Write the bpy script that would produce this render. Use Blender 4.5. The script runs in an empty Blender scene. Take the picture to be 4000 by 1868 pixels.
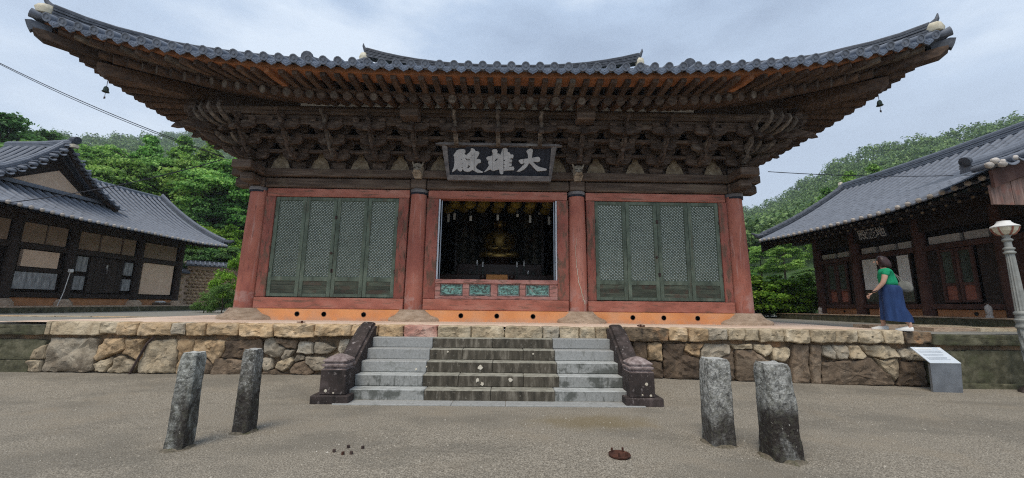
import bpy, bmesh, math, random
import numpy as np
from mathutils import Vector, Matrix, noise
from mathutils.geometry import tessellate_polygon
random.seed(7); rng = np.random.default_rng(7)
R = math.radians
scene = bpy.context.scene
COL = scene.collection

# ------------------------------------------------------------------ camera, sky, sun, exposure
cam_d = bpy.data.cameras.new('camera'); cam = bpy.data.objects.new('camera', cam_d); COL.objects.link(cam)
cam_d.sensor_fit = 'HORIZONTAL'; cam_d.sensor_width = 36.0
cam_d.lens = 1531.84 / 4000 * 36.0
cam_d.clip_start = 0.05; cam_d.clip_end = 3000
cam.location = (0.267, 0.0, 1.525)
_p, _y, _r = 0.167, 0.012, 0.0115
cam.rotation_euler = (Matrix.Rotation(-_y, 3, 'Z') @ Matrix.Rotation(math.pi / 2 + _p, 3, 'X') @ Matrix.Rotation(_r, 3, 'Z')).to_euler()
scene.camera = cam

SUN_EL, SUN_AZ = 62, 205
world = bpy.data.worlds.new('World'); scene.world = world; world.use_nodes = True
wn = world.node_tree; wn.nodes.clear(); wl = wn.links
def wnode(t, **k):
    n = wn.nodes.new(t)
    for a, b in k.items(): setattr(n, a, b)
    return n
wo = wnode('ShaderNodeOutputWorld')
sky = wnode('ShaderNodeTexSky', sky_type='NISHITA', sun_disc=False, sun_elevation=R(SUN_EL), sun_rotation=R(SUN_AZ))
sky.air_density = 1.0; sky.dust_density = 2.5
bg1 = wnode('ShaderNodeBackground'); bg1.inputs[1].default_value = 0.10
wl.new(sky.outputs[0], bg1.inputs[0])
tc = wnode('ShaderNodeTexCoord')
mp = wnode('ShaderNodeMapping'); mp.inputs['Scale'].default_value = (1, 1, 2.6); mp.inputs['Location'].default_value = (0.3, 0.1, 0.2)
wl.new(tc.outputs['Generated'], mp.inputs[0])
n1 = wnode('ShaderNodeTexNoise'); n1.inputs['Scale'].default_value = 1.9; n1.inputs['Detail'].default_value = 7; n1.inputs['Roughness'].default_value = 0.55; n1.inputs['Distortion'].default_value = 0.0
wl.new(mp.outputs[0], n1.inputs['Vector'])
cr = wnode('ShaderNodeValToRGB'); e = cr.color_ramp.elements
e[0].position = 0.35; e[0].color = (0.225, 0.285, 0.385, 1)
e[1].position = 0.63; e[1].color = (0.52, 0.585, 0.665, 1)
m_ = cr.color_ramp.elements.new(0.5); m_.color = (0.325, 0.405, 0.525, 1)
wl.new(n1.outputs[0], cr.inputs[0])
# the cloud layer is brighter towards the horizon, all the way round
sx = wnode('ShaderNodeSeparateXYZ'); wl.new(tc.outputs['Generated'], sx.inputs[0])
mr = wnode('ShaderNodeMapRange'); mr.inputs[1].default_value = 0.0; mr.inputs[2].default_value = 0.62
mr.inputs[3].default_value = 1.0; mr.inputs[4].default_value = 0.0
wl.new(sx.outputs[2], mr.inputs[0])
mxh = wnode('ShaderNodeMix', data_type='RGBA'); mxh.inputs[7].default_value = (0.54, 0.60, 0.675, 1)
mm = wnode('ShaderNodeMath', operation='MULTIPLY'); mm.inputs[1].default_value = 0.75
wl.new(mr.outputs[0], mm.inputs[0]); wl.new(mm.outputs[0], mxh.inputs[0]); wl.new(cr.outputs[0], mxh.inputs[6])
bg2 = wnode('ShaderNodeBackground'); bg2.inputs[1].default_value = 1.0
wl.new(mxh.outputs[2], bg2.inputs[0])
ms = wnode('ShaderNodeMixShader'); ms.inputs[0].default_value = 0.90
wl.new(bg1.outputs[0], ms.inputs[1]); wl.new(bg2.outputs[0], ms.inputs[2]); wl.new(ms.outputs[0], wo.inputs[0])

sd = bpy.data.lights.new('sun', 'SUN'); sd.energy = 1.5; sd.angle = R(28); sd.color = (1.0, 0.90, 0.76)
sun = bpy.data.objects.new('sun', sd); COL.objects.link(sun)
_d = Vector((math.sin(R(SUN_AZ)) * math.cos(R(SUN_EL)), math.cos(R(SUN_AZ)) * math.cos(R(SUN_EL)), math.sin(R(SUN_EL))))
sun.rotation_euler = _d.to_track_quat('Z', 'Y').to_euler(); sun.location = (0, -10, 30)

vs = scene.view_settings; vs.view_transform = 'Standard'; vs.look = 'None'; vs.gamma = 1.0; vs.exposure = 0.80
try: vs.use_curve_mapping = False
except Exception: pass
cy = scene.cycles
cy.use_denoising = False; cy.use_adaptive_sampling = False; cy.sample_clamp_indirect = 2.0
try: cy.denoiser = 'OPENIMAGEDENOISE'
except Exception: pass
cy.filter_width = 1.15
try: cy.denoising_prefilter = 'FAST'
except Exception: pass
cy.max_bounces = 6; cy.diffuse_bounces = 4; cy.glossy_bounces = 3; cy.transmission_bounces = 3; cy.volume_bounces = 0; cy.transparent_max_bounces = 4
cy.caustics_reflective = False; cy.caustics_refractive = False

# ------------------------------------------------------------------ helpers
W = {}
def setw(o, M): W[o.name] = M.copy()
def mk(name, mesh, parent=None, M=None):
    o = bpy.data.objects.new(name, mesh); COL.objects.link(o)
    M = M if M is not None else Matrix.Identity(4)
    if parent is not None:
        o.parent = parent; o.matrix_basis = W[parent.name].inverted() @ M
    else: o.matrix_basis = M
    setw(o, M); return o
def tag(o, label=None, cat=None, group=None, kind=None):
    if label: o['label'] = label
    if cat: o['category'] = cat
    if group: o['group'] = group
    if kind: o['kind'] = kind
    return o
def thing(name, label, cat, loc=(0, 0, 0), rz=0, group=None):
    o = mk(name, None, None, Matrix.Translation(loc) @ Matrix.Rotation(rz, 4, 'Z'))
    o.empty_display_size = 0.3
    return tag(o, label, cat, group)
def copy_thing(o, M, parent=None, label=None):
    """copy a thing with parts and sub-parts; M = world delta placed on the thing"""
    c = o.copy(); COL.objects.link(c)
    if parent is None: c.matrix_basis = M
    else: c.parent = parent
    setw(c, M if parent is None else W[parent.name] @ c.matrix_basis)
    if label: c['label'] = label
    for ch in o.children: copy_thing(ch, None, c)
    return c
class MB:
    def __init__(s): s.v = []; s.f = []; s.mi = []; s.m = 0
    def add(s, vs_, fs_, M=None):
        n = len(s.v)
        s.v += [tuple(M @ Vector(p)) for p in vs_] if M is not None else [tuple(p) for p in vs_]
        s.f += [tuple(i + n for i in f) for f in fs_]; s.mi += [s.m] * len(fs_); return s
    def box(s, x0, x1, y0, y1, z0, z1, M=None):
        v = [(x, y, z) for x in (x0, x1) for y in (y0, y1) for z in (z0, z1)]
        return s.add(v, [(0, 1, 3, 2), (4, 6, 7, 5), (0, 4, 5, 1), (2, 3, 7, 6), (0, 2, 6, 4), (1, 5, 7, 3)], M)
    def cbox(s, x0, x1, y0, y1, z0, z1, b=0.01, M=None):
        X = (x0, x1); Y = (y0, y1); Z = (z0, z1); v = []; idx = {}
        sg = (1, -1)
        for i in (0, 1):
            for j in (0, 1):
                for k in (0, 1):
                    for a in range(3):
                        d = [b * sg[i], b * sg[j], b * sg[k]]; d[a] = 0
                        idx[(i, j, k, a)] = len(v); v.append((X[i] + d[0], Y[j] + d[1], Z[k] + d[2]))
        f = []
        for a in range(3):
            o1, o2 = [q for q in range(3) if q != a]
            for sd_ in (0, 1):
                q = []
                for (p1, p2) in ((0, 0), (1, 0), (1, 1), (0, 1)):
                    c = [0, 0, 0]; c[a] = sd_; c[o1] = p1; c[o2] = p2; q.append(idx[(c[0], c[1], c[2], a)])
                f.append(tuple(q))
            # edges along axis a
            for p1 in (0, 1):
                for p2 in (0, 1):
                    q = []
                    for sd_ in (0, 1):
                        c = [0, 0, 0]; c[a] = sd_; c[o1] = p1; c[o2] = p2
                        w = [idx[(c[0], c[1], c[2], o1)], idx[(c[0], c[1], c[2], o2)]]
                        q += w if sd_ == 0 else w[::-1]
                    f.append(tuple(q))
        for i in (0, 1):
            for j in (0, 1):
                for k in (0, 1): f.append(tuple(idx[(i, j, k, a)] for a in range(3)))
        return s.add(v, f, M)
    def tube(s, p0, p1, r0, r1=None, n=8, caps=True):
        r1 = r0 if r1 is None else r1
        p0, p1 = Vector(p0), Vector(p1); d = (p1 - p0).normalized()
        u = d.orthogonal().normalized(); w = d.cross(u)
        v = []
        for p, r in ((p0, r0), (p1, r1)):
            for i in range(n):
                a = 2 * math.pi * i / n; v.append(p + u * (r * math.cos(a)) + w * (r * math.sin(a)))
        f = [(i, (i + 1) % n, n + (i + 1) % n, n + i) for i in range(n)]
        if caps: f += [tuple(range(n))[::-1], tuple(range(n, 2 * n))]
        return s.add(v, f)
    def path(s, pts, r, n=6, caps=True):
        pts = [Vector(p) for p in pts]; rs = r if isinstance(r, (list, tuple)) else [r] * len(pts)
        v = []; ref = None
        for i, p in enumerate(pts):
            d = (pts[min(i + 1, len(pts) - 1)] - pts[max(i - 1, 0)]).normalized()
            u = d.orthogonal().normalized() if ref is None else (ref - d * ref.dot(d)).normalized(); ref = u; w = d.cross(u)
            for k in range(n):
                a = 2 * math.pi * k / n; v.append(p + u * (rs[i] * math.cos(a)) + w * (rs[i] * math.sin(a)))
        f = []
        for i in range(len(pts) - 1):
            for k in range(n): f.append((i * n + k, i * n + (k + 1) % n, (i + 1) * n + (k + 1) % n, (i + 1) * n + k))
        if caps: f += [tuple(range(n))[::-1], tuple(range((len(pts) - 1) * n, len(pts) * n))]
        return s.add(v, f)
    def lathe(s, prof, n=16, M=None, sq=(1, 1), jit=0, seed=0):
        v = []; f = []; m = len(prof)
        for j, (r, z) in enumerate(prof):
            for i in range(n):
                a = 2 * math.pi * i / n
                k = 1 + (jit * noise.noise(Vector((math.cos(a) * 1.3 + seed, math.sin(a) * 1.3, j * .25))) if jit else 0)
                v.append((r * k * math.cos(a) * sq[0], r * k * math.sin(a) * sq[1], z))
        for j in range(m - 1):
            for i in range(n): f.append((j * n + i, j * n + (i + 1) % n, (j + 1) * n + (i + 1) % n, (j + 1) * n + i))
        f += [tuple(range(n))[::-1], tuple(range((m - 1) * n, m * n))]
        return s.add(v, f, M)
    def prism(s, loops, T, d0, d1):
        """loops: outer + holes of 2d points; T(a,b,d) -> world point; extruded d0..d1"""
        if not isinstance(loops[0][0], (tuple, list)): loops = [loops]
        tris = tessellate_polygon([[Vector((p[0], p[1], 0)) for p in l] for l in loops])
        flat = [p for l in loops for p in l]; n = len(flat)
        v = [T(p[0], p[1], d0) for p in flat] + [T(p[0], p[1], d1) for p in flat]
        f = [tuple(t) for t in tris] + [tuple(i + n for i in t[::-1]) for t in tris]
        b = 0
        for l in loops:
            m = len(l)
            for i in range(m): f.append((b + i, b + (i + 1) % m, n + b + (i + 1) % m, n + b + i))
            b += m
        return s.add(v, f)
    def ring(s, rings, close=True, cap=True):
        """loft a list of equal-length rings"""
        m = len(rings[0]); v = [p for r_ in rings for p in r_]; f = []
        for j in range(len(rings) - 1):
            for i in range(m if close else m - 1): f.append((j * m + i, j * m + (i + 1) % m, (j + 1) * m + (i + 1) % m, (j + 1) * m + i))
        if cap and close: f += [tuple(range(m))[::-1], tuple(range((len(rings) - 1) * m, len(rings) * m))]
        return s.add(v, f)
    def mesh(s, name, mat, smooth=False):
        me = bpy.data.meshes.new(name); me.from_pydata(s.v, [], s.f)
        bm = bmesh.new(); bm.from_mesh(me); bmesh.ops.recalc_face_normals(bm, faces=bm.faces); bm.to_mesh(me); bm.free()
        for m in (mat if isinstance(mat, list) else [mat]): me.materials.append(m)
        if any(s.mi): me.polygons.foreach_set('material_index', s.mi)
        if smooth:
            me.polygons.foreach_set('use_smooth', [True] * len(me.polygons))
            if smooth != 'all':
                try: me.set_sharp_from_angle(angle=R(smooth if smooth is not True else 40))
                except Exception: pass
        me.update(); return me
    def build(s, name, mat, parent=None, smooth=False, org=None):
        a = np.array(s.v, float)
        c = (a.min(0) + a.max(0)) / 2 if org is None else np.array(org, float)
        if org is None: c[2] = a[:, 2].min()
        s.v = [tuple(p) for p in (a - c)]
        return mk(name, s.mesh(name, mat, smooth), parent, Matrix.Translation(c))
def npmesh(name, verts, quads, mat, smooth=False):
    me = bpy.data.meshes.new(name); nv, nq = len(verts), len(quads)
    me.vertices.add(nv); me.vertices.foreach_set('co', verts.astype(np.float32).ravel())
    k = quads.shape[1]
    me.loops.add(nq * k); me.loops.foreach_set('vertex_index', quads.astype(np.int32).ravel())
    me.polygons.add(nq); me.polygons.foreach_set('loop_start', np.arange(0, nq * k, k, dtype=np.int32))
    try: me.polygons.foreach_set('loop_total', np.full(nq, k, dtype=np.int32))
    except Exception: pass
    if smooth: me.polygons.foreach_set('use_smooth', np.ones(nq, bool))
    me.materials.append(mat); me.update(calc_edges=True); me.validate(); return me

# ------------------------------------------------------------------ materials
def mat(name, stops, scale=4, stretch=(1, 1, 1), detail=6, rough=.8, bump=.3, bscale=None, bdist=.01, rnd=.15, layers=(), metal=0, spec=.3, coat=0, hue=0, randramp=None, dist=0.0):
    m = bpy.data.materials.new(name); m.use_nodes = True; nt = m.node_tree; L = nt.links
    N = lambda t, **k: (lambda n: ([setattr(n, a, b) for a, b in k.items()], n)[1])(nt.nodes.new(t))
    bs = nt.nodes['Principled BSDF']; bs.inputs['Roughness'].default_value = rough; bs.inputs['Metallic'].default_value = metal
    bs.inputs['Specular IOR Level'].default_value = spec
    geo = N('ShaderNodeNewGeometry'); oi = N('ShaderNodeObjectInfo')
    off = N('ShaderNodeVectorMath', operation='SCALE'); cmb = N('ShaderNodeCombineXYZ')
    L.new(oi.outputs['Random'], cmb.inputs[0]); L.new(oi.outputs['Random'], cmb.inputs[1]); L.new(cmb.outputs[0], off.inputs[0]); off.inputs['Scale'].default_value = 13.0
    addv = N('ShaderNodeVectorMath', operation='ADD'); L.new(geo.outputs['Position'], addv.inputs[0]); L.new(off.outputs[0], addv.inputs[1])
    def nz(sc, st, det=6, ds=0.0):
        mp_ = N('ShaderNodeMapping'); mp_.inputs['Scale'].default_value = st; L.new(addv.outputs[0], mp_.inputs[0])
        n = N('ShaderNodeTexNoise'); n.inputs['Scale'].default_value = sc; n.inputs['Detail'].default_value = det; n.inputs['Roughness'].default_value = .6; n.inputs['Distortion'].default_value = ds
        L.new(mp_.outputs[0], n.inputs['Vector']); return n.outputs[0]
    base = nz(scale, stretch, detail, dist)
    rp = N('ShaderNodeValToRGB')
    el = rp.color_ramp.elements
    for i, (p, c) in enumerate(stops):
        q = el[i] if i < 2 else el.new(p)
        q.position = p; q.color = (*c, 1)
    L.new(base, rp.inputs[0]); col = rp.outputs[0]
    if randramp:
        rr = N('ShaderNodeValToRGB'); rr.color_ramp.interpolation = 'LINEAR'; el = rr.color_ramp.elements
        for i, c in enumerate(randramp):
            q = el[i] if i < 2 else el.new(.5)
            q.position = i / (len(randramp) - 1); q.color = (*c, 1)
        L.new(oi.outputs['Random'], rr.inputs[0])
        mx = N('ShaderNodeMix', data_type='RGBA', blend_type='MULTIPLY'); mx.inputs[0].default_value = 1
        L.new(col, mx.inputs[6]); L.new(rr.outputs[0], mx.inputs[7]); col = mx.outputs[2]
    for ly in layers:
        sc, st, lo, hi, c, amt = ly[:6]
        n = nz(sc, st, 7, .2)
        mr_ = N('ShaderNodeMapRange', interpolation_type='SMOOTHSTEP'); mr_.inputs[1].default_value = lo; mr_.inputs[2].default_value = hi; mr_.inputs[4].default_value = amt
        L.new(n, mr_.inputs[0]); fac = mr_.outputs[0]
        if len(ly) > 6 and ly[6]:   # dirt belt by height: (z at full, z at none)
            sp = N('ShaderNodeSeparateXYZ'); L.new(geo.outputs['Position'], sp.inputs[0])
            m2 = N('ShaderNodeMapRange', interpolation_type='SMOOTHSTEP'); m2.inputs[1].default_value = ly[6][0]; m2.inputs[2].default_value = ly[6][1]; m2.inputs[3].default_value = 1; m2.inputs[4].default_value = 0
            L.new(sp.outputs[2], m2.inputs[0]); mu = N('ShaderNodeMath', operation='MULTIPLY'); L.new(fac, mu.inputs[0]); L.new(m2.outputs[0], mu.inputs[1]); fac = mu.outputs[0]
        mx = N('ShaderNodeMix', data_type='RGBA'); L.new(fac, mx.inputs[0]); L.new(col, mx.inputs[6]); mx.inputs[7].default_value = (*c, 1); col = mx.outputs[2]
    if rnd:
        hs = N('ShaderNodeHueSaturation'); mr2 = N('ShaderNodeMapRange'); mr2.inputs[3].default_value = 1 - rnd; mr2.inputs[4].default_value = 1 + rnd
        wn_ = N('ShaderNodeTexWhiteNoise', noise_dimensions='1D'); L.new(oi.outputs['Random'], wn_.inputs['W'])
        L.new(wn_.outputs['Value'], mr2.inputs[0]); L.new(mr2.outputs[0], hs.inputs['Value']); L.new(col, hs.inputs['Color']); col = hs.outputs[0]
        if hue:
            mr3 = N('ShaderNodeMapRange'); mr3.inputs[3].default_value = .5 - hue; mr3.inputs[4].default_value = .5 + hue
            L.new(oi.outputs['Random'], mr3.inputs[0]); L.new(mr3.outputs[0], hs.inputs['Hue'])
    L.new(col, bs.inputs['Base Color'])
    if bump:
        b = N('ShaderNodeBump'); b.inputs['Strength'].default_value = bump; b.inputs['Distance'].default_value = bdist
        L.new(nz(bscale or scale * 3, stretch, 8), b.inputs['Height']); L.new(b.outputs[0], bs.inputs['Normal'])
    if coat: bs.inputs['Coat Weight'].default_value = coat
    return m
def leafmat(name, c1, c2, c3, hue=.015, tr=.35):
    m = bpy.data.materials.new(name); m.use_nodes = True; nt = m.node_tree; L = nt.links; N = nt.nodes.new
    bs = nt.nodes['Principled BSDF']; bs.inputs['Roughness'].default_value = .55; bs.inputs['Specular IOR Level'].default_value = .25
    geo = N('ShaderNodeNewGeometry'); n = N('ShaderNodeTexNoise'); n.inputs['Scale'].default_value = .35; n.inputs['Detail'].default_value = 3
    L.new(geo.outputs['Position'], n.inputs['Vector'])
    ad = N('ShaderNodeMath'); ad.operation = 'ADD'; sb = N('ShaderNodeMath'); sb.operation = 'MULTIPLY_ADD'; sb.inputs[1].default_value = .45; sb.inputs[2].default_value = -.22
    L.new(geo.outputs['Random Per Island'], sb.inputs[0]); L.new(n.outputs[0], ad.inputs[0]); L.new(sb.outputs[0], ad.inputs[1])
    rp = N('ShaderNodeValToRGB'); el = rp.color_ramp.elements
    el[0].position = .3; el[0].color = (*c1, 1); el[1].position = .72; el[1].color = (*c3, 1); q = el.new(.5); q.color = (*c2, 1)
    L.new(ad.outputs[0], rp.inputs[0])
    hs = N('ShaderNodeHueSaturation'); oi = N('ShaderNodeObjectInfo'); mr3 = N('ShaderNodeMapRange'); mr3.inputs[3].default_value = .5 - hue; mr3.inputs[4].default_value = .5 + hue
    L.new(oi.outputs['Random'], mr3.inputs[0]); L.new(mr3.outputs[0], hs.inputs['Hue']); L.new(rp.outputs[0], hs.inputs['Color']); L.new(hs.outputs[0], bs.inputs['Base Color'])
    if tr:
        t = N('ShaderNodeBsdfTranslucent'); L.new(hs.outputs[0], t.inputs[0]); mx = N('ShaderNodeMixShader'); mx.inputs[0].default_value = tr
        L.new(bs.outputs[0], mx.inputs[1]); L.new(t.outputs[0], mx.inputs[2]); L.new(mx.outputs[0], nt.nodes['Material Output'].inputs[0])
    return m
D = (0.02, 0.018, 0.016)
M = {}
M['wood'] = mat('weathered_wood', [(.3, (.028, .019, .014)), (.52, (.072, .050, .037)), (.74, (.155, .118, .090))], 5, (1, 1, 4), bump=.5, bscale=18, rnd=.25,
                layers=[(2.6, (1, 1, 1), .60, .74, (.19, .17, .145), .5), (9, (1, 1, 2), .6, .7, D, .5)])
M['wood_beam'] = mat('weathered_beam', [(.3, (.042, .028, .020)), (.52, (.095, .066, .048)), (.74, (.18, .135, .103))], 4, (.25, 1, 3), bump=.6, bscale=14, rnd=.12,
                     layers=[(7, (.15, 1, 5), .62, .68, D, .8), (1.6, (1, 1, 1), .55, .7, (.14, .11, .075), .5), (14, (1, 1, 1), .6, .72, (.20, .175, .13), .35)])
M['wood_log'] = mat('rafter_wood', [(.3, (.036, .024, .018)), (.55, (.082, .052, .035)), (.78, (.155, .10, .066))], 6, (2, .5, 2), bump=.4, bscale=20, rnd=.3,
                    layers=[(3, (1, 1, 1), .6, .75, (.13, .115, .10), .4), (2.3, (1, 1, 1), .66, .8, (.24, .10, .05), .6)])
M['wood_pale'] = mat('bleached_wood', [(.3, (.06, .048, .038)), (.6, (.15, .125, .10)), (.8, (.30, .26, .21))], 10, (1, 1, 1), bump=.5, rnd=.25,
                     layers=[(12, (1, 1, 1), .5, .62, (.06, .045, .035), .8)])
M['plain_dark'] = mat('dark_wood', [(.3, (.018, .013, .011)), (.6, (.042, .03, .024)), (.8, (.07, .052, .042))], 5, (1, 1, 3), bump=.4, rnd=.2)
M['red'] = mat('faded_red_paint', [(.28, (.26, .088, .060)), (.5, (.41, .145, .100)), (.75, (.50, .22, .165))], 1.6, (1, 1, .45), bump=.35, bscale=20, rnd=.06, rough=.75,
               layers=[(7, (1.5, 1.5, .12), .54, .68, (.48, .29, .25), .6), (9, (2, 2, .3), .60, .70, (.12, .05, .04), .6), (1.3, (1, 1, .8), .48, .66, (.27, .085, .07), .55), (3, (1, 1, 1), .46, .6, (.47, .31, .275), .7, (1.4, 2.3)), (30, (2, 2, .15), .62, .68, (.09, .035, .03), .6)])
M['red_wood'] = mat('worn_red_wood', [(.3, (.24, .085, .060)), (.5, (.38, .138, .098)), (.75, (.46, .22, .165))], 3, (.5, 1, 1), bump=.45, bscale=16, rnd=.1,
                    layers=[(5, (.4, 1, 3), .54, .66, (.13, .085, .06), .75), (10, (.3, 1, 5), .64, .7, (.05, .025, .02), .7)])
M['jamb'] = mat('worn_red_jamb', [(.3, (.19, .065, .05)), (.5, (.29, .095, .07)), (.75, (.33, .15, .11))], 3, (1, 1, .5), bump=.5, bscale=16, rnd=.1,
                layers=[(4, (2, 1, .7), .47, .62, (.12, .08, .055), .85), (11, (3, 1, .5), .6, .68, (.03, .02, .018), .8)])
M['pink_wood'] = mat('pink_worn_wood', [(.3, (.30, .13, .11)), (.5, (.42, .20, .17)), (.75, (.50, .32, .27))], 4, (.6, 1, 1), bump=.5, rnd=.05,
                     layers=[(8, (.5, 1, 2.5), .52, .62, (.16, .09, .07), .8)])
M['green'] = mat('dull_green_paint', [(.3, (.055, .072, .055)), (.55, (.115, .148, .112)), (.8, (.19, .22, .17))], 5, (1, 1, .5), bump=.4, bscale=20, rnd=.12,
                 layers=[(4, (2, 1, .3), .55, .7, (.10, .085, .06), .6)])
M['green_panel'] = mat('dull_green_panel', [(.3, (.030, .036, .028)), (.55, (.07, .085, .062)), (.8, (.13, .14, .10))], 5, (.4, 1, 2), bump=.5, bscale=20, rnd=.3,
                       layers=[(7, (.2, 1, 6), .55, .66, (.20, .19, .15), .5), (3, (1, 1, 1), .5, .65, (.075, .048, .035), .7)])
M['lattice'] = mat('green_lattice', [(.3, (.07, .095, .075)), (.7, (.13, .165, .13))], 6, rough=.8, bump=0, rnd=.15)
M['paper'] = mat('lattice_paper', [(.3, (.62, .67, .61)), (.7, (.78, .82, .76))], 1.5, bump=0, rnd=.1)
M['teal'] = mat('turquoise_panel', [(.35, (.09, .14, .12)), (.5, (.13, .29, .255)), (.7, (.26, .46, .41))], 6, (1, 1, 2), bump=.4, rnd=.12,
                layers=[(16, (1, 1, 1.6), .48, .56, (.045, .04, .035), .8), (9, (1, 1, 1), .6, .68, (.36, .30, .26), .7)])
M['orange'] = mat('orange_plaster', [(.3, (.64, .25, .095)), (.6, (.78, .34, .135)), (.8, (.80, .40, .2))], 1.4, bump=.25, bscale=25, bdist=.004, rnd=.03,
                  layers=[(3, (1, 1, 3), .55, .7, (.60, .27, .17), .5), (6, (1, 1, .4), .35, .6, (.50, .30, .20), .7, (1.11, 1.22)), (1.6, (1, 1, 1), .45, .65, (.66, .36, .21), .6), (22, (1, 1, .5), .64, .72, (.40, .20, .12), .6)])
M['orange_board'] = mat('orange_eave_board', [(.3, (.20, .085, .038)), (.6, (.37, .155, .066)), (.8, (.44, .215, .105))], 3, bump=.3, rnd=.1,
                        layers=[(2, (1, 1, 1), .5, .66, (.20, .11, .07), .8)])
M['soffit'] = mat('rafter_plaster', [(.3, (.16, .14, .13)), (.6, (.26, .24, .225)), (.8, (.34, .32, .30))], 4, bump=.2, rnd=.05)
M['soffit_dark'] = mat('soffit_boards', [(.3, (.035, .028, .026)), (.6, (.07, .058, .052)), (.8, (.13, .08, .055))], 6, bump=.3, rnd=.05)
M['niche'] = mat('painted_niche_plaster', [(.3, (.10, .075, .05)), (.5, (.20, .155, .10)), (.75, (.32, .26, .18))], 7, bump=.2, rnd=.12,
                 layers=[(9, (1, 1, 1), .57, .64, (.38, .33, .25), .5), (6, (1, 1, 1), .58, .66, (.12, .07, .05), .7)])
M['tile'] = mat('roof_tile', [(.3, (.125, .14, .172)), (.55, (.155, .175, .212)), (.8, (.20, .22, .26))], 5, bump=.25, bscale=30, rnd=.07, rough=.6,
                layers=[(3, (1, 1, 1), .60, .78, (.18, .175, .14), .3)])
M['tile_dark'] = mat('dark_roof_tile', [(.3, (.035, .042, .055)), (.6, (.085, .097, .12)), (.8, (.15, .165, .19))], 9, bump=.5, rnd=.2, rough=.65)
M['tile_end'] = mat('moulded_end_tile', [(.3, (.10, .12, .16)), (.55, (.165, .20, .265)), (.8, (.24, .28, .35))], 5, bump=.3, bscale=40, rnd=.14, rough=.6)
M['mortar'] = mat('lime_mortar', [(.3, (.42, .38, .28)), (.7, (.68, .64, .52))], 8, bump=.4, rnd=.1)
M['ridge_cap'] = mat('white_eave_cap', [(.3, (.34, .31, .28)), (.7, (.62, .58, .54))], 8, bump=.3, rnd=.2, layers=[(8, (1, 1, 1), .55, .68, (.2, .19, .18), .6)])
M['verdigris'] = mat('green_copper', [(.3, (.045, .06, .055)), (.7, (.10, .125, .115))], 9, bump=.3, rnd=.1)
# stone kinds of the terrace wall
def stone(name, a, b, c, stain=.5, low=.6, **k):
    return mat(name, [(.28, a), (.5, b), (.74, c)], 2.6, bump=1, bscale=7, bdist=.05, rnd=.16, rough=.92, dist=.6,
               layers=[(5, (1, 1, 1), .56, .68, (.07, .055, .04), stain), (2.4, (1, 1, .5), .42, .6, (.095, .07, .048), low, (.25, .85)),
                       (26, (1, 1, 1), .58, .7, tuple(x * 1.35 for x in c), .35)], **k)
M['s'] = stone('sandstone', (.27, .205, .13), (.45, .368, .25), (.61, .525, .39))
M['o'] = stone('orange_sandstone', (.29, .185, .10), (.47, .335, .195), (.60, .47, .32))
M['g'] = stone('grey_fieldstone', (.20, .165, .12), (.36, .31, .235), (.50, .455, .37), .4)
M['b'] = stone('brown_fieldstone', (.095, .068, .045), (.205, .15, .103), (.33, .265, .195), .6)
M['d'] = stone('dark_stained_stone', (.045, .032, .024), (.12, .085, .058), (.24, .17, .11), .6)
M['r'] = stone('reddish_stone', (.28, .11, .08), (.46, .24, .19), (.52, .36, .29))
M['k'] = stone('blackened_stone', (.05, .04, .03), (.17, .125, .08), (.36, .20, .10), .9)
M['m'] = mat('mossy_dressed_stone', [(.3, (.035, .034, .02)), (.5, (.085, .082, .05)), (.75, (.19, .175, .12))], 6, bump=.6, bscale=14, bdist=.02, rnd=.12, rough=.92,
             layers=[(3, (1, 1, 1), .5, .66, (.055, .065, .028), .6), (5, (1, 1, .3), .62, .7, (.30, .27, .2), .5)])
M['granite_pale'] = mat('pale_granite', [(.3, (.25, .256, .25)), (.6, (.335, .34, .33)), (.8, (.42, .42, .405))], 30, bump=.3, bscale=60, bdist=.004, rnd=.06, rough=.75,
                        layers=[(4, (1, 1, 2.5), .56, .72, (.17, .175, .155), .6), (14, (1, 1, .3), .56, .68, (.14, .145, .125), .45)])
M['granite_half'] = mat('stained_pale_granite', [(.3, (.22, .225, .215)), (.6, (.32, .325, .31)), (.8, (.44, .44, .42))], 30, bump=.3, bscale=60, bdist=.004, rnd=.08, rough=.8,
                        layers=[(3.2, (1, 1, 1.2), .50, .62, (.075, .08, .07), .85), (16, (1.2, 1, .25), .54, .64, (.09, .095, .085), .75)])
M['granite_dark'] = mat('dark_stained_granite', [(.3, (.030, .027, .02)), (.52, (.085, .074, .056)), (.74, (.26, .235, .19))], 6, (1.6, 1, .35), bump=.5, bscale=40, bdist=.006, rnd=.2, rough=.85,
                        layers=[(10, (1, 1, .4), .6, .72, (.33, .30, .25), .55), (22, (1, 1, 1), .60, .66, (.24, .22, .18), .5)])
M['spot'] = mat('lichen_spot', [(.3, (.50, .44, .33)), (.7, (.68, .64, .55))], 20, bump=.3, rnd=.1)
M['newel'] = mat('blackened_newel_stone', [(.3, (.016, .013, .012)), (.55, (.05, .038, .035)), (.8, (.14, .11, .105))], 5, (1, 1, .6), bump=.6, bscale=35, bdist=.006, rnd=.06, rough=.8,
                 layers=[(11, (1, 1, .6), .6, .7, (.36, .32, .31), .55), (30, (1, 1, 1), .62, .68, (.26, .22, .21), .5)])
M['newel_top'] = mat('lichen_newel_cap', [(.3, (.10, .07, .065)), (.55, (.26, .21, .20)), (.8, (.48, .42, .40))], 12, bump=.6, bscale=40, bdist=.006, rnd=.06, rough=.85)
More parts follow.
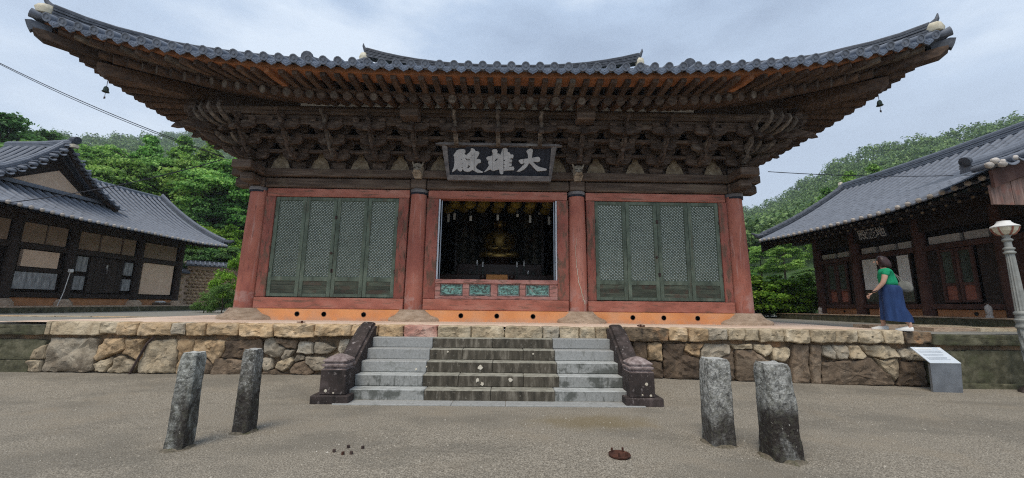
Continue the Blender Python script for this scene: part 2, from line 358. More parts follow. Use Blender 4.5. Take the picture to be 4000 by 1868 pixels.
def postmat(nm, g, lo, hi, amt, z0, z1):
    return mat(nm, [(.34, tuple(.38 * x for x in g)), (.5, tuple(x for x in g)), (.66, tuple(min(1.9 * x, .5) for x in g))], 20, (1, 1, .8), detail=10, bump=1, bscale=34, bdist=.03, rnd=0, rough=.92,
               layers=[(34, (1, 1, 1), .52, .60, (.50, .51, .48), .55), (3.2, (1, 1, .5), lo, hi, (.022, .016, .013), amt, (z0, z1)), (18, (1, 1, 1), .5, .6, (.10, .10, .07), .35), (40, (1, 1, 1), .66, .7, (.6, .58, .52), .7)])
M['post'] = postmat('old_granite_post', (.22, .22, .205), .30, .46, .95, .40, .60)
M['post_grey'] = postmat('grey_granite_post', (.22, .225, .205), .34, .50, .9, .38, .78)
M['post_dark'] = postmat('dark_granite_post', (.17, .165, .15), .30, .50, .85, .42, .85)
M['post_pale'] = postmat('pale_granite_post', (.25, .25, .235), .36, .52, .85, .20, .66)
M['base'] = mat('plinth_stone', [(.3, (.27, .19, .13)), (.55, (.42, .315, .225)), (.8, (.53, .42, .33))], 5, (1, 1, 3), bump=.7, bscale=12, bdist=.02, rnd=.1, rough=.9,
                layers=[(3, (1, 1, 2), .56, .7, (.14, .10, .075), .6)])
M['floor'] = mat('earthen_terrace', [(.3, (.60, .44, .33)), (.6, (.74, .58, .46)), (.8, (.78, .64, .53))], 1.2, bump=.3, bscale=30, bdist=.006, rnd=0, rough=.92,
                 layers=[(.8, (1, 1, 1), .5, .7, (.55, .42, .33), .6)])
M['gold'] = mat('gilded_statue', [(.3, (.16, .10, .025)), (.7, (.42, .29, .09))], 5, bump=.1, metal=.65, rough=.38, rnd=0)
M['lotus'] = mat('yellow_paper_lantern', [(.3, (.05, .035, .008)), (.6, (.24, .18, .03)), (.8, (.42, .34, .09))], 14, bump=.6, bscale=30, rnd=.15)
M['tag'] = mat('white_paper', [(.3, (.36, .36, .32)), (.7, (.5, .5, .46))], 6, bump=0, rnd=.1)
M['ink'] = mat('black_board', [(.3, (.010, .012, .018)), (.7, (.028, .032, .045))], 5, (3, 1, .3), bump=.3, rnd=.05)
M['letter'] = mat('grey_white_letters', [(.3, (.36, .37, .38)), (.7, (.52, .53, .54))], 5, bump=.3, rnd=.03)
M['frame_grey'] = mat('greyed_wood', [(.3, (.085, .08, .085)), (.55, (.18, .17, .17)), (.8, (.32, .31, .30))], 8, (.4, 1, 1), bump=.5, rnd=.1)
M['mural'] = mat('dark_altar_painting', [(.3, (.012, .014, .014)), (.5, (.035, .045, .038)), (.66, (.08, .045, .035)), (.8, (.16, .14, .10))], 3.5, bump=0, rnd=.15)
M['mural_fig'] = mat('painted_figures', [(.3, (.05, .055, .045)), (.55, (.16, .15, .12)), (.8, (.30, .27, .22))], 7, bump=0, rnd=.3)
M['altar'] = mat('lacquer_altar', [(.3, (.012, .006, .005)), (.7, (.06, .03, .02))], 8, bump=.2, rnd=.1, rough=.4)
M['steel'] = mat('brushed_metal', [(.3, (.20, .22, .25)), (.7, (.33, .36, .40))], 3, bump=.08, bscale=90, rough=.42, metal=.75, rnd=.03, layers=[(7, (1, 1, 1), .55, .7, (.16, .15, .13), .6, (.05, .25))])
M['panel_face'] = mat('pale_panel', [(.3, (.50, .56, .62)), (.7, (.62, .67, .72))], 2, bump=0, rough=.3, rnd=0)
M['panel_text'] = mat('panel_print', [(.3, (.28, .32, .37)), (.7, (.38, .42, .46))], 2, bump=0, rough=.4, rnd=0)
M['white'] = mat('white_paint', [(.3, (.62, .62, .60)), (.7, (.80, .80, .78))], 4, bump=.1, rnd=.03, rough=.5)
M['rust'] = mat('rusty_iron', [(.3, (.03, .015, .011)), (.6, (.085, .033, .02)), (.8, (.16, .07, .045))], 14, bump=.6, bscale=40, rnd=.1, rough=.85)
M['iron'] = mat('dark_iron', [(.3, (.03, .02, .018)), (.7, (.09, .06, .05))], 14, bump=.5, rnd=.1, rough=.7)
M['bronze'] = mat('bronze_bell', [(.3, (.05, .07, .06)), (.7, (.14, .18, .15))], 12, bump=.3, rnd=.1, metal=.4)
M['cable'] = mat('black_cable', [(.3, (.02, .022, .03)), (.7, (.035, .04, .055))], 5, bump=0, rnd=0)
M['hole'] = mat('hole_dark', [(.3, (.006, .005, .005)), (.7, (.015, .012, .01))], 5, bump=0, rnd=0)  # near-black colour painted in for the darkness inside holes and openings

def skylit_top(m, c, amt, lo=.2, hi=.8):   # upward faces painted paler: sky light put into the colour, plus wear on treads
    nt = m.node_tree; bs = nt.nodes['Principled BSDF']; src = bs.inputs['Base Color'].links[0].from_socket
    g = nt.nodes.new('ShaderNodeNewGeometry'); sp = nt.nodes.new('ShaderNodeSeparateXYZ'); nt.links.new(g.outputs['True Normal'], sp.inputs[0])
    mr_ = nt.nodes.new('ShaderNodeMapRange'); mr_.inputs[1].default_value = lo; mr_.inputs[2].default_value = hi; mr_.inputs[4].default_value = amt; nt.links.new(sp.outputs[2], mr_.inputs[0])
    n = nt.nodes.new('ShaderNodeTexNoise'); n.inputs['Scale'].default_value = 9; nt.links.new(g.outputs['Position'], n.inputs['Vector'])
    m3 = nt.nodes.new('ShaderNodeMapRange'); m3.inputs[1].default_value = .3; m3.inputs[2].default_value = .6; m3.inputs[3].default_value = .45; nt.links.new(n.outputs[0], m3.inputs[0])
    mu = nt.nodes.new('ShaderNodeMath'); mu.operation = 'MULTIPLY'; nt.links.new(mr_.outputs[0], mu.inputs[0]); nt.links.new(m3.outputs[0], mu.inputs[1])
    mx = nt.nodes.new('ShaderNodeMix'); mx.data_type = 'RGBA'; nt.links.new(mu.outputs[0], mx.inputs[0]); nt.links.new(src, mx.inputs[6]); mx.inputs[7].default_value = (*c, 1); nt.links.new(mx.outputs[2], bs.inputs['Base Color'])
skylit_top(M['granite_dark'], (.36, .35, .29), .85)
skylit_top(M['granite_half'], (.46, .48, .47), .8)
for k_ in ('post', 'post_grey', 'post_dark', 'post_pale'): skylit_top(M[k_], (.56, .56, .53), .85, .5, .95)
# ------------------------------------------------------------------ ground
def yard_z(x, y):
    t = min(max((y - 6.2) / 1.6, 0), 1); t = t * t * (3 - 2 * t)
    k = min(max((9.0 - x) / 6.0, 0), 1)
    return t * (0.02 + 0.14 * k) + 0.012 * noise.noise(Vector((x * .35, y * .35, 0)))
def grid(name, xs, ys, fz, m, kind='structure', smooth=True):
    xs = np.array(xs); ys = np.array(ys); X, Y = np.meshgrid(xs, ys); 
    Z = np.array([[fz(a, b) for a in xs] for b in ys])
    v = np.stack([X.ravel(), Y.ravel(), Z.ravel()], 1); nx = len(xs)
    q = np.array([(j * nx + i, j * nx + i + 1, (j + 1) * nx + i + 1, (j + 1) * nx + i) for j in range(len(ys) - 1) for i in range(nx - 1)])
    o = mk(name, npmesh(name, v, q, m, smooth)); return tag(o, kind=kind)
M['gravel'] = mat('coarse_sand_yard', [(.34, (.085, .074, .058)), (.5, (.235, .208, .165)), (.66, (.46, .415, .34))], 75, detail=8, bump=.9, bscale=75, bdist=.012, rnd=0, rough=.95,
                  layers=[(1.1, (1, 1, 1), .50, .70, (.27, .225, .165), .45), (.45, (1, 1.8, 1), .46, .62, (.125, .115, .095), .5), (5, (1, 2, 1), .55, .7, (.12, .105, .085), .35), (110, (1, 1, 1), .60, .66, (.48, .45, .39), .6), (70, (1, 1, 1), .62, .68, (.05, .045, .04), .6)])
# a damp ochre patch in front of the steps
M['gravel2'] = mat('grey_gravel', [(.25, (.13, .125, .11)), (.5, (.22, .215, .19)), (.78, (.33, .32, .29))], 30, bump=.6, bscale=60, bdist=.01, rnd=0, rough=.95)
nt = M['gravel'].node_tree
bs = nt.nodes['Principled BSDF']; src = bs.inputs['Base Color'].links[0].from_socket
geo = nt.nodes.new('ShaderNodeNewGeometry'); mp_ = nt.nodes.new('ShaderNodeMapping'); mp_.vector_type = 'POINT'
mp_.inputs['Location'].default_value = (-1.45 / .95, -5.55 / .42, 0); mp_.inputs['Scale'].default_value = (1 / .95, 1 / .42, 0)
nt.links.new(geo.outputs['Position'], mp_.inputs[0])
ln = nt.nodes.new('ShaderNodeVectorMath'); ln.operation = 'LENGTH'; nt.links.new(mp_.outputs[0], ln.inputs[0])
nn = nt.nodes.new('ShaderNodeTexNoise'); nn.inputs['Scale'].default_value = 3; nt.links.new(geo.outputs['Position'], nn.inputs['Vector'])
am = nt.nodes.new('ShaderNodeMath'); am.operation = 'ADD'; nt.links.new(ln.outputs['Value'], am.inputs[0]); nt.links.new(nn.outputs[0], am.inputs[1])
mrg = nt.nodes.new('ShaderNodeMapRange'); mrg.interpolation_type = 'SMOOTHSTEP'; mrg.inputs[1].default_value = .7; mrg.inputs[2].default_value = 1.7; mrg.inputs[3].default_value = .55; mrg.inputs[4].default_value = 0
nt.links.new(am.outputs[0], mrg.inputs[0])
mx = nt.nodes.new('ShaderNodeMix'); mx.data_type = 'RGBA'; mx.inputs[7].default_value = (.17, .125, .05, 1); nt.links.new(mrg.outputs[0], mx.inputs[0]); nt.links.new(src, mx.inputs[6]); nt.links.new(mx.outputs[2], bs.inputs['Base Color'])

xs = sorted(set(list(np.arange(-14, 14.01, .4)) + [-60, -40, -25, -18, 18, 25, 40, 60]))
ys = sorted(set(list(np.arange(2.0, 7.81, .25)) + [-40, -20, -8, -3, 0, 1.2, 8.0]))
grid('yard_ground', xs, ys, yard_z, M['gravel'])
# loose grains of the coarse sand, on the near yard
n = 9000; px = rng.uniform(-6, 7, n); py = 1.9 + 4.6 * rng.random(n) ** 1.3; keep = ~((np.abs(px - 0) < 2.8) & (py > 6.0)); px, py = px[keep], py[keep]; n = len(px)
s_ = rng.uniform(.003, .0075, n) * (1 + (rng.random(n) > .97) * 1.3); tet = np.array([(1, 0, -.4), (-.6, .9, -.4), (-.5, -.9, -.3), (0, .1, .8)]); ang = rng.random(n) * 6.28
c_, si_ = np.cos(ang), np.sin(ang); vv = np.empty((n, 4, 3))
for k in range(4):
    a, b, c = tet[k]; vv[:, k, 0] = px + s_ * (a * c_ - b * si_); vv[:, k, 1] = py + s_ * (a * si_ + b * c_)
    vv[:, k, 2] = s_ * (c + .3)
vv[:, :, 2] += np.array([yard_z(a, b) for a, b in zip(px, py)])[:, None]
ff = (np.arange(n)[:, None, None] * 4 + np.array([(0, 1, 3), (1, 2, 3), (2, 0, 3)])[None]).reshape(-1, 3)
M['grain'] = mat('sand_grain', [(.3, (.16, .14, .11)), (.5, (.30, .27, .22)), (.7, (.55, .52, .46))], 60, bump=0, rnd=0)
o = mk('loose_gravel', npmesh('loose_gravel', vv.reshape(-1, 3), ff, M['grain'])); tag(o, kind='stuff', label='loose pale grit scattered over the sandy yard')
n = 130; px = rng.uniform(-5.5, 6, n); py = rng.uniform(2.1, 6.0, n); vv = []; ff = []
for i in range(n):
    s0 = rng.uniform(.006, .017); b = len(vv); z = yard_z(px[i], py[i]); a0 = rng.random() * 6
    for k in range(5): vv.append((px[i] + s0 * math.cos(a0 + k * 1.257) * rng.uniform(.7, 1.2), py[i] + s0 * math.sin(a0 + k * 1.257) * rng.uniform(.7, 1.2), z - .002))
    vv.append((px[i], py[i], z + s0 * .7)); ff += [(b + k, b + (k + 1) % 5, b + 5) for k in range(5)]
M['chip'] = mat('stone_chip', [(.3, (.06, .05, .04)), (.5, (.3, .27, .22)), (.7, (.6, .57, .5))], 3, bump=0, rnd=0)
o = mk('stone_chips', npmesh('stone_chips', np.array(vv), np.array(ff), M['chip'])); tag(o, kind='stuff', label='small stone chips lying on the sandy yard')
# upper level behind the terrace wall
def upper_z(x, y):
    z = 1.052
    if x > 8: z += .12 * min(max((x - 10.5) / 6, 0), 1)
    return z
grid('upper_court_ground', [-70, -40, -25, -17, -12, -9.6, -6, 0, 6, 9.6, 12, 14, 18, 25, 40, 70], [7.90, 8.6, 9.5, 11, 13, 16, 20, 26, 30], upper_z, M['gravel2'])
mb = MB(); mb.add([(-9.45, 7.95, 1.10), (8.55, 7.95, 1.10), (8.4, 9.2, 1.10), (9.3, 20.5, 1.10), (-9.3, 20.5, 1.10), (-9.2, 9.6, 1.10), (-10.3, 8.3, 1.075), (-9.6, 7.95, 1.09)], [(0, 1, 2, 3, 4, 5, 6, 7)])
o = mb.build('terrace_floor', M['floor']); tag(o, kind='structure')

# ------------------------------------------------------------------ terrace wall with its stones
WALL=[('m',[(-9.445,0.765),(-8.579,0.773),(-8.591,0.696),(-8.807,0.61),(-8.903,0.403),(-9.361,0.391)]),
('m',[(-9.359,0.38),(-8.900,0.389),(-8.857,0.384),(-8.823,0.159),(-9.300,0.119)]),
('s',[(-8.790,0.597),(-8.571,0.696),(-8.526,0.407),(-8.831,0.396)]),
('s',[(-8.829,0.385),(-8.593,0.392),(-8.582,0.169),(-8.816,0.167)]),
('g',[(-8.522,0.802),(-7.604,0.811),(-7.612,0.622),(-7.619,0.21),(-7.751,0.169),(-8.574,0.169),(-8.570,0.42),(-8.540,0.724)]),
('o',[(-7.477,0.813),(-7.123,0.816),(-7.071,0.6),(-7.410,0.445),(-7.566,0.375),(-7.618,0.429),(-7.560,0.65)]),
('o',[(-7.107,0.808),(-6.669,0.821),(-6.732,0.603),(-6.766,0.382),(-6.967,0.49),(-7.139,0.502),(-7.059,0.614)]),
('s',[(-7.563,0.361),(-7.287,0.465),(-7.266,0.35),(-7.388,0.172),(-7.601,0.189),(-7.612,0.32)]),
('s',[(-7.267,0.432),(-7.136,0.489),(-6.790,0.36),(-6.799,0.245),(-6.855,0.163),(-7.359,0.164),(-7.238,0.35)]),
('s',[(-6.646,0.771),(-6.112,0.81),(-6.041,0.527),(-6.041,0.157),(-6.757,0.164),(-6.757,0.328),(-6.695,0.548)]),
('o',[(-6.084,0.81),(-5.770,0.808),(-5.766,0.585),(-5.822,0.391),(-5.926,0.144),(-6.025,0.149),(-6.027,0.527)]),
('o',[(-5.756,0.808),(-5.168,0.786),(-5.174,0.618),(-5.226,0.479),(-5.335,0.341),(-5.463,0.45),(-5.762,0.557)]),
('b',[(-5.758,0.53),(-5.475,0.436),(-5.347,0.327),(-5.392,0.144),(-5.912,0.144),(-5.808,0.391)]),
('d',[(-5.153,0.786),(-4.481,0.826),(-4.439,0.473),(-4.755,0.456),(-5.210,0.466),(-5.158,0.605)]),
('b',[(-5.322,0.451),(-4.866,0.433),(-4.752,0.429),(-4.451,0.404),(-4.421,0.144),(-5.378,0.138),(-5.331,0.313)]),
('g',[(-4.422,0.811),(-4.262,0.861),(-4.177,0.754),(-4.007,0.66),(-4.085,0.48),(-4.230,0.467),(-4.406,0.56)]),
('b',[(-4.236,0.849),(-3.789,0.806),(-3.809,0.638),(-3.969,0.648),(-4.164,0.754)]),
('g',[(-3.737,0.782),(-3.477,0.761),(-3.450,0.546),(-3.591,0.544),(-3.789,0.566),(-3.780,0.722)]),
('g',[(-3.466,0.779),(-3.244,0.763),(-3.038,0.669),(-3.093,0.585),(-3.273,0.547),(-3.445,0.552)]),
('g',[(-2.966,0.826),(-2.756,0.828),(-2.836,0.599),(-2.916,0.527),(-2.998,0.622)]),
('g',[(-4.408,0.477),(-4.241,0.455),(-4.197,0.279),(-4.264,0.231),(-4.384,0.218),(-4.423,0.347)]),
('g',[(-4.004,0.636),(-3.807,0.62),(-3.881,0.506),(-4.040,0.398),(-4.072,0.469)]),
('s',[(-3.880,0.5),(-3.822,0.412),(-3.894,0.281),(-4.001,0.204),(-4.162,0.291),(-4.125,0.397)]),
('g',[(-3.762,0.537),(-3.612,0.509),(-3.617,0.437),(-3.795,0.388),(-3.823,0.424)]),
('g',[(-3.600,0.509),(-3.257,0.5),(-3.114,0.407),(-3.098,0.23),(-3.414,0.227),(-3.587,0.379)]),
('b',[(-3.806,0.376),(-3.604,0.426),(-3.546,0.332),(-3.413,0.215),(-3.480,0.15),(-3.858,0.176),(-3.901,0.234)]),
('b',[(-4.407,0.206),(-4.171,0.267),(-4.017,0.186),(-3.869,0.164),(-3.867,0.141),(-4.399,0.142)]),
('g',[(-3.087,0.525),(-2.995,0.586),(-2.830,0.528),(-2.756,0.363),(-2.740,0.163),(-3.080,0.16)]),
('d',[(2.757,0.863),(3.020,0.837),(3.033,0.471),(3.323,0.455),(3.317,0.15),(3.191,0.14),(2.998,0.138),(2.728,0.136)]),
('o',[(3.030,0.828),(3.333,0.835),(3.328,0.474),(3.043,0.481)]),
('d',[(3.358,0.812),(3.774,0.826),(3.746,0.703),(3.645,0.645),(4.068,0.537),(4.041,0.147),(3.326,0.145)]),
('o',[(3.793,0.817),(4.186,0.83),(4.079,0.706),(4.049,0.556),(3.915,0.592),(3.765,0.684)]),
('g',[(4.205,0.821),(4.676,0.816),(4.661,0.637),(4.478,0.541),(4.086,0.519),(4.088,0.687)]),
('s',[(4.685,0.807),(5.130,0.83),(5.121,0.735),(4.756,0.713)]),
('b',[(4.075,0.509),(4.477,0.532),(4.754,0.694),(4.717,0.135),(4.050,0.138)]),
('s',[(5.149,0.821),(5.484,0.824),(5.489,0.682),(5.341,0.568),(5.139,0.717)]),
('b',[(4.775,0.704),(5.120,0.72),(5.339,0.549),(5.471,0.494),(5.741,0.459),(5.741,0.089),(4.734,0.108)]),
('s',[(5.507,0.758),(5.833,0.771),(5.877,0.63),(5.743,0.478),(5.492,0.513)]),
('b',[(5.930,0.829),(6.250,0.832),(6.203,0.35),(6.181,0.083),(5.848,0.08),(5.853,0.447)]),
('b',[(6.286,0.833),(6.498,0.818),(6.479,0.588),(6.475,0.486),(6.422,0.052),(6.223,0.067),(6.221,0.35)]),
('g',[(6.505,0.809),(6.702,0.82),(6.766,0.692),(6.755,0.531),(6.507,0.605)]),
('g',[(6.711,0.82),(7.005,0.818),(7.020,0.661),(6.996,0.55),(6.773,0.54)]),
('s',[(7.032,0.823),(7.254,0.817),(7.296,0.732),(7.395,0.614),(7.261,0.545),(7.033,0.559)]),
('s',[(7.273,0.825),(7.889,0.823),(8.019,0.739),(8.034,0.603),(7.688,0.549),(7.433,0.631),(7.305,0.732)]),
('b',[(6.483,0.478),(6.887,0.524),(7.206,0.527),(7.375,0.596),(7.495,0.564),(7.663,0.38),(7.769,0.263),(7.887,0.115),(7.863,0.073),(6.596,0.045),(6.431,0.052)]),
('s',[(7.524,0.581),(7.694,0.532),(8.013,0.586),(8.020,0.4),(7.890,0.131),(7.787,0.264),(7.647,0.396)]),
('g',[(8.037,0.739),(8.424,0.811),(8.556,0.744),(8.557,0.54),(8.201,0.537),(8.051,0.603)]),
('d',[(8.047,0.518),(8.519,0.523),(8.529,0.054),(7.896,0.057),(8.023,0.366)]),
('m',[(8.569,0.719),(9.386,0.732),(9.284,0.085),(8.549,0.07)]),
('m',[(9.404,0.732),(10.637,0.747),(10.575,0.121),(9.303,0.09)])]
CURB=[(-9.410,'m'),(-8.585,'s'),(-8.488,'s'),(-7.553,'s'),(-7.184,'o'),(-6.820,'o'),(-6.168,'g'),(-5.915,'o'),(-5.529,'o'),(-4.894,'o'),(-4.219,'o'),(-3.443,'o'),(-2.730,'o'),(-2.213,'o'),(-1.725,'r'),(-1.062,'s'),(-0.413,'s'),(0.237,'s'),(0.978,'g'),(1.312,'s'),(1.701,'s'),(2.005,'s'),(2.240,'s'),(2.580,'k'),(3.437,'o'),(3.829,'o'),(4.221,'g'),(4.618,'s'),(4.951,'s'),(5.238,'s'),(5.743,'s'),(6.229,'s'),(6.745,'s'),(7.207,'s'),(7.700,'s'),(8.127,'k'),(8.687,'m'),(10.476,'m')]
GLYPHS={'dae':[[(0.836,5.503),(0.875,5.492),(0.897,5.459),(0.884,5.402),(0.875,5.293),(1.029,5.322),(1.075,5.302),(1.096,5.263),(1.079,5.216),(1.040,5.204),(0.898,5.208),(0.964,5.151),(1.044,5.100),(1.150,5.073),(1.255,5.051),(1.277,5.028),(1.257,5.010),(1.035,4.987),(0.942,5.058),(0.861,5.138),(0.812,5.177),(0.758,5.101),(0.682,5.030),(0.592,4.982),(0.553,4.973),(0.481,4.974),(0.565,5.040),(0.641,5.111),(0.71,5.179),(0.62,5.151),(0.581,5.162),(0.532,5.213),(0.534,5.236),(0.585,5.254),(0.779,5.280),(0.765,5.383),(0.73,5.433),(0.741,5.467),(0.798,5.493)]],
'ung':[[(-0.081,5.478),(-0.036,5.471),(-0.013,5.432),(-0.023,5.381),(0.029,5.376),(0.055,5.342),(0.099,5.457),(0.13,5.502),(0.194,5.509),(0.24,5.481),(0.247,5.419),(0.299,5.403),(0.325,5.358),(0.383,5.365),(0.399,5.331),(0.385,5.279),(0.326,5.276),(0.301,5.249),(0.359,5.245),(0.366,5.216),(0.347,5.181),(0.289,5.186),(0.296,5.163),(0.348,5.158),(0.355,5.129),(0.336,5.094),(0.284,5.093),(0.291,5.076),(0.401,5.087),(0.425,5.049),(0.409,5.005),(0.364,5.005),(0.201,4.993),(0.143,4.981),(0.13,4.916),(0.091,4.900),(0.046,4.926),(0.025,5.019),(-0.033,5.007),(-0.137,4.976),(-0.202,5.016),(-0.267,4.991),(-0.345,4.953),(-0.365,4.955),(-0.293,5.026),(-0.235,5.108),(-0.26,5.165),(-0.248,5.206),(-0.202,5.221),(-0.267,5.217),(-0.306,5.262),(-0.293,5.297),(-0.228,5.315),(-0.151,5.333),(-0.138,5.385),(-0.164,5.435),(-0.139,5.469)],[(-0.08,5.226),(-0.054,5.261),(0.004,5.271),(-0.035,5.227),(-0.092,5.189)],[(0.145,5.310),(0.171,5.344),(0.177,5.333)],[(0.136,5.232),(0.185,5.242),(0.185,5.228),(0.166,5.213),(0.136,5.212)],[(0.132,5.143),(0.183,5.150),(0.184,5.132),(0.135,5.126)],[(0.132,5.079),(0.164,5.068),(0.181,5.059),(0.135,5.056)],[(-0.105,5.087),(-0.073,5.111),(-0.073,5.093)]],
'jeon':[[(-1.093,5.397),(-1.073,5.431),(-1.009,5.460),(-0.906,5.468),(-0.849,5.452),(-0.841,5.407),(-0.87,5.361),(-0.826,5.328),(-0.741,5.397),(-0.709,5.431),(-0.702,5.482),(-0.663,5.492),(-0.612,5.467),(-0.581,5.428),(-0.51,5.418),(-0.485,5.390),(-0.498,5.344),(-0.563,5.250),(-0.486,5.248),(-0.447,5.220),(-0.445,5.174),(-0.474,5.159),(-0.519,5.150),(-0.578,5.079),(-0.565,5.033),(-0.475,4.988),(-0.387,4.954),(-0.41,4.933),(-0.54,4.934),(-0.605,4.963),(-0.663,4.999),(-0.735,4.960),(-0.813,4.950),(-0.89,4.970),(-0.922,5.016),(-0.955,4.969),(-0.994,4.954),(-1.033,4.979),(-1.071,5.019),(-1.150,4.960),(-1.202,4.941),(-1.195,4.976),(-1.154,5.047),(-1.132,5.162),(-1.135,5.277),(-1.153,5.322),(-1.133,5.356)],[(-0.859,5.281),(-0.795,5.231),(-0.743,5.249),(-0.734,5.217),(-0.808,5.211),(-0.846,5.247)],[(-0.778,5.122),(-0.727,5.071),(-0.779,5.030),(-0.811,5.052),(-0.772,5.076)],[(-0.969,5.234),(-0.943,5.248),(-0.93,5.235),(-0.956,5.220)],[(-0.685,5.313),(-0.639,5.342),(-0.653,5.317)],[(-0.96,5.050),(-0.908,5.062),(-0.921,5.045),(-0.947,5.038)],[(-0.932,5.148),(-0.919,5.137),(-0.933,5.125)]]}

wall = thing('terrace_wall', 'long rubble retaining wall under the hall with a course of squared curb stones', 'retaining wall', (0, 8.1, 0))
mb = MB(); mb.box(-40, 40, 7.985, 8.2, -.2, 1.03); mb.build('wall_core', M['k'], wall)
for i in range(10):
    for s_x in (-1, 1):
        x0 = (10.9 if s_x < 0 else 11.9) + 2.7 * i
        for z0, z1 in ((-.1, .42), (.425, .84), (.845, 1.045)):
            mb = MB(); mb.cbox(min(s_x * x0, s_x * (x0 + 2.69)), max(s_x * x0, s_x * (x0 + 2.69)), 7.84 if z0 > .8 else 7.9, 8.15, z0, z1, .015); mb.build('dressed_block', M['m'], wall)
def rough_poly(pts, seg=.09, jit=.012, seed=0):
    out = []
    for i, p in enumerate(pts):
        q = pts[(i + 1) % len(pts)]; d = math.hypot(q[0] - p[0], q[1] - p[1]); n_ = max(1, int(d / seg))
        for k in range(n_):
            t = k / n_; a = jit if k else jit * .4
            out.append((p[0] + (q[0] - p[0]) * t + a * (random.random() * 2 - 1), p[1] + (q[1] - p[1]) * t + a * (random.random() * 2 - 1)))
    return out
def chaikin(p, k=.18):
    o_ = []
    for i, a in enumerate(p):
        b = p[(i + 1) % len(p)]
        o_ += [(a[0] + (b[0] - a[0]) * k, a[1] + (b[1] - a[1]) * k), (a[0] + (b[0] - a[0]) * (1 - k), a[1] + (b[1] - a[1]) * (1 - k))]
    return o_
def rock_face(pts, y, name, m, parent, depth=.16, bulge=.035, inset=.012, seed=0, top=None, rough=.042):
    """a stone with an irregular outline in the XZ plane, face towards -Y"""
    pts = rough_poly(chaikin(pts, .07), .06, .013 if rough > .015 else .003); cx = sum(p[0] for p in pts) / len(pts); cz = sum(p[1] for p in pts) / len(pts)
    size = math.sqrt(max((max(p[0] for p in pts) - min(p[0] for p in pts)) * (max(p[1] for p in pts) - min(p[1] for p in pts)), .01))
    def sc(k, ab):
        r_ = []
        for p in pts:
            dx, dz = p[0] - cx, p[1] - cz; L_ = math.hypot(dx, dz); f = max((L_ - ab) / max(L_, 1e-4), .05) * k
            r_.append((cx + dx * f, cz + dz * f))
        return r_
    rings = []
    for k, ab, dy in ((1, inset, depth), (1, inset, .022), (1, inset + .004, .004), (1, inset + .016, -.35 * bulge), (.86, inset, -.75 * bulge), (.70, 0, -.9 * bulge), (.52, 0, -bulge), (.34, 0, -bulge), (.16, 0, -bulge)):
        r_ = []
        for (x, z) in sc(k, ab):
            nz_ = noise.noise(Vector((x * 4 + seed, z * 4, seed * 1.7))) * rough * 1.3 + noise.noise(Vector((x * 11 + seed, z * 11, seed))) * rough * .8 + noise.noise(Vector((x * 26 + seed, z * 26, seed))) * rough * .3
            r_.append((x, y + dy + (nz_ if dy < .02 else nz_ * .2), z if top is None else min(z, top)))
        rings.append(r_)
    mb = MB(); mb.ring(rings, cap=False); n_ = len(pts); c = len(mb.v); b = (len(rings) - 1) * n_
    mb.v.append((cx, y - bulge + noise.noise(Vector((cx, cz, seed))) * rough, cz)); mb.f += [(b + i, b + (i + 1) % n_, c) for i in range(n_)]; mb.mi += [0] * n_
    return mb.build(name, m, parent, smooth=18)
for i, (k, pts) in enumerate(WALL):
    if k == 'm':
        x0 = min(p[0] for p in pts); x1 = max(p[0] for p in pts); z0 = min(p[1] for p in pts); z1 = max(p[1] for p in pts)
        if i < 2: x0 = -10.9
        rock_face([(x0, z0), (x1, z0), (x1, z1), (x0, z1)], 7.90, 'dressed_block', M['m'], wall, bulge=.008, inset=.004, seed=i, rough=.008)
    else: rock_face(pts, 7.90, 'stone', M[k], wall, seed=i * 3.1, bulge=.022 + .018 * random.random(), inset=.003)
rock_face([(8.6, -.08), (11.6, -.08), (11.6, .12), (8.6, .12)], 7.84, 'dressed_block', M['m'], wall, bulge=.006, inset=.003, rough=.006)
for i in range(len(CURB) - 1):
    x0, k = CURB[i]; x1 = CURB[i + 1][0]
    if i == 0: x0 = -11.2
    if i == len(CURB) - 2: x1 = 11.9
    dressed = k == 'm' or i in (1, 2)
    t0 = 1.045 if i < 1 else (1.12 if x0 < 8 else (1.10 if k != 'm' else 1.05)); b0 = .86 if dressed else .845 + .03 * random.random()
    if dressed: pts = [(x0, b0 - (.02 if i > 3 else 0)), (x1, b0 - (.02 if i > 3 else 0)), (x1, t0), (x0, t0)]
    else:
        j = .025; pts = [(x0 + j * random.random(), b0 + random.uniform(0, .03)), (x0 + (x1 - x0) * .5, b0 + random.uniform(-.01, .03)), (x1 - j * random.random(), b0 + random.uniform(0, .04)), (x1, .98), (x1 - j * random.random(), t0 - .008), (x0 + .5 * (x1 - x0), t0), (x0 + j * random.random(), t0 - .008), (x0, .98)]
    rock_face(pts, 7.82 + (.02 if dressed else random.uniform(-.02, .02)), 'curb_stone', M[k], wall, depth=.30, bulge=.012 if dressed else .024, inset=.002, seed=50 + i * 2.3, top=t0, rough=.01 if dressed else .04)
mb = MB(); mb.path([(-6.86, 7.84, .12), (-6.72, 7.83, .45), (-6.6, 7.83, .72), (-6.5, 7.86, .86)], .022, 6)
o = mb.build('cable_conduit', M['iron']); tag(o, 'dark cable conduit running down the sandstone wall at the left', 'conduit')

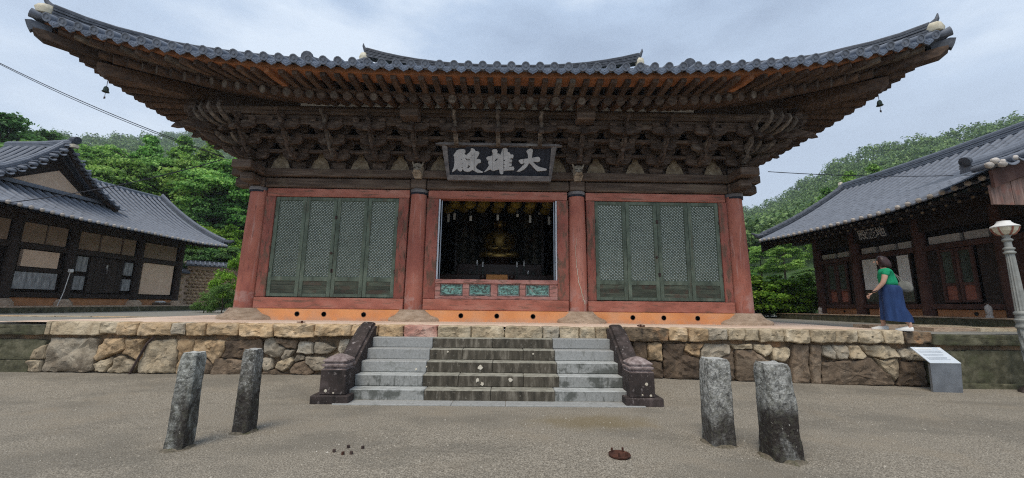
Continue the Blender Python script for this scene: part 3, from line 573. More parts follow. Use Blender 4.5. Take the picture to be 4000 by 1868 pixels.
# ------------------------------------------------------------------ stone steps
st = thing('stone_steps', 'five granite steps, pale blocks at the ends and stained ones in the middle', 'steps', (0, 7.0, 0))
rows = [([520, 925, 1330, 1735, 2125], 'PDDP'), ([480, 902, 1120, 1533, 1747, 2150], 'PDDDP'), ([440, 880, 1325, 1762, 2180], 'PDDH'), ([395, 852, 1093, 1535, 1775, 2210], 'HDDDH'), ([385, 880, 1315, 1735, 2215], 'HDDH')]
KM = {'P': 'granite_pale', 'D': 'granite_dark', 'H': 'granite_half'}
for r_, (ed, kk) in enumerate(rows):
    k = 4 - r_; y0 = 6.565 + k * .2545; z1 = (k + 1) * .1812; L0, L1 = ed[0], ed[-1]
    for j, c in enumerate(kk):
        xa = (ed[j] - L0) / (L1 - L0) * 4.46 - 2.23; xb = (ed[j + 1] - L0) / (L1 - L0) * 4.46 - 2.23
        mb = MB(); dz = random.uniform(-.003, .003); dy = random.uniform(-.004, .004)
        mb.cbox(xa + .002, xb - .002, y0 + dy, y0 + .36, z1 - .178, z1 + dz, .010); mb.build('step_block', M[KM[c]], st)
for xa, xb in ((-2.36, -.56), (-.555, .27), (.275, 2.42)):
    mb = MB(); mb.cbox(xa, xb, 6.30, 6.60, -.06, .022, .006); mb.build('paving_slab', M['granite_pale'], st)
for (x, k, z, s) in ((-.78, 3, .14, .020), (.76, 3, .12, .016), (-1.28, 2, .05, .022), (-1.1, 2, .1, .016), (-.17, 2, .09, .045), (-.2, 1, .11, .035), (.35, 1, .12, .035), (-.12, 1, .05, .03)):
    mb = MB(); pts = [(x + s * math.cos(a) * random.uniform(.6, 1.2), k * .1812 + z + s * math.sin(a) * random.uniform(.6, 1.3)) for a in np.arange(0, 6.28, .7)]
    yy = 6.565 + k * .2545 - .0055; mb.prism(pts, lambda a, b, d: (a, yy + d, b), -.002, .004); mb.build('lichen_patch', M['spot'], st)
for sx in (-1, 1):
    nw = thing('stair_balustrade', 'dark stone balustrade with capped newel at the %s of the steps' % ('left' if sx < 0 else 'right'), 'balustrade', (sx * 2.42, 6.6, 0), group='balustrades flanking the steps')
    X = lambda a: sx * a if sx > 0 else sx * a
    def bx(mb, a0, a1, y0, y1, z0, z1, b=.012): mb.cbox(min(sx * a0, sx * a1), max(sx * a0, sx * a1), y0, y1, z0, z1, b)
    mb = MB(); bx(mb, 2.13, 2.71, 6.33, 6.86, -.05, .13, .012); mb.build('newel_base', M['newel'], nw)
    mb = MB(); bx(mb, 2.205, 2.60, 6.38, 6.76, .13, .50, .012); mb.build('newel_block', M['newel'], nw)
    cxn = sx * 2.405; prof = [(.19, .50), (.195, .505), (.165, .525), (.165, .545), (.20, .552), (.202, .578), (.165, .59), (.165, .61), (.185, .617), (.187, .635), (.15, .665), (.09, .70), (.03, .722), (.004, .728)]
    mb = MB(); q = [(r_ * 1.38, z) for r_, z in prof]
    rings = []
    for (r_, z) in prof: rings.append([(cxn + r_ * a, 6.58 + r_ * b, z) for a, b in ((-.9, -1), (.9, -1), (1, -.9), (1, .9), (.9, 1), (-.9, 1), (-1, .9), (-1, -.9))])
    mb.ring(rings); mb.build('newel_cap', M['newel_top'], nw, smooth=25)
    mb = MB(); 
    prof = [(2.225, -.30), (2.235, -.01), (2.275, .0), (2.287, .05), (2.325, .065), (2.46, .065), (2.495, .05), (2.507, .0), (2.55, -.01), (2.56, -.30)]
    rings = []
    for (y, z) in ((6.72, .45), (6.95, .60), (7.3, .84), (7.55, 1.0), (7.66, 1.075), (7.76, 1.11), (7.86, 1.10), (7.93, 1.02)):
        rings.append([(sx * (a), y, max(z + d, -.05)) for a, d in prof])
    mb.ring(rings); mb.build('sloping_rail', M['newel'], nw, smooth=30)
    mb = MB(); mb.prism([(6.75, -.05), (7.9, -.05), (7.9, .75), (6.75, .2)], lambda a, b, d: (sx * 2.40 + d, a, b), -.17, .17); mb.build('side_slab', M['newel'], nw)
    for (a, z, s) in (((2.47, .33, .028), (2.40, .17, .014), (2.53, .16, .02)) if sx > 0 else ((2.5, .19, .025), (2.38, .16, .014))):
        mb = MB(); mb.lathe([(s, 0), (s * .9, .004), (.001, .006)], 9, Matrix.Translation((sx * a, 6.382, z)) @ Matrix.Rotation(R(90), 4, 'X'), jit=.4, seed=a * 9); mb.build('lichen_patch', M['spot'], nw)

# ------------------------------------------------------------------ main hall
YC = 10.27; ZP = 1.10
M['strip0'] = mat('pale_eave_plaster', [(.3, (.42, .41, .40)), (.7, (.6, .59, .57))], 4, bump=.2, rnd=.05)
M['dragon'] = mat('carved_head', [(.3, (.15, .125, .095)), (.55, (.30, .26, .20)), (.75, (.44, .40, .33))], 9, bump=.6, rnd=.05, layers=[(14, (1, 1, 1), .52, .62, (.07, .05, .04), .7)])
hall = thing('temple_hall', 'large weathered timber temple hall with red columns and sweeping tiled eaves', 'temple hall', (0, YC, ZP))
CX = [-6.39, -2.12, 2.12, 6.39]
for i, x in enumerate(CX):
    mb = MB(); n = 20; rings = []
    lean = -.02 * (1 if x > 0 else -1) if abs(x) > 5 else 0
    k = 1.06 if abs(x) > 5 else 1
    for j, (t, r_) in enumerate(((0, .262), (.15, .255), (.4, .25), (.65, .24), (.85, .227), (1, .217))):
        rings.append([(x + lean * t + r_ * k * (1 + .012 * noise.noise(Vector((math.cos(a) * 2, math.sin(a) * 2, t * 3 + i)))) * math.cos(a), YC + r_ * k * math.sin(a), 1.36 + t * 3.11) for a in [6.2832 * q / n for q in range(n)]])
    mb.ring(rings); c = mb.build('column', M['red'], hall, smooth=50)
    mb = MB(); mb.tube((x, YC, 4.40), (x, YC, 4.455), .232 * k, .232 * k, 20); mb.build('ink_band', M['ink'], c, smooth=50)
    mb = MB(); mb.tube((x, YC, 4.455), (x, YC, 4.54), .236 * k, .236 * k, 20); mb.build('pale_band', M['frame_grey'], c, smooth=50)
    sz = {0: (-6.85, -5.33), 1: (-2.74, -1.33), 2: (1.58, 2.90), 3: (5.52, 7.0)}[i]
    cx_ = (sz[0] + sz[1]) / 2 * .5 + x * .5; hw = (sz[1] - sz[0]) / 2
    mb = MB(); rings = []
    for (f, z, yf) in ((1.0, 1.06, 1.0), (1.02, 1.14, 1), (.96, 1.19, .95), (.72, 1.25, .85), (.62, 1.33, .75), (.56, 1.385, .7)):
        rings.append([(cx_ * (1 - (z - 1.06) * 2.0) + x * (z - 1.06) * 2.0 + hw * f * math.cos(a) * (1 + .16 * noise.noise(Vector((math.cos(a) * 1.5, math.sin(a) * 1.5, z * 3 + i * 5)))), YC - .02 + .56 * yf * math.sin(a) * (1 + .2 * noise.noise(Vector((math.cos(a) * 1.7, math.sin(a) * 1.7, z + i * 9)))), z) for a in [6.2832 * q / 22 for q in range(22)]])
    mb.ring(rings); mb.build('plinth_stone', M['base'], hall, smooth=45)
for cpts in ([(2.064, 10.005, 3.25), (2.03, 10.00, 2.92), (2.06, 9.998, 2.52), (2.10, 9.995, 2.12), (2.20, 9.998, 1.76), (2.28, 10.03, 1.50)],):
    mb = MB(); fine = []
    for a, b in zip(cpts, cpts[1:]):
        for k in range(4): t = k / 4; fine.append((a[0] + (b[0] - a[0]) * t + random.uniform(-.012, .012), YC - math.sqrt(max(.262 ** 2 - (a[0] + (b[0] - a[0]) * t - 2.12) ** 2, .01)) - .001, a[2] + (b[2] - a[2]) * t))
    mb.path(fine, [.003 + .009 * i / len(fine) for i in range(len(fine))], 5); mb.build('pale_split', M['mortar'], hall)
for x in (-6.39, 6.39):   # side columns
    for y in (13.1, 15.9, 18.7):
        mb = MB(); mb.tube((x, y, 1.1), (x, y, 4.5), .25, .22, 14); mb.build('column', M['red'], hall, smooth=50)
    for y0 in (10.5, 13.35, 16.15):
        mb = MB(); mb.box(x - .08, x + .08, y0, y0 + 2.33, 1.1, 4.54); mb.build('side_wall', M['orange'], hall)
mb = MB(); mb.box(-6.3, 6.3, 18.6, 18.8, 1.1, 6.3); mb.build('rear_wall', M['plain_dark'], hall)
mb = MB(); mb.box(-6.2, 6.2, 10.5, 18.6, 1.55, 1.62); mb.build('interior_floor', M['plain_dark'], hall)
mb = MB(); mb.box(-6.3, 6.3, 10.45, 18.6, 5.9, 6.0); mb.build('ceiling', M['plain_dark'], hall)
# orange plaster skirting with vent holes
vents = [[-4.949, -4.284, -3.297], [-.873, .027, .936], [3.45, 4.234, 5.093]]
spans = [(-6.1, -2.35), (-1.85, 1.85), (2.35, 6.1)]
for (x0, x1), vx in zip(spans, vents):
    holes = [[(v + .055 * math.cos(a), 1.25 + .055 * math.sin(a)) for a in [6.2832 * q / 12 for q in range(12)]] for v in vx]
    mb = MB(); mb.prism([[(x0, 1.09), (x1, 1.09), (x1, 1.375), (x0, 1.375)]] + holes, lambda a, b, d: (a, d, b), 10.02, 10.3)
    pl = mb.build('plaster_skirting', M['orange'], hall)
    for v in vx:
        mb = MB(); mb.tube((v, 10.14, 1.25), (v, 10.31, 1.25), .07, n=12); mb.build('vent_back', M['hole'], pl)
        mb = MB(); mb.lathe([(.062, 0), (.062, .012), (.052, .012), (.052, 0)], 14, Matrix.Translation((v, 10.012, 1.25)) @ Matrix.Rotation(R(-90), 4, 'X')); mb.build('vent_ring', M['iron'], pl)
    mb = MB(); mb.cbox(x0, x1, 10.06, 10.36, 1.38, 1.655, .012); mb.build('sill_beam', M['red_wood'], hall)
    mb = MB(); mb.cbox(x0 - (.0), x1, 10.13, 10.38, 4.30, 4.52, .012); mb.build('head_beam', M['red_wood'], hall)
for (a, b, c, d) in ((-6.12, -5.865, -2.62, -2.36), (2.36, 2.575, 5.90, 6.12)):
    for (p, q) in ((a, b), (c, d)):
        mb = MB(); mb.cbox(p, q, 10.12, 10.34, 1.66, 4.295, .01); mb.build('door_jamb', M['jamb'], hall)
for (p, q) in ((-1.87, -1.57), (1.58, 1.87)):
    mb = MB(); mb.cbox(p, q, 10.12, 10.36, 1.66, 4.295, .01); mb.build('door_jamb', M['jamb'], hall)
# lattice door leaves
def bars(x0, x1, z0, z1, sp, w, y0, y1):
    mb = MB(); H = z1 - z0; Wd = x1 - x0
    for sg in (1, -1):
        c = -H
        while c < Wd:
            if sg > 0: pts = [(x0 + c + t, z0 + t) for t in (max(0, -c), min(H, Wd - c))]
            else: pts = [(x0 + c + t, z1 - t) for t in (max(0, -c), min(H, Wd - c))]
            (xa, za), (xb, zb) = pts
            if xb - xa > .01:
                n_ = (w / 2 * .7071); o_ = (-n_, n_) if sg > 0 else (n_, n_)
                ya, yb = (y0, y1) if sg > 0 else (y0 + .004, y1 + .004)
                v = [(xa + o_[0], ya, za + o_[1]), (xa - o_[0], ya, za - o_[1]), (xb - o_[0], ya, zb - o_[1]), (xb + o_[0], ya, zb + o_[1])]
                v += [(p[0], yb, p[2]) for p in v]
                mb.add(v, [(0, 1, 2, 3), (0, 4, 5, 1), (2, 6, 7, 3), (1, 5, 6, 2), (0, 3, 7, 4)])
            c += sp
    return mb
lat = bars(-.29, .29, 2.19, 4.20, .078, .017, 10.166, 10.187)
LC = (0, 10.165, 2.19); lat.v = [(a - LC[0], b - LC[1], c - LC[2]) for a, b, c in lat.v]; lat_me = lat.mesh('lattice', M['lattice'])
def leaf(xc, w, i):
    h = w / 2; s = .07; y0, y1 = 10.15, 10.20; z0, z1 = 1.675, 4.285; mb = MB()
    mb.cbox(xc - h + .004, xc - h + s + .03, y0, y1, z0, z1, .006); mb.cbox(xc + h - s - .03, xc + h - .004, y0, y1, z0, z1, .006)
    for (a, b) in ((z0, z0 + .08), (2.075, 2.19), (4.20, z1)): mb.cbox(xc - h + s + .03, xc + h - s - .03, y0 + .003, y1, a, b, .006)
    lf = mb.build('door_leaf', M['green'], hall)
    k = (w - 2 * (s + .03)) / .58
    o = mk('lattice', lat_me, lf, Matrix.Translation((xc, LC[1], LC[2])) @ Matrix.Diagonal((k, 1, 1, 1))); o['kind'] = 'stuff'
    mb = MB(); mb.box(xc - h + s, xc + h - s, 10.193, 10.198, 2.15, 4.22); mb.build('paper_screen', M['paper'], lf)
    for q in range(3):
        mb = MB(); za = z0 + .083 + q * .105; mb.box(xc - h + s + .032, xc + h - s - .032, y0 + .018 + .003 * (q % 2), y1 - .005, za, za + .103); mb.build('panel_board', M['green_panel'], lf)
    for q in (2.3, 3.7):
        mb = MB(); sx = -1 if i % 2 == 0 else 1; mb.box(xc + sx * (h - .012) - .02, xc + sx * (h - .012) + .02, y0 - .012, y0 - .001, q, q + .09); mb.build('hinge', M['iron'], lf)
for (x0, x1) in ((-5.865, -2.62), (2.575, 5.90)):
    w = (x1 - x0) / 4
    for i in range(4): leaf(x0 + w * (i + .5), w, i)
    xc = (x0 + x1) / 2
    mb = MB(); mb.lathe([(.035, 0), (.035, .01), (.012, .02), (.02, .03), (.001, .04)], 10, Matrix.Translation((xc - .05, 10.148, 2.8)) @ Matrix.Rotation(R(90), 4, 'X')); mb.build('door_ring', M['iron'], hall)
# the low apron under the open centre bay
mb = MB(); mb.cbox(-1.568, 1.578, 10.10, 10.34, 2.055, 2.165, .012); mb.build('window_sill', M['pink_wood'], hall)
mb = MB(); mb.cbox(-1.568, 1.578, 10.13, 10.30, 1.66, 1.745, .008); mb.build('apron_rail', M['pink_wood'], hall)
px_ = [(-1.44, -.86), (-.70, -.14), (.03, .60), (.75, 1.37)]
last = -1.568
for (a, b) in px_ + [(1.578, 1.7)]:
    mb = MB(); mb.cbox(last, a, 10.135, 10.30, 1.746, 2.054, .006); mb.build('apron_post', M['pink_wood'], hall)
    last = b
for (a, b) in px_:
    mb = MB(); mb.cbox(a + .003, b - .003, 10.165, 10.22, 1.75, 2.05, .01); fr = mb.build('panel_frame', M['granite_half'], hall)
    mb = MB(); mb.cbox(a + .03, b - .03, 10.157, 10.17, 1.785, 2.02, .004); mb.build('turquoise_board', M['teal'], fr)
for x in (-1.545, 1.555):
    mb = MB(); mb.box(x - .02, x + .02, 10.17, 10.2, 2.166, 4.29); mb.build('sliding_window_edge', M['panel_face'], hall)
    mb = MB(); mb.box(x - .012 + (.05 if x < 0 else -.05), x + .012 + (.05 if x < 0 else -.05), 10.25, 10.27, 2.166, 4.29); mb.build('sliding_window_edge', M['steel'], hall)
# beams over the columns
prev = CX[0] - .22
for i in range(3):
    a, b = CX[i] + (.21), CX[i + 1] - (.21)
    mb = MB(); mb.cbox(a, b, 10.10, 10.44, 4.545, 4.805, .03); mb.build('lintel_beam', M['wood_beam'], hall)
xs_ = [-7.05, -2.12, 2.12, 7.05]
for i in range(3):
    mb = MB(); mb.cbox(xs_[i] + .003, xs_[i + 1] - .003, 10.02, 10.5, 4.83, 5.045, .02); mb.build('plate_beam', M['wood_beam'], hall)
for x in CX:
    mb = MB(); mb.cbox(x - .2, x + .2, 10.06, 10.46, 4.54, 4.82, .03); mb.build('column_head', M['wood_beam'], hall)
for sx in (-1, 1):
    x = sx * 6.39
    mb = MB(); mb.cbox(min(sx * 6.6, sx * 7.0), max(sx * 6.6, sx * 7.0), 10.12, 10.42, 4.56, 4.80, .04); mb.build('beam_end', M['wood'], hall)
    mb = MB(); mb.cbox(x - .17, x + .17, 9.62, 10.055, 4.57, 4.80, .05); mb.build('beam_end', M['wood_beam'], hall)
    mb = MB(); mb.cbox(x - .24, x + .24, 9.40, 10.015, 4.835, 5.05, .02); mb.build('beam_end', M['wood_beam'], hall)
    mb = MB(); mb.cbox(x - .24, x + .24, 10.51, 19.2, 4.83, 5.045, .02); mb.build('plate_beam', M['wood_beam'], hall)
    mb = MB(); mb.cbox(x - .16, x + .16, 10.5, 18.7, 4.55, 4.80, .02); mb.build('lintel_beam', M['wood_beam'], hall)

# brackets
def LB(mb, name, m): return mb.mesh(name, m)
STP = .36
def tongue(p, up=True, L=.33):
    if up: pts = [(.3, 0), (-p + .12, 0), (-p - .02, .005), (-p - .14, .03), (-p - L * .9, .135), (-p - L, .215), (-p - L * .72, .185), (-p - .14, .165), (-p - .02, .19), (.3, .19)]
    else: pts = [(.3, 0), (-p + .12, 0), (-p + .02, -.015), (-p - .10, -.06), (-p - L * .7, -.135), (-p - L, -.14), (-p - L * .85, -.03), (-p - .13, .09), (-p - .03, .17), (.3, .19)]
    mb = MB(); mb.prism(pts, lambda a, b, d: (d, a, b), -.055, .055); return mb
def armm(w):
    h = w / 2; pts = [(-h, .17), (-h, .09), (-h + .05, .035), (-h + .12, .006), (-h + .18, 0), (h - .18, 0), (h - .12, .006), (h - .05, .035), (h, .09), (h, .17)]
    mb = MB(); mb.prism(pts, lambda a, b, d: (a, d, b), -.05, .05); return mb
ME = {}
mb = MB(); mb.ring([[(-.13, -.13, 0), (.13, -.13, 0), (.13, .13, 0), (-.13, .13, 0)], [(-.18, -.18, .10), (.18, -.18, .10), (.18, .18, .10), (-.18, .18, .10)], [(-.18, -.18, .19), (.18, -.18, .19), (.18, .18, .19), (-.18, .18, .19)]]); ME['cap'] = mb.mesh('capital_block', M['wood'])
mb = MB(); mb.ring([[(-.055, -.055, 0), (.055, -.055, 0), (.055, .055, 0), (-.055, .055, 0)], [(-.085, -.075, .045), (.085, -.075, .045), (.085, .075, .045), (-.085, .075, .045)], [(-.085, -.075, .10), (.085, -.075, .10), (.085, .075, .10), (-.085, .075, .10)]]); ME['soro'] = mb.mesh('bearing_block', M['wood'])
for w in (.58, .66, .80, .92): ME['arm', w] = armm(w).mesh('bracket_arm', M['wood'])
for k in range(4): ME['t', k] = tongue(STP * (k + 1) if k < 3 else STP * 3, k < 2, .30 if k < 3 else .12).mesh('bracket_tongue', M['wood_pale'] if k in (1,) else M['wood'])
def zk(k): return .19 + .27 * k
for pale in (False, True, 'top'):
    mb = MB(); P_ = []
    for i in range(15): t = i / 14 if pale != 'top' else .55 + .45 * i / 14; P_.append((.012 * math.sin(t * 19), -.62 - .78 * t + .05 * math.sin(t * 25), .17 + .92 * t))
    mb.path(P_, [.045 + .016 * math.sin(i * 1.9) for i in range(15)], 7); ME['stem', pale] = mb.mesh('carved_stem', M['wood_pale' if pale else 'wood'], smooth=40)
def bracket(Mw, full=True):
    cap = mk('bracket_set', ME['cap'], hall, Mw)
    for k in range(1 if abs(Mw.translation.x) < 1.6 else 0, 3): mk('bracket_tongue', ME['t', k], cap, Mw @ Matrix.Translation((0, 0, zk(k))))
    mk('bracket_tongue', ME['t', 3], cap, Mw @ Matrix.Translation((0, 0, zk(3) - .02)))
    pl_ = random.random() < .3; mk('carved_stem', ME['stem', 'top'] if abs(Mw.translation.x) < 1.6 else ME['stem', pl_], cap, Mw)
    lst = [(0, 0, .80), (0, 1, .66), (1, 1, .92), (1, 2, .66), (2, 2, .92), (2, 3, .80), (1, 0, .92)]
    for (k, j, w) in lst:
        z = zk(k); mk('bracket_arm', ME['arm', w], cap, Mw @ Matrix.Translation((0, -STP * j, z)))
        if (k, j) in ((0, 0), (1, 0)): continue
        for s in (-1, 1): mk('bearing_block', ME['soro'], cap, Mw @ Matrix.Translation((s * (w / 2 - .08), -STP * j, z + .172)))
    return cap
fx = []
for b in range(3):
    for k in range(4):
        fx.append(CX[b] + (CX[b + 1] - CX[b]) * k / 4)
fx.append(CX[3])
for x in fx: bracket(Matrix.Translation((x, 10.26, 5.047)))
# sides: one joined piece of timber per set, they are only seen end-on
def joined_bracket(diag=False):
    mb = MB()
    def addm(me, Mx): mb.add([v.co for v in me.vertices], [tuple(p.vertices) for p in me.polygons], Mx)
    addm(ME['cap'], Matrix.Identity(4))
    for k in range(4): addm(ME['t', k], Matrix.Translation((0, 0, zk(k))) @ (Matrix.Diagonal((1, 1.42, 1, 1)) if diag else Matrix.Identity(4)))
    if not diag:
        for (k, j, w) in ((0, 0, .8), (0, 1, .58), (1, 1, .8), (1, 2, .58), (2, 2, .8), (2, 3, .8)): addm(ME['arm', w], Matrix.Translation((0, -STP * j, zk(k))))
    return mb.mesh('side_bracket', M['wood'])
JB = joined_bracket(); JD = joined_bracket(True)
for sx in (-1, 1):
    for q in range(0, 9):
        y = 10.27 + q * 8.43 / 8
        o = mk('side_bracket', JB, hall, Matrix.Translation((sx * 6.39, y, 5.047)) @ Matrix.Rotation(sx * R(90), 4, 'Z')); 
    for a in (45,):
        mk('corner_bracket', JD, hall, Matrix.Translation((sx * 6.39, 10.26, 5.047)) @ Matrix.Rotation(sx * R(a), 4, 'Z'))
# corner clusters: carved spear tongues fanning out
for sx in (-1, 1):
    for k in range(3):
        for (a, L) in ((18, .95), (33, 1.15), (58, 1.15), (74, .95)):
            Mx = Matrix.Translation((sx * 6.39, 10.26, 5.047 + zk(k))) @ Matrix.Rotation(sx * R(a + random.uniform(-3, 3)), 4, 'Z') @ Matrix.Diagonal((.8, L, 1, 1))
            mk('carved_tongue', ME['t', k], hall, Mx)
    for k in range(9):   # curled lotus tips on the outer rank
        a = R(5 + 80 * k / 8); rr = 1.42; x = sx * (6.39 + rr * math.sin(a)); y = 10.26 - rr * math.cos(a)
        mb = MB(); dx, dy = sx * math.sin(a), -math.cos(a)
        pts = [(x + dx * t, y + dy * t, 5.047 + zk(2) + .12 + h) for t, h in ((-.3, -.06), (-.05, -.02), (.12, .06), (.22, .17), (.2, .28), (.12, .33))]
        mb.path(pts, [.05, .06, .055, .045, .035, .012], 6); mb.build('carved_tip', M['wood_pale'], hall, smooth=50)
# plaster niches, frieze boards, closing boards
for i in range(12):
    xa, xb = fx[i] + .19, fx[i + 1] - .19; xm = (xa + xb) / 2; h = (xb - xa) / 2
    pts = [(xm - h * .8, 5.048), (xm + h * .8, 5.048), (xm + h * .72, 5.10), (xm + h * .62, 5.2), (xm + h * .5, 5.3), (xm + h * .3, 5.36), (xm + h * .2, 5.46), (xm, 5.52), (xm - h * .2, 5.46), (xm - h * .3, 5.36), (xm - h * .5, 5.3), (xm - h * .62, 5.2), (xm - h * .72, 5.10)]
    mb = MB(); mb.prism(pts, lambda a, b, d: (a, d, b), 10.16, 10.2); mb.build('niche_plaster', M['niche'], hall)
    mb = MB(); mb.box(fx[i] + .06, fx[i + 1] - .06, 10.24, 10.28, 5.05, 6.3); mb.build('closing_board', M['wood'], hall)
    for (k, j) in ((0, 1), (1, 1), (1, 2), (2, 2)):
        mb = MB(); z = 5.05 + zk(k) + .178; mb.cbox(fx[i] + .06, fx[i + 1] - .06, 10.26 - STP * j - .04, 10.26 - STP * j + .04, z, z + .085, .006); mb.build('tie_beam', M['wood'], hall)
    mb = MB(); mb.box(fx[i] + .06, fx[i + 1] - .06, 9.19, 9.23, 5.90, 6.12); mb.build('frieze_board', M['wood_beam'], hall)
    for j in range(3):
        mb = MB(); mb.box(fx[i] + .06, fx[i + 1] - .06, 10.2 - STP * (j + 1) + .04, 10.2 - STP * j - .01, 5.05 + zk(j) + .25, 5.05 + zk(j) + .265); mb.build('soffit_board', M['wood'], hall)
for sx in (-1, 1):
    mb = MB(); mb.box(sx * 6.39 - .02, sx * 6.39 + .02, 10.3, 18.7, 5.05, 6.3); mb.build('closing_board', M['plain_dark'], hall)
# outer purlin
mb = MB(); mb.box(-4.9, 4.9, 9.10, 9.13, 6.345, 6.5); mb.build('plaster_band', M['strip0'], hall)
for i in range(3):
    a = [-7.75, -2.12, 2.12, 7.75][i:i + 2]
    mb = MB(); mb.cbox(a[0] + .002, a[1] - .002, 9.10, 9.26, 6.12, 6.2, .01); mb.tube((a[0] + .002, 9.18, 6.27), (a[1] - .002, 9.18, 6.27), .095, n=10); mb.build('eave_purlin', M['wood_beam'], hall, smooth=40)
for sx in (-1, 1):
    mb = MB(); mb.tube((sx * 7.47, 9.0, 6.26), (sx * 7.47, 20, 6.26), .10, n=8); mb.build('eave_purlin', M['wood'], hall, smooth=40)
for x in (CX[1], CX[2]):
    mb = MB(); mb.cbox(x - .22, x + .22, 8.72, 9.085, 5.93, 6.33, .03); mb.build('beam_end', M['wood_beam'], hall)
    # carved dragon head on the inner columns
    mb = MB(); s = 1
    prof = [(-.10, 0), (.10, 0)]
    mb.ring([[(x - .09, 9.98, 4.80), (x + .09, 9.98, 4.80), (x + .09, 10.06, 4.80), (x - .09, 10.06, 4.80)],
             [(x - .12, 9.86, 4.90), (x + .12, 9.86, 4.90), (x + .13, 10.06, 4.90), (x - .13, 10.06, 4.90)],
             [(x - .07, 9.76, 4.96), (x + .07, 9.76, 4.96), (x + .13, 10.06, 4.98), (x - .13, 10.06, 4.98)],
             [(x - .09, 9.84, 5.03), (x + .09, 9.84, 5.03), (x + .14, 10.06, 5.06), (x - .14, 10.06, 5.06)],
             [(x - .12, 9.88, 5.13), (x + .12, 9.88, 5.13), (x + .13, 10.06, 5.14), (x - .13, 10.06, 5.14)],
             [(x - .05, 9.92, 5.20), (x + .05, 9.92, 5.20), (x + .07, 10.06, 5.21), (x - .07, 10.06, 5.21)]])
    dh = mb.build('dragon_head', M['dragon'], hall, smooth=25)
    for s in (-1, 1):
        mb = MB(); mb.path([(x + s * .10, 9.93, 5.12), (x + s * .15, 9.93, 5.25), (x + s * .13, 9.95, 5.38)], [.03, .022, .01], 6); mb.build('horn', M['dragon'], dh)
        mb = MB(); mb.box(x + s * .06 - .03, x + s * .06 + .03, 9.835, 9.86, 5.045, 5.062); mb.build('eye', M['hole'], dh)
    mb = MB(); mb.box(x - .09, x + .09, 9.845, 9.875, 4.905, 4.925); mb.build('mouth', M['hole'], dh)

# ---- eaves
def lift(a): return 9.05e-5 * abs(a) ** 4
def EF(x): return Vector((x, 7.62 - .42 * (abs(x) / 9.38) ** 2.2, 6.375 + lift(x)))
def ES(y, sx):
    t = abs(y - 14.45) / 7.25
    return Vector((sx * (8.98 + .40 * t ** 2.2), y, 6.42 + .66 * t ** 4))
XE = 9.38
def rafter_line(e, side, sx=1):
    """returns E (drip), fly end, P2 (lower rafter end), inner point"""
    if side == 'f':
        x = e.x; a = abs(x); s = 1 if x >= 0 else -1
        I = Vector((x, 11.4, 7.15)) if a < 4 else Vector((s * (4 + (a - 4) / (XE - 4) * 1.35), 11.4 - (a - 4) / (XE - 4) * .3, 7.15))
    else:
        t = min(max((10.9 - e.y + 2.0) / 5.6, 0), 1) if e.y < 12.9 else (min(max((e.y - 16.0) / 5.6, 0), 1) if e.y > 16 else 0)
        yi = e.y if t == 0 else (e.y + (11.6 - e.y) * t if e.y < 14 else e.y + (17.3 - e.y) * t)
        I = Vector((sx * 5.25, yi, 7.15))
    d = Vector((I.x - e.x, I.y - e.y, 0)); Lh = d.length; d.normalize()
    k = (e.z - 6.375)
    F = e + d * .20; F.z = 6.365 + k * .97; 
    P = e + d * min(.80, Lh * .3); P.z = 6.205 + k * .86
    if side == 's': F = e + d * .10; F.z = 6.33 + k * .97; P = e + d * .50; P.z = 6.13 + k * .88
    return d, F, P, I
fronts = [EF(-9.15 + 18.3 * i / 61) for i in range(62)]
sides = {sx: [ES(7.45 + .3 * i, sx) for i in range(46)] for sx in (-1, 1)}
rows_ = []
for side, sx, lst in (('f', 1, fronts), ('s', -1, sides[-1]), ('s', 1, sides[1])):
    data = []
    for e in lst:
        d, F, P, I = rafter_line(e, side, sx); data.append((e, d, F, P, I))
        # square flying rafter
        if random.random() > -1:
            inn = P + d * .35; inn.z = P.z + .20 + .02
            ax = (F - Vector((inn.x, inn.y, F.z + .05 + (inn.z - P.z - .2) )))
            p0 = F; p1 = Vector((inn.x, inn.y, P.z + .215))
            z = (p1 - p0).normalized(); xv = z.cross(Vector((0, 0, 1))).normalized(); yv = xv.cross(z)
            L_ = (p1 - p0).length
            mb = MB(); Mx = Matrix.Identity(4)
            for r_ in range(3): Mx[r_][0] = xv[r_]; Mx[r_][1] = z[r_]; Mx[r_][2] = yv[r_]; Mx[r_][3] = p0[r_]
            mb.ring([[(-.055, 0, -.06), (.055, 0, -.06), (.062, 0, .06), (-.062, 0, .06)], [(-.064, .25, -.085), (.064, .25, -.085), (.064, .25, .06), (-.064, .25, .06)], [(-.064, L_, -.085), (.064, L_, -.085), (.064, L_, .06), (-.064, L_, .06)]])
            mb.v = [tuple(Mx @ Vector(p)) for p in mb.v]
            rq = random.random(); mb.build('flying_rafter', M['wood_pale'] if rq < .10 else (M['orange_board'] if side == 'f' and (abs(e.x + 4.9) < .16 or abs(e.x - 5.6) < .16) else M['wood_log']), hall)
        mb = MB(); q = P + (I - P) * .92; rr = .105 + random.uniform(-.007, .007)
        mb.tube(P, q, rr, rr * 1.05, 9); rf = mb.build('rafter', M['wood_log'], hall, smooth=50)
        dd = (P - q).normalized()
        if side == 'f':
            mb = MB(); mb.tube(P + dd * .001, P + dd * .004, rr * .8, n=9); mb.build('painted_end', M['wood_pale'] if random.random() < .3 else M['wood'], rf)
    rows_.append(data)
def strip(name, A, B, th, m):
    """closed slab between polylines A and B (lists of points), thickness th downwards"""
    mb = MB(); rings = [[a, b, b + Vector((0, 0, th)), a + Vector((0, 0, th))] for a, b in zip(A, B)]
    mb.ring(rings); return mb.build(name, m, hall)
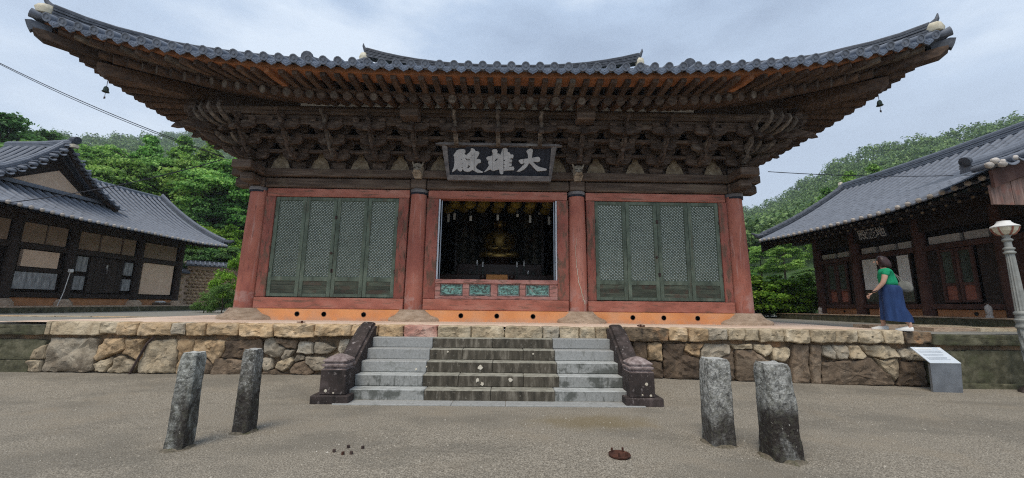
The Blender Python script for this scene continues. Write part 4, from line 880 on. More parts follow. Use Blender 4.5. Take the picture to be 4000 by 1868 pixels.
for data, nm in zip(rows_, 'fsS'):
    dat = list(data)
    up = Vector((0, 0, 1))
    E_ = [d[0] for d in dat]
    # eave board (orange), board on top of flying rafters, board on lower rafter ends, soffits
    if nm == 'f':
        xx = [-9.36] + [e.x for e in E_] + [9.36]; E_ = [EF(x) for x in xx]
    else:
        sx = -1 if nm == 's' else 1; yy = [7.2] + [e.y for e in E_]; E_ = [ES(y, sx) for y in yy]
    ln = [rafter_line(e, 'f' if nm == 'f' else 's', -1 if nm == 's' else 1) for e in E_]
    strip('eave_board', [e + l[0] * .15 + up * .035 for e, l in zip(E_, ln)], [e + l[0] * .22 + up * .035 for e, l in zip(E_, ln)], .09, M['orange_board'])
    strip('gap_board', [e + l[0] * .16 + up * .018 for e, l in zip(E_, ln)], [e + l[0] * .55 + up * .035 for e, l in zip(E_, ln)], .015, M['orange_board'])
    strip('rafter_board', [l[2] - l[0] * .02 + up * .085 for l in ln], [l[2] + l[0] * .09 + up * .085 for l in ln], .06, M['wood_log'])
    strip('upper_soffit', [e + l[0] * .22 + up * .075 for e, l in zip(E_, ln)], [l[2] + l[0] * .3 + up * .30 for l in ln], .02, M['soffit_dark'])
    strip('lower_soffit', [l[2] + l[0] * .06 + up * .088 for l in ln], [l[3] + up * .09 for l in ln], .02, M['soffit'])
    if nm == 'f':   # wedge board over the purlin towards the corners
        A = []; 
        for e, l in zip(E_, ln):
            P, I = l[2], l[3]; t = (9.2 - P.y) / (I.y - P.y); q = P + (I - P) * t; A.append(Vector((q.x, 9.2, min(q.z, 7.2) - .06)))
        mb = MB(); mb.ring([[(a.x, 9.17, 6.22), (a.x, 9.21, 6.22), (a.x, 9.21, max(a.z, 6.24)), (a.x, 9.17, max(a.z, 6.24))] for a in A]); mb.build('wedge_board', M['wood'], hall)
# corner hip rafters
for sx in (-1, 1):
    d = Vector((sx * .70, -.71, 0)).normalized()
    a = Vector((sx * 5.6, 10.95, 6.95)); b = Vector((sx * 8.62, 8.02, 6.62))
    for (p, q, w, h0, nm) in ((a, b, .14, .32, 'hip_rafter'), (Vector((sx * 7.6, 9.0, 6.86)), Vector((sx * 9.28, 7.36, 6.93)), .12, .24, 'hip_rafter')):
        mb = MB(); n_ = Vector((-(q - p).y, (q - p).x, 0)).normalized() * w
        rings = [[p - n_ - Vector((0, 0, h0)), p + n_ - Vector((0, 0, h0)), p + n_, p - n_], [q - n_ - Vector((0, 0, h0 * .8)), q + n_ - Vector((0, 0, h0 * .8)), q + n_, q - n_],
                 [q + d * .14 - n_ - Vector((0, 0, h0 * .35)), q + d * .14 + n_ - Vector((0, 0, h0 * .35)), q + d * .14 + n_ - Vector((0, 0, .02)), q + d * .14 - n_ - Vector((0, 0, .02))]]
        mb.ring(rings); mb.build(nm, M['wood_log'], hall)
    tip = Vector((sx * 9.40, 7.22, 7.02))
    mb = MB(); pts = [tip + Vector((sx * x, -x, z)) for x, z in ((-.2, -.10), (-.05, -.10), (.0, -.17), (.04, -.06), (.06, .02), (.0, .06), (-.2, .04))]
    rings = []
    for s in (-.07, .07): rings.append([p + Vector((s * .7, sx * s * .7, 0)) for p in pts])
    mb.ring(rings); mb.build('hip_end_cap', M['tile_dark'], hall)
# ---- roof surface
def prof(d): return .42 * d + .03 * d * d
def roofpt(u, v):
    x = u * (8.98 + .40 * abs(v) ** 2.2); y = 14.45 + v * (6.83 + .42 * abs(u) ** 2.2)
    df = (1 - abs(v)) * 6.9; ds = (1 - abs(u)) * 9.1
    if abs(x) < 5.25: d = df
    else: d = min(df, ds)
    lf = .70 * (abs(u) ** 4) * math.exp(-df / 1.6) if df < ds else .66 * abs(v) ** 4 * math.exp(-ds / 1.6)
    rs = .45 * (abs(x) / 5.3) ** 2.5 * min(d / 6.9, 1) if abs(x) < 5.3 else 0
    return Vector((x, y, 6.47 + prof(d) + lf + rs * .6))
us = sorted(list(np.linspace(-1, 1, 41)) + [-5.26 / 9.0, -5.24 / 9.0, 5.24 / 9.0, 5.26 / 9.0]); vs_ = list(np.linspace(-1, 1, 41))
mb = MB(); g = [[roofpt(u, v) for u in us] for v in vs_]; nx = len(us)
mb.v = [tuple(p) for r_ in g for p in r_]; mb.f = [(j * nx + i, j * nx + i + 1, (j + 1) * nx + i + 1, (j + 1) * nx + i) for j in range(40) for i in range(nx - 1)]; mb.mi = [0] * len(mb.f)
mb.build('roof_deck', M['tile_dark'], hall)
# moulded end tiles and drip tiles along the eaves
mb = MB(); mb.tube((0, -.02, .085), (0, .42, .22), .084, .086, 12); mb.lathe([(.089, 0), (.091, .020), (.070, .020), (.064, .008), (.034, .008), (.028, .020), (.001, .020)], 14, Matrix.Translation((0, -.02, .085)) @ Matrix.Rotation(R(107), 4, 'X')); ME['end'] = mb.mesh('end_tile', M['tile'], smooth=40)
mb = MB()
outl = [(-.135, .075), (-.10, .045), (-.05, .028), (0, .022), (.05, .028), (.10, .045), (.135, .075), (.137, .03), (.115, -.02), (.075, -.06), (.035, -.075), (0, -.10), (-.035, -.075), (-.075, -.06), (-.115, -.02), (-.137, .03)]
mb.prism(outl, lambda a, b, d: (a, d + b * -.25, b), -.012, .012)
inn = [(p[0] * .72, p[1] * .66 - .004) for p in outl[7:]] + [(-.06, .012), (0, .004), (.06, .012)]
mb.prism(inn, lambda a, b, d: (a, d + b * -.25, b), -.018, -.011)
for (a, b) in ((-.05, -.02), (.05, -.02), (0, -.045), (0, -.008), (-.085, .012), (.085, .012)): mb.lathe([(.014, 0), (.010, .007), (.001, .009)], 7, Matrix.Translation((a, -.016 + b * -.25, b)) @ Matrix.Rotation(R(90), 4, 'X'))
rings = []
for (y, z, s) in ((0, 0, 1), (.20, .08, 1), (.42, .165, .98)): rings.append([(a * s, y, z + .075 * (abs(a) / .135) ** 2 + .012) for a in (-.135, -.09, -.045, 0, .045, .09, .135)] + [(a * s, y, z + .075 * (abs(a) / .135) ** 2 - .006) for a in (.135, .09, .045, 0, -.045, -.09, -.135)])
mb.ring(rings); ME['drip'] = mb.mesh('drip_tile', M['tile_end'])
def frame_at(p, inward, tang):
    x = tang.normalized(); y = (inward - x * inward.dot(x)).normalized(); z = x.cross(y)
    if z.z < 0: x = -x; z = x.cross(y)
    Mx = Matrix.Identity(4)
    for r_ in range(3): Mx[r_][0] = x[r_]; Mx[r_][1] = y[r_]; Mx[r_][2] = z[r_]; Mx[r_][3] = p[r_]
    return Mx
NF = 60
def tile_edge(f, n_, a, b, inward):
    for i in range(n_ + 1):
        t = a + (b - a) * i / n_; dt = .05
        p = f(t); tg = f(t + dt) - f(t - dt)
        if i < n_:
            tm = t + (b - a) / n_ / 2; pm = f(tm); mk('drip_tile', ME['drip'], hall, frame_at(pm + Vector((0, 0, .10)), inward, f(tm + dt) - f(tm - dt)))
        mk('end_tile', ME['end'], hall, frame_at(p + Vector((0, 0, .075)), inward, tg))
tile_edge(EF, NF, -9.12, 9.12, Vector((0, 1, 0)))
for sx in (-1, 1): tile_edge(lambda y: ES(y, sx), 44, 7.55, 20.9, Vector((-sx, 0, 0)))
# tile rows up the slopes
mb = MB()
for i in range(NF + 1):
    u = (-9.12 + 18.24 * i / NF) / 9.38; pts = []
    for k in range(16):
        v = -1 + .06 + k * .06; x = u * 9.1
        if (1 - abs(v)) * 6.9 > (1 - abs(u)) * 9.1 + .1 and abs(x) > 5.2: break
        pts.append(roofpt(u, v) + Vector((0, 0, .05)))
    if len(pts) > 1: mb.path(pts, .08, 6)
for sx in (-1, 1):
    for i in range(45):
        v = (7.55 + 13.35 * i / 44 - 14.45) / 7.25; pts = []
        for k in range(9):
            u = sx * (1 - .05 - k * .045)
            if (1 - abs(u)) * 9.1 > (1 - abs(v)) * 6.9 + .1 or abs(u) * 9 < 5.3: break
            pts.append(roofpt(u, v) + Vector((0, 0, .05)))
        if len(pts) > 1: mb.path(pts, .08, 6)
o = mb.build('roof_tiles', M['tile'], hall, smooth=50); o['kind'] = 'stuff'
# ridges: thin tiles stacked in courses under a round cap
def ridge(pts, h, w, name='ridge', parent=None, m=None, courses=6, capr=.085):
    mb = MB(); pts = [Vector(p) for p in pts]; rings = []
    for i, p in enumerate(pts):
        d = (pts[min(i + 1, len(pts) - 1)] - pts[max(i - 1, 0)]); d.z = 0; d.normalize(); n_ = Vector((-d.y, d.x, 0)); r_ = []
        hh = h[i] if isinstance(h, (list, tuple)) else h
        L_, R_ = [], []
        for c in range(courses):
            z0 = hh * c / courses; z1 = hh * (c + .62) / courses; z2 = hh * (c + 1) / courses; ww = w * (1 if c % 2 == 0 else .93)
            L_ += [(ww, z0), (ww, z1), (ww * .86, z1 + .002), (ww * .86, z2)]
        prof_ = L_ + [(w * .5, hh + .012), (w * .36, hh + .055), (0, hh + .075), (-w * .36, hh + .055), (-w * .5, hh + .012)] + [(-a, z) for a, z in L_[::-1]]
        rings.append([p + n_ * a + Vector((0, 0, z)) for a, z in prof_])
    mb.ring(rings); return mb.build(name, m or M['tile_dark'], parent or hall)
main = []
for i in range(17):
    x = -5.5 + 11 * i / 16; main.append((x, 14.45, 10.78 + .50 * (abs(x) / 5.5) ** 2.4 - .02))
rg = ridge(main, [.25 + .14 * (abs(p[0]) / 5.5) ** 3 for p in main], .16)
for sx in (-1, 1):
    mb = MB(); mb.path([(sx * 5.45, 14.45, 11.5), (sx * 5.58, 14.45, 11.62), (sx * 5.66, 14.45, 11.80), (sx * 5.67, 14.45, 11.92)], [.10, .08, .05, .015], 6); mb.build('ridge_horn', M['tile_dark'], rg)
    mb = MB(); mb.lathe([(.02, -.24), (.17, -.2), (.2, 0), (.16, .16), (.02, .24)], 9, Matrix.Translation((sx * 5.55, 14.42, 11.25)), jit=.3); mb.build('ridge_end_mortar', M['mortar'], rg, smooth=50)
    # descending ridge along the gable
    pts = [(sx * (5.52 - .55 * t), 14.3 - 5.0 * t, 0) for t in np.linspace(0, 1, 9)]; P_ = []
    for x, y, _ in pts:
        d = 6.9 - (14.45 - y) * .995; P_.append((x, y, 6.47 + prof(max(d, 0)) + .05))
    r2 = ridge(P_, .42, .14, 'descending_ridge')
    mb = MB(); e = Vector(P_[-1]); mb.lathe([(.02, 0), (.155, .01), (.16, .04), (.11, .20)], 12, Matrix.Translation(e + Vector((0, -.05, .42))) @ Matrix.Rotation(R(-80), 4, 'X')); mb.build('round_end_tile', M['tile_dark'], r2, smooth=50)
    mb = MB(); mb.prism([(9.9, 8.35), (14.45, 8.35), (14.45, 10.75)], lambda a, b, d: (sx * 5.2 + d, a, b), -.02, .02)
    # hip ridge
    P_ = []
    for t in np.linspace(0, 1, 12):
        y = 11.0 + (7.36 - 11.0) * t; x = 5.75 + (9.20 - 5.75) * t
        u = x / 9.35; v = -(14.45 - y) / 7.2; P_.append((sx * x, y, roofpt(max(min(u, 1), -1) , max(v, -1)).z + .05))
    P_ = [(a, b, c - .05 * max(0, (9.2 - b) / 1.9) ** 1.5) for a, b, c in P_]
    r3 = ridge(P_, [.47 - .10 * t for t in np.linspace(0, 1, 12)], .15, 'hip_ridge')
    e = Vector(P_[-1]); q = Vector((sx * .70, -.71, 0))
    mb = MB(); mb.path([e + Vector((0, 0, .32)) - q * .1, e + q * .05 + Vector((0, 0, .37)), e + q * .12 + Vector((0, 0, .47)), e + q * .14 + Vector((0, 0, .58))], [.11, .08, .04, .01], 6); mb.build('ridge_horn', M['tile_dark'], r3)
    mb = MB(); mb.lathe([(.02, -.12), (.15, -.09), (.18, 0), (.14, .09), (.02, .13)], 9, Matrix.Translation(e + q * .06 + Vector((0, 0, .25))), jit=.3); mb.build('ridge_end_mortar', M['mortar'], r3, smooth=50)
    mb = MB(); a = e + q * .28 + Vector((0, 0, .08)); mb.path([e - q * .35 + Vector((0, 0, .10)), a - q * .1, a + Vector((0, 0, .02))], [.08, .09, .10], 8); mb.build('tip_tile', M['tile'], r3, smooth=50)
# ------------------------------------------------------------------ name board of the main hall
pq = thing('name_board', 'black name board with large grey Chinese characters hanging under the eaves of the main hall', 'sign board', (0.04, 9.75, 4.8))
def PY(z): return 9.93 - .38 * (z - 4.78) / .76
def board(mb, x0, x1, z0, z1, d0, d1):   # d: towards the viewer is negative
    v = []
    for x in (x0, x1):
        for d in (d0, d1):
            for z in (z0, z1): v.append((x, PY(z) + d, z))
    mb.add(v, [(0, 1, 3, 2), (4, 6, 7, 5), (0, 4, 5, 1), (2, 3, 7, 6), (0, 2, 6, 4), (1, 5, 7, 3)])
for (a, b) in ((-1.29, -.75), (-.747, -.20), (-.197, .42), (.423, .95), (.953, 1.37)):
    mb = MB(); board(mb, a, b, 4.86, 5.53, .02, .05); mb.build('board_plank', M['ink'], pq)
mb = MB(); board(mb, -1.30, 1.35, 4.745, 4.862, -.05, .06); mb.build('frame_rail', M['frame_grey'], pq)
mb = MB(); mb.ring([[(-1.60, 9.50, 5.555), (-1.60, 9.56, 5.555), (-1.60, 9.56, 5.585), (-1.60, 9.50, 5.585)], [(-1.45, 9.47, 5.54), (-1.45, 9.60, 5.54), (-1.45, 9.60, 5.60), (-1.45, 9.47, 5.60)], [(1.5, 9.47, 5.54), (1.5, 9.60, 5.54), (1.5, 9.60, 5.60), (1.5, 9.47, 5.60)], [(1.64, 9.50, 5.55), (1.64, 9.56, 5.55), (1.64, 9.56, 5.58), (1.64, 9.50, 5.58)]]); mb.build('frame_rail', M['frame_grey'], pq)
for sx in (-1, 1):
    c = .03; mb = MB(); v = []
    for (z, xi, xo) in ((4.75, 1.29, 1.36), (5.54, 1.34, 1.47)):
        v.append([(c + sx * xi, PY(z) - .01, z), (c + sx * xo, PY(z) - .06, z), (c + sx * xo, PY(z) + .05, z), (c + sx * xi, PY(z) + .05, z)])
    mb.ring(v); mb.build('side_frame', M['frame_grey'], pq)
    mb = MB(); mb.box(c + sx * 1.1 - .02, c + sx * 1.1 + .02, 9.6, 9.95, 5.50, 5.53); mb.build('hanger', M['iron'], pq)
for k, loops in GLYPHS.items():
    mb = MB(); mb.prism(loops, lambda a, b, d: (a, PY(b) + d, b), -.012, .019); g_ = mb.build('character', M['letter'], pq)
for (x, z0, z1) in ((-.62, 4.95, 5.4), (-.14, 4.97, 5.35), (.14, 4.95, 5.47), (.66, 5.1, 5.3)):
    mb = MB(); board(mb, x - .003, x + .003, z0, z1, -.0135, -.0125); mb.build('plank_crack', M['ink'], pq)
# ------------------------------------------------------------------ wind bells
for sx in (-1, 1):
    b = thing('wind_bell', 'small bronze wind bell hanging from the %s corner rafter' % ('left' if sx < 0 else 'right'), 'bell', (sx * 8.6, 8.08, 6.05), group='wind bells')
    mb = MB(); mb.lathe([(.014, .13), (.03, .12), (.045, .08), (.050, .03), (.066, 0), (.055, .0), (.04, .06)], 12, Matrix.Translation((sx * 8.6, 8.08, 6.04))); mb.build('bell_body', M['bronze'], b, smooth=50)
    mb = MB(); mb.path([(sx * 8.6, 8.08, 6.16), (sx * 8.6, 8.08, 6.50)], .006, 5); mb.build('hanger', M['iron'], b)
    mb = MB(); mb.path([(sx * 8.6, 8.08, 6.1), (sx * 8.6, 8.08, 5.93)], .004, 4); mb.box(sx * 8.6 - .02, sx * 8.6 + .02, 8.078, 8.082, 5.88, 5.93); mb.build('clapper', M['iron'], b)
# ------------------------------------------------------------------ inside the hall
mu = thing('altar_painting', 'dim framed altar painting with rows of small figures behind the gilded statue', 'painting', (0, 15.6, 2.8))
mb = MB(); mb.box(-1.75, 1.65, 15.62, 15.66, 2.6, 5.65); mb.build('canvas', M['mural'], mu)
for x in (-1.78, 1.68): mb = MB(); mb.box(x - .04, x + .04, 15.56, 15.62, 2.5, 5.7); mb.build('frame_side', M['frame_grey'], mu)
for i in range(26):
    sx = -1 if i % 2 else 1; r_ = i // 2; x = sx * (.62 + .42 * (r_ % 3) + .05 * math.sin(i)) - .05; z = 2.95 + .52 * (r_ // 3) + .1 * (r_ % 3)
    mb = MB(); mb.lathe([(.02, 0), (.13, .02), (.12, .16), (.06, .26), (.07, .30), (.075, .36), (.05, .41), (.01, .45)], 8, Matrix.Translation((x, 15.60, z)), sq=(1, .15)); mb.build('painted_figure', M['mural_fig'], mu)
al = thing('altar_table', 'dark lacquered altar table inside the open centre bay', 'altar', (0, 13.6, 1.62))
mb = MB(); mb.cbox(-2.2, 2.2, 13.0, 13.5, 1.62, 2.52, .02); mb.build('front_table', M['altar'], al)
mb = MB(); mb.cbox(-1.5, 1.5, 13.8, 15.2, 1.62, 2.95, .02); mb.build('upper_table', M['altar'], al)
for i in range(12):
    mb = MB(); mb.lathe([(.05, 0), (.02, .02), (.02, .05), (.06, .07), (.065, .085)], 8, Matrix.Translation((-1.9 + .34 * i, 13.2, 2.52))); mb.build('offering_bowl', M['bronze'], al, smooth=50)
bu = thing('seated_statue', 'gilded seated statue glinting in the dark interior', 'statue', (0, 14.4, 2.95))
mb = MB(); mb.lathe([(.50, 2.95), (.52, 3.0), (.42, 3.06), (.40, 3.1), (.56, 3.18), (.58, 3.22)], 20, Matrix.Translation((-.02, 14.4, 0)), sq=(1, .7)); mb.build('lotus_seat', M['altar'], bu, smooth=40)
mb = MB()
mb.ring([[(-.02 + a * math.cos(q), 14.38 + b * math.sin(q) - o_, z) for q in [6.2832 * i / 20 for i in range(20)]] for a, b, z, o_ in
         ((.60, .34, 3.22, .02), (.63, .36, 3.30, .03), (.58, .33, 3.40, .02), (.40, .25, 3.48, 0), (.33, .20, 3.6, 0), (.35, .20, 3.8, 0), (.42, .20, 4.0, 0), (.43, .19, 4.12, 0), (.33, .16, 4.22, 0), (.14, .12, 4.28, 0), (.105, .11, 4.33, 0))])
mb.build('body', M['gold'], bu, smooth=60)
mb = MB()
mb.ring([[(-.02 + a * math.cos(q), 14.36 + b * math.sin(q), z) for q in [6.2832 * i / 16 for i in range(16)]] for a, b, z in ((.07, .08, 4.28), (.14, .15, 4.36), (.175, .175, 4.46), (.18, .18, 4.56), (.165, .17, 4.64), (.14, .14, 4.70))])
mb.build('head', M['gold'], bu, smooth=60)
mb = MB(); mb.lathe([(.185, 4.60), (.185, 4.66), (.15, 4.74), (.09, 4.78), (.085, 4.84), (.03, 4.88)], 14, Matrix.Translation((-.02, 14.37, 0))); mb.build('hair_cap', M['ink'], bu, smooth=50)
for s in (-1, 1):
    mb = MB(); mb.path([(s * .40 - .02, 14.36, 4.08), (s * .47 - .02, 14.27, 3.85), (s * .44 - .02, 14.12, 3.62), (s * .20 - .02, 14.0, 3.52), (s * .05, 13.98, 3.55)], [.11, .12, .13, .10, .07], 8); mb.build('sleeve', M['gold'], bu, smooth=60)
    mb = MB(); mb.path([(s * .2 - .02, 14.15, 3.34), (s * .5 - .02, 14.1, 3.33), (s * .64 - .02, 14.3, 3.33)], [.10, .13, .12], 8); mb.build('knee', M['gold'], bu, smooth=60)
    for q in range(4):
        mb = MB(); mb.path([(s * (.30 - .05 * q) - .02, 14.19, 4.1 - .05 * q), (s * (.36 - .05 * q) - .02, 14.15, 3.85), (s * (.28 - .04 * q), 14.1, 3.6)], .018, 5); mb.build('robe_fold', M['gold'], bu, smooth=60)
    mb = MB(); mb.path([(s * .185 - .02, 14.36, 4.6), (s * .20 - .02, 14.36, 4.5), (s * .185 - .02, 14.36, 4.38)], [.02, .03, .02], 6); mb.build('ear', M['gold'], bu)
mb = MB(); mb.path([(-.02, 14.20, 4.55), (-.02, 14.16, 4.49)], [.012, .025], 6); mb.build('nose', M['gold'], bu)
for (x, y, z0, z1) in ((-.735, 13.12, 2.53, 3.0), (.84, 13.12, 2.53, 2.99), (-.525, 12.85, 2.49, 2.91), (.597, 12.85, 2.49, 2.92), (.97, 13.0, 2.52, 2.65)):
    c = thing('altar_candle', {-.735: 'white candle at the far left of the altar table', .84: 'white candle right of the statue on a tall holder', -.525: 'white candle left of the orange box, nearer the opening', .597: 'white candle just right of the orange box', .97: 'short white candle low at the right of the altar'}[x], 'candle', (x, y, z0), group='candles on the altar')
    h = z1 - z0; zc = z0 + h * .62 if h > .2 else z0 + .01
    zb = 2.52 if y > 12.95 else 1.62
    mb = MB(); mb.lathe([(.05, zb), (.015, zb + .03), (.018, zc - .04), (.035, zc - .01), (.03, zc)], 8, Matrix.Translation((x, y, 0))); mb.build('holder', M['bronze'], c, smooth=50)
    mb = MB(); mb.lathe([(.028, zc), (.028, z1), (.004, z1 + .01), (.003, z1 + .03)], 8, Matrix.Translation((x, y, 0))); mb.build('wax', M['white'], c, smooth=50)
ob = thing('offering_box', 'orange wooden box on a low stand just inside the opening', 'box', (-.04, 12.0, 1.62))
M['box_orange'] = mat('orange_wood', [(.3, (.42, .17, .05)), (.7, (.62, .28, .09))], 5, (1, 1, 6), bump=.2)
mb = MB(); mb.cbox(-.36, .29, 11.9, 12.2, 2.27, 2.43, .01); mb.build('box', M['box_orange'], ob)
mb = MB(); mb.cbox(-.57, .59, 11.88, 12.25, 2.22, 2.268, .008); mb.build('tray', M['box_orange'], ob)
for x in (-.5, .5): mb = MB(); mb.box(x - .03, x + .03, 12.0, 12.1, 1.62, 2.22); mb.build('leg', M['altar'], ob)
for x in (-.47, .42):
    o = MB(); o.lathe([(.04, 2.268), (.09, 2.30), (.10, 2.36), (.07, 2.42), (.02, 2.43)], 12, Matrix.Translation((x, 12.02, 0))); o = o.build('wooden_gong', M['altar'], None, smooth=50); tag(o, 'round dark wooden gong on the tray %s of the orange box' % ('left' if x < 0 else 'right'), 'gong', 'gongs beside the orange box')
# hanging lotus lanterns: one built, the rest copied
lan = thing('lotus_lantern', 'yellow lotus lantern hanging in the open bay, leftmost of the front row', 'lantern', (-1.299, 11.2, 4.27), group='lotus lanterns under the hall ceiling')
mb = MB(); mb.lathe([(.03, 0), (.12, .03), (.155, .10), (.15, .18), (.08, .25), (.03, .27)], 12, Matrix.Translation((-1.299, 11.2, 4.28)), jit=.1); mb.build('bulb', M['lotus'], lan, smooth=30)
k_ = 0
me_p = MB(); me_p.ring([[(-.028, 0, 0), (.028, 0, 0), (.0, -.014, 0)], [(-.045, -.01, .04), (.045, -.01, .04), (0, -.035, .04)], [(-.004, -.028, .085), (.004, -.028, .085), (0, -.03, .085)]]); me_p = me_p.mesh('petal', M['lotus'])
for r_, z, n_ in ((.10, 4.30, 7), (.145, 4.35, 9), (.135, 4.43, 9), (.08, 4.49, 6)):
    for i in range(n_): mk('petal', me_p, lan, Matrix.Translation((-1.299, 11.2, z)) @ Matrix.Rotation(6.2832 * (i + .5 * (z > 4.4)) / n_, 4, 'Z') @ Matrix.Translation((0, -r_, 0)))
mb = MB(); mb.path([(-1.299, 11.2, 4.54), (-1.299, 11.2, 5.9)], .004, 4); mb.build('cord', M['iron'], lan)
LX = [(-.842, 4.43), (-.429, 4.44), (.03, 4.455), (.52, 4.455), (.95, 4.43), (1.441, 4.47)]
nth = ['second', 'third', 'fourth', 'fifth', 'sixth', 'seventh']
for i, (x, z) in enumerate(LX): copy_thing(lan, Matrix.Translation((x, 11.2, z - .14)), label='yellow lotus lantern, %s from the left of the front row in the open bay' % nth[i])
LX2 = [(-1.60, 4.465), (-1.11, 4.5), (-.573, 4.5), (-.08, 4.49), (.41, 4.49), (.934, 4.47), (1.46, 4.46)]
for i, (x, z) in enumerate(LX2): copy_thing(lan, Matrix.Translation((x, 12.0, z - .14)), label='dimmer yellow lantern of the second row, %s from the left' % (['first'] + nth)[i])
for i, (x, z, h) in enumerate(((-1.52, 3.98, .24), (-1.34, 4.05, .2), (-.849, 4.02, .15), (.95, 3.98, .24), (1.52, 3.94, .24), (1.225, 4.25, .05), (.567, 4.16, .09), (-.03, 4.05, .17))):
    mb = MB(); mb.box(x - .035, x + .035, 11.6, 11.602, z, z + h); mb.box(x - .002, x + .002, 11.6, 11.602, z + h, 4.4); o = mb.build('prayer_slip', M['tag'], None)
    o2 = ['far left of the open bay', 'left, beside the painting frame', 'over the left figures of the painting', 'right of the statue', 'far right of the open bay', 'at the top right, small', 'right of the statue head, small', 'right above the statue head'][i]
    tag(o, 'white paper slip hanging from a lantern, ' + o2, 'paper slip', 'prayer slips under the lanterns')

# ------------------------------------------------------------------ side halls
ME['rt'] = (lambda b: (b.add([(r_ * math.cos(a), y, r_ * math.sin(a)) for y, r_ in ((0, .080), (.43, .075)) for a in [math.pi * i / 5 for i in range(6)]], [(i, i + 1, i + 7, i + 6) for i in range(5)]), b.mesh('roof_tile', M['tile'], smooth='all'))[1])(MB())
mb = MB(); mb.lathe([(.078, 0), (.080, .025), (.055, .055), (.005, .068)], 10, Matrix.Rotation(R(90), 4, 'X')); ME['wcap'] = mb.mesh('eave_cap', M['ridge_cap'], smooth=60)
mb = MB(); rings = []
for (y, z, s) in ((-.02, -.03, 1), (.0, 0, 1), (.35, .0, .98)): rings.append([(a * s, y, z + .07 * (abs(a) / .15) ** 2 - .045) for a in (-.15, -.1, -.05, 0, .05, .1, .15)] + [(a * s, y, z + .07 * (abs(a) / .15) ** 2 - .07) for a in (.15, .1, .05, 0, -.05, -.1, -.15)])
mb.ring(rings); ME['pan'] = mb.mesh('pan_tile', M['tile'])
def slope_roof(parent, S, rows, cols, ycs, cap_m, budget, lo=.35, skip=None, pans=True):
    """S(y, d) -> point on the slope; rows along y; d = distance from the eave in plan"""
    items = []
    for y in rows:
        for k in range(cols):
            d0 = k * ycs; a, b = S(y, d0), S(y, d0 + ycs)
            if skip and skip(y, d0): continue
            items.append((y, k, a, b))
    cp = Vector((0.267, 0, 1.5)); items.sort(key=lambda t: (t[2] - cp).length)
    rest = MB()
    for n_, (y, k, a, b) in enumerate(items):
        dr = (b - a).normalized(); xv = dr.cross(Vector((0, 0, 1))).normalized(); zv = xv.cross(dr)
        jz = Vector((0, 0, random.uniform(-.006, .006)))
        Mx = Matrix.Identity(4)
        for r_ in range(3): Mx[r_][0] = xv[r_] * 1.0; Mx[r_][1] = dr[r_]; Mx[r_][2] = zv[r_]; Mx[r_][3] = (a + jz * .5 + zv * .045)[r_]
        if n_ < budget: mk('roof_tile', ME['rt'], parent, Mx)
        else: rest.add([v.co for v in ME['rt'].vertices], [tuple(p.vertices) for p in ME['rt'].polygons], Mx)
        if k == 0:
            mk('eave_cap', ME['wcap'], parent, Mx @ Matrix.Diagonal((1, 1, .9, 1)))
            if pans: mk('pan_tile', ME['pan'], parent, Mx @ Matrix.Translation((ycs * .43, 0, .03)))
    if rest.v: o = rest.build('roof_tiles', M['tile'], parent, smooth='all'); o['kind'] = 'stuff'
def facade(parent, X, s, items):
    """items: (name, material, y0, y1, z0, z1, proud); s=+1 when the court is towards +x"""
    for (nm, m, y0, y1, z0, z1, pr) in items:
        mb = MB(); a, b = sorted((X - s * .10, X + s * pr)); mb.box(a, b, y0, y1, z0, z1); mb.build(nm, M[m], parent)
M['tan'] = mat('tan_plaster', [(.3, (.58, .42, .30)), (.7, (.70, .53, .40))], 3, bump=.15, rnd=.08)
M['tan_d'] = mat('dull_plaster', [(.3, (.24, .175, .125)), (.7, (.34, .25, .185))], 3, bump=.15, rnd=.08)
M['greyboard'] = mat('whitened_board', [(.3, (.13, .135, .14)), (.5, (.26, .27, .275)), (.7, (.42, .43, .43))], 7, (1, 1.6, .35), bump=.4, rnd=.12)
M['clay'] = mat('orange_clay', [(.3, (.30, .14, .065)), (.7, (.48, .235, .11))], 3, bump=.4, rnd=.1)
# --- left hall
lh = thing('left_side_hall', 'low tile-roofed wooden hall with plaster panels and a gable, left of the main hall', 'hall', (-18, 15, 1.1))
XL = -17.8
def lz(y): 
    return 4.60 + .22 * max(0, (15 - y) / 3) ** 1.2 * .5 + .16 * max(0, (y - 20.5) / 2.6) ** 2
def SL(y, d): return Vector((-16.3 - d, y, lz(y) + .354 * d + .069 * d * d))
rows = [8.6 + .325 * i for i in range(45)]
GY = 15.9
def skipL(y, d):   # where the cross gable sits
    return d > 2.35 and abs(y - GY) < 2.55 - (d - 2.35) * 0.9
slope_roof(lh, SL, rows, 13, .34, 'tan', 300, skip=skipL)
mb = MB(); ys_ = [8.4 + i * .5 for i in range(31)]; v = []
for y in ys_: v.append([SL(y, d) - Vector((0, 0, .05)) for d in (0, .6, 1.2, 1.8, 2.4, 3, 3.6, 4.35)])
v[-1:] = [[SL(23.2, d) - Vector((0, 0, .05)) for d in (0, .6, 1.2, 1.8, 2.4, 3, 3.6, 4.35)]]
mb.ring(v, close=False, cap=False); mb.build('roof_bed', M['tile_dark'], lh)
mb = MB(); mb.ring([[SL(y, 4.35) - Vector((0, 0, .05)), SL(y, 4.35) + Vector((-4.3, 0, -2.9))] for y in (8.4, 14, 23.2)], close=False, cap=False); mb.build('rear_slope', M['tile_dark'], lh)
mr_ = [(-20.65, y, 7.0 + .26 * ((y - 15) / 8.4) ** 2) for y in np.linspace(8.4, 23.6, 14)]
ridge(mr_, .42, .14, 'ridge', lh, M['tile'])
rk = [SL(23.25, d) + Vector((0, .1 - .1 * d / 4, .02)) for d in np.linspace(.25, 4.3, 9)]
ridge(rk, .26, .13, 'verge_ridge', lh, M['tile'], courses=4)
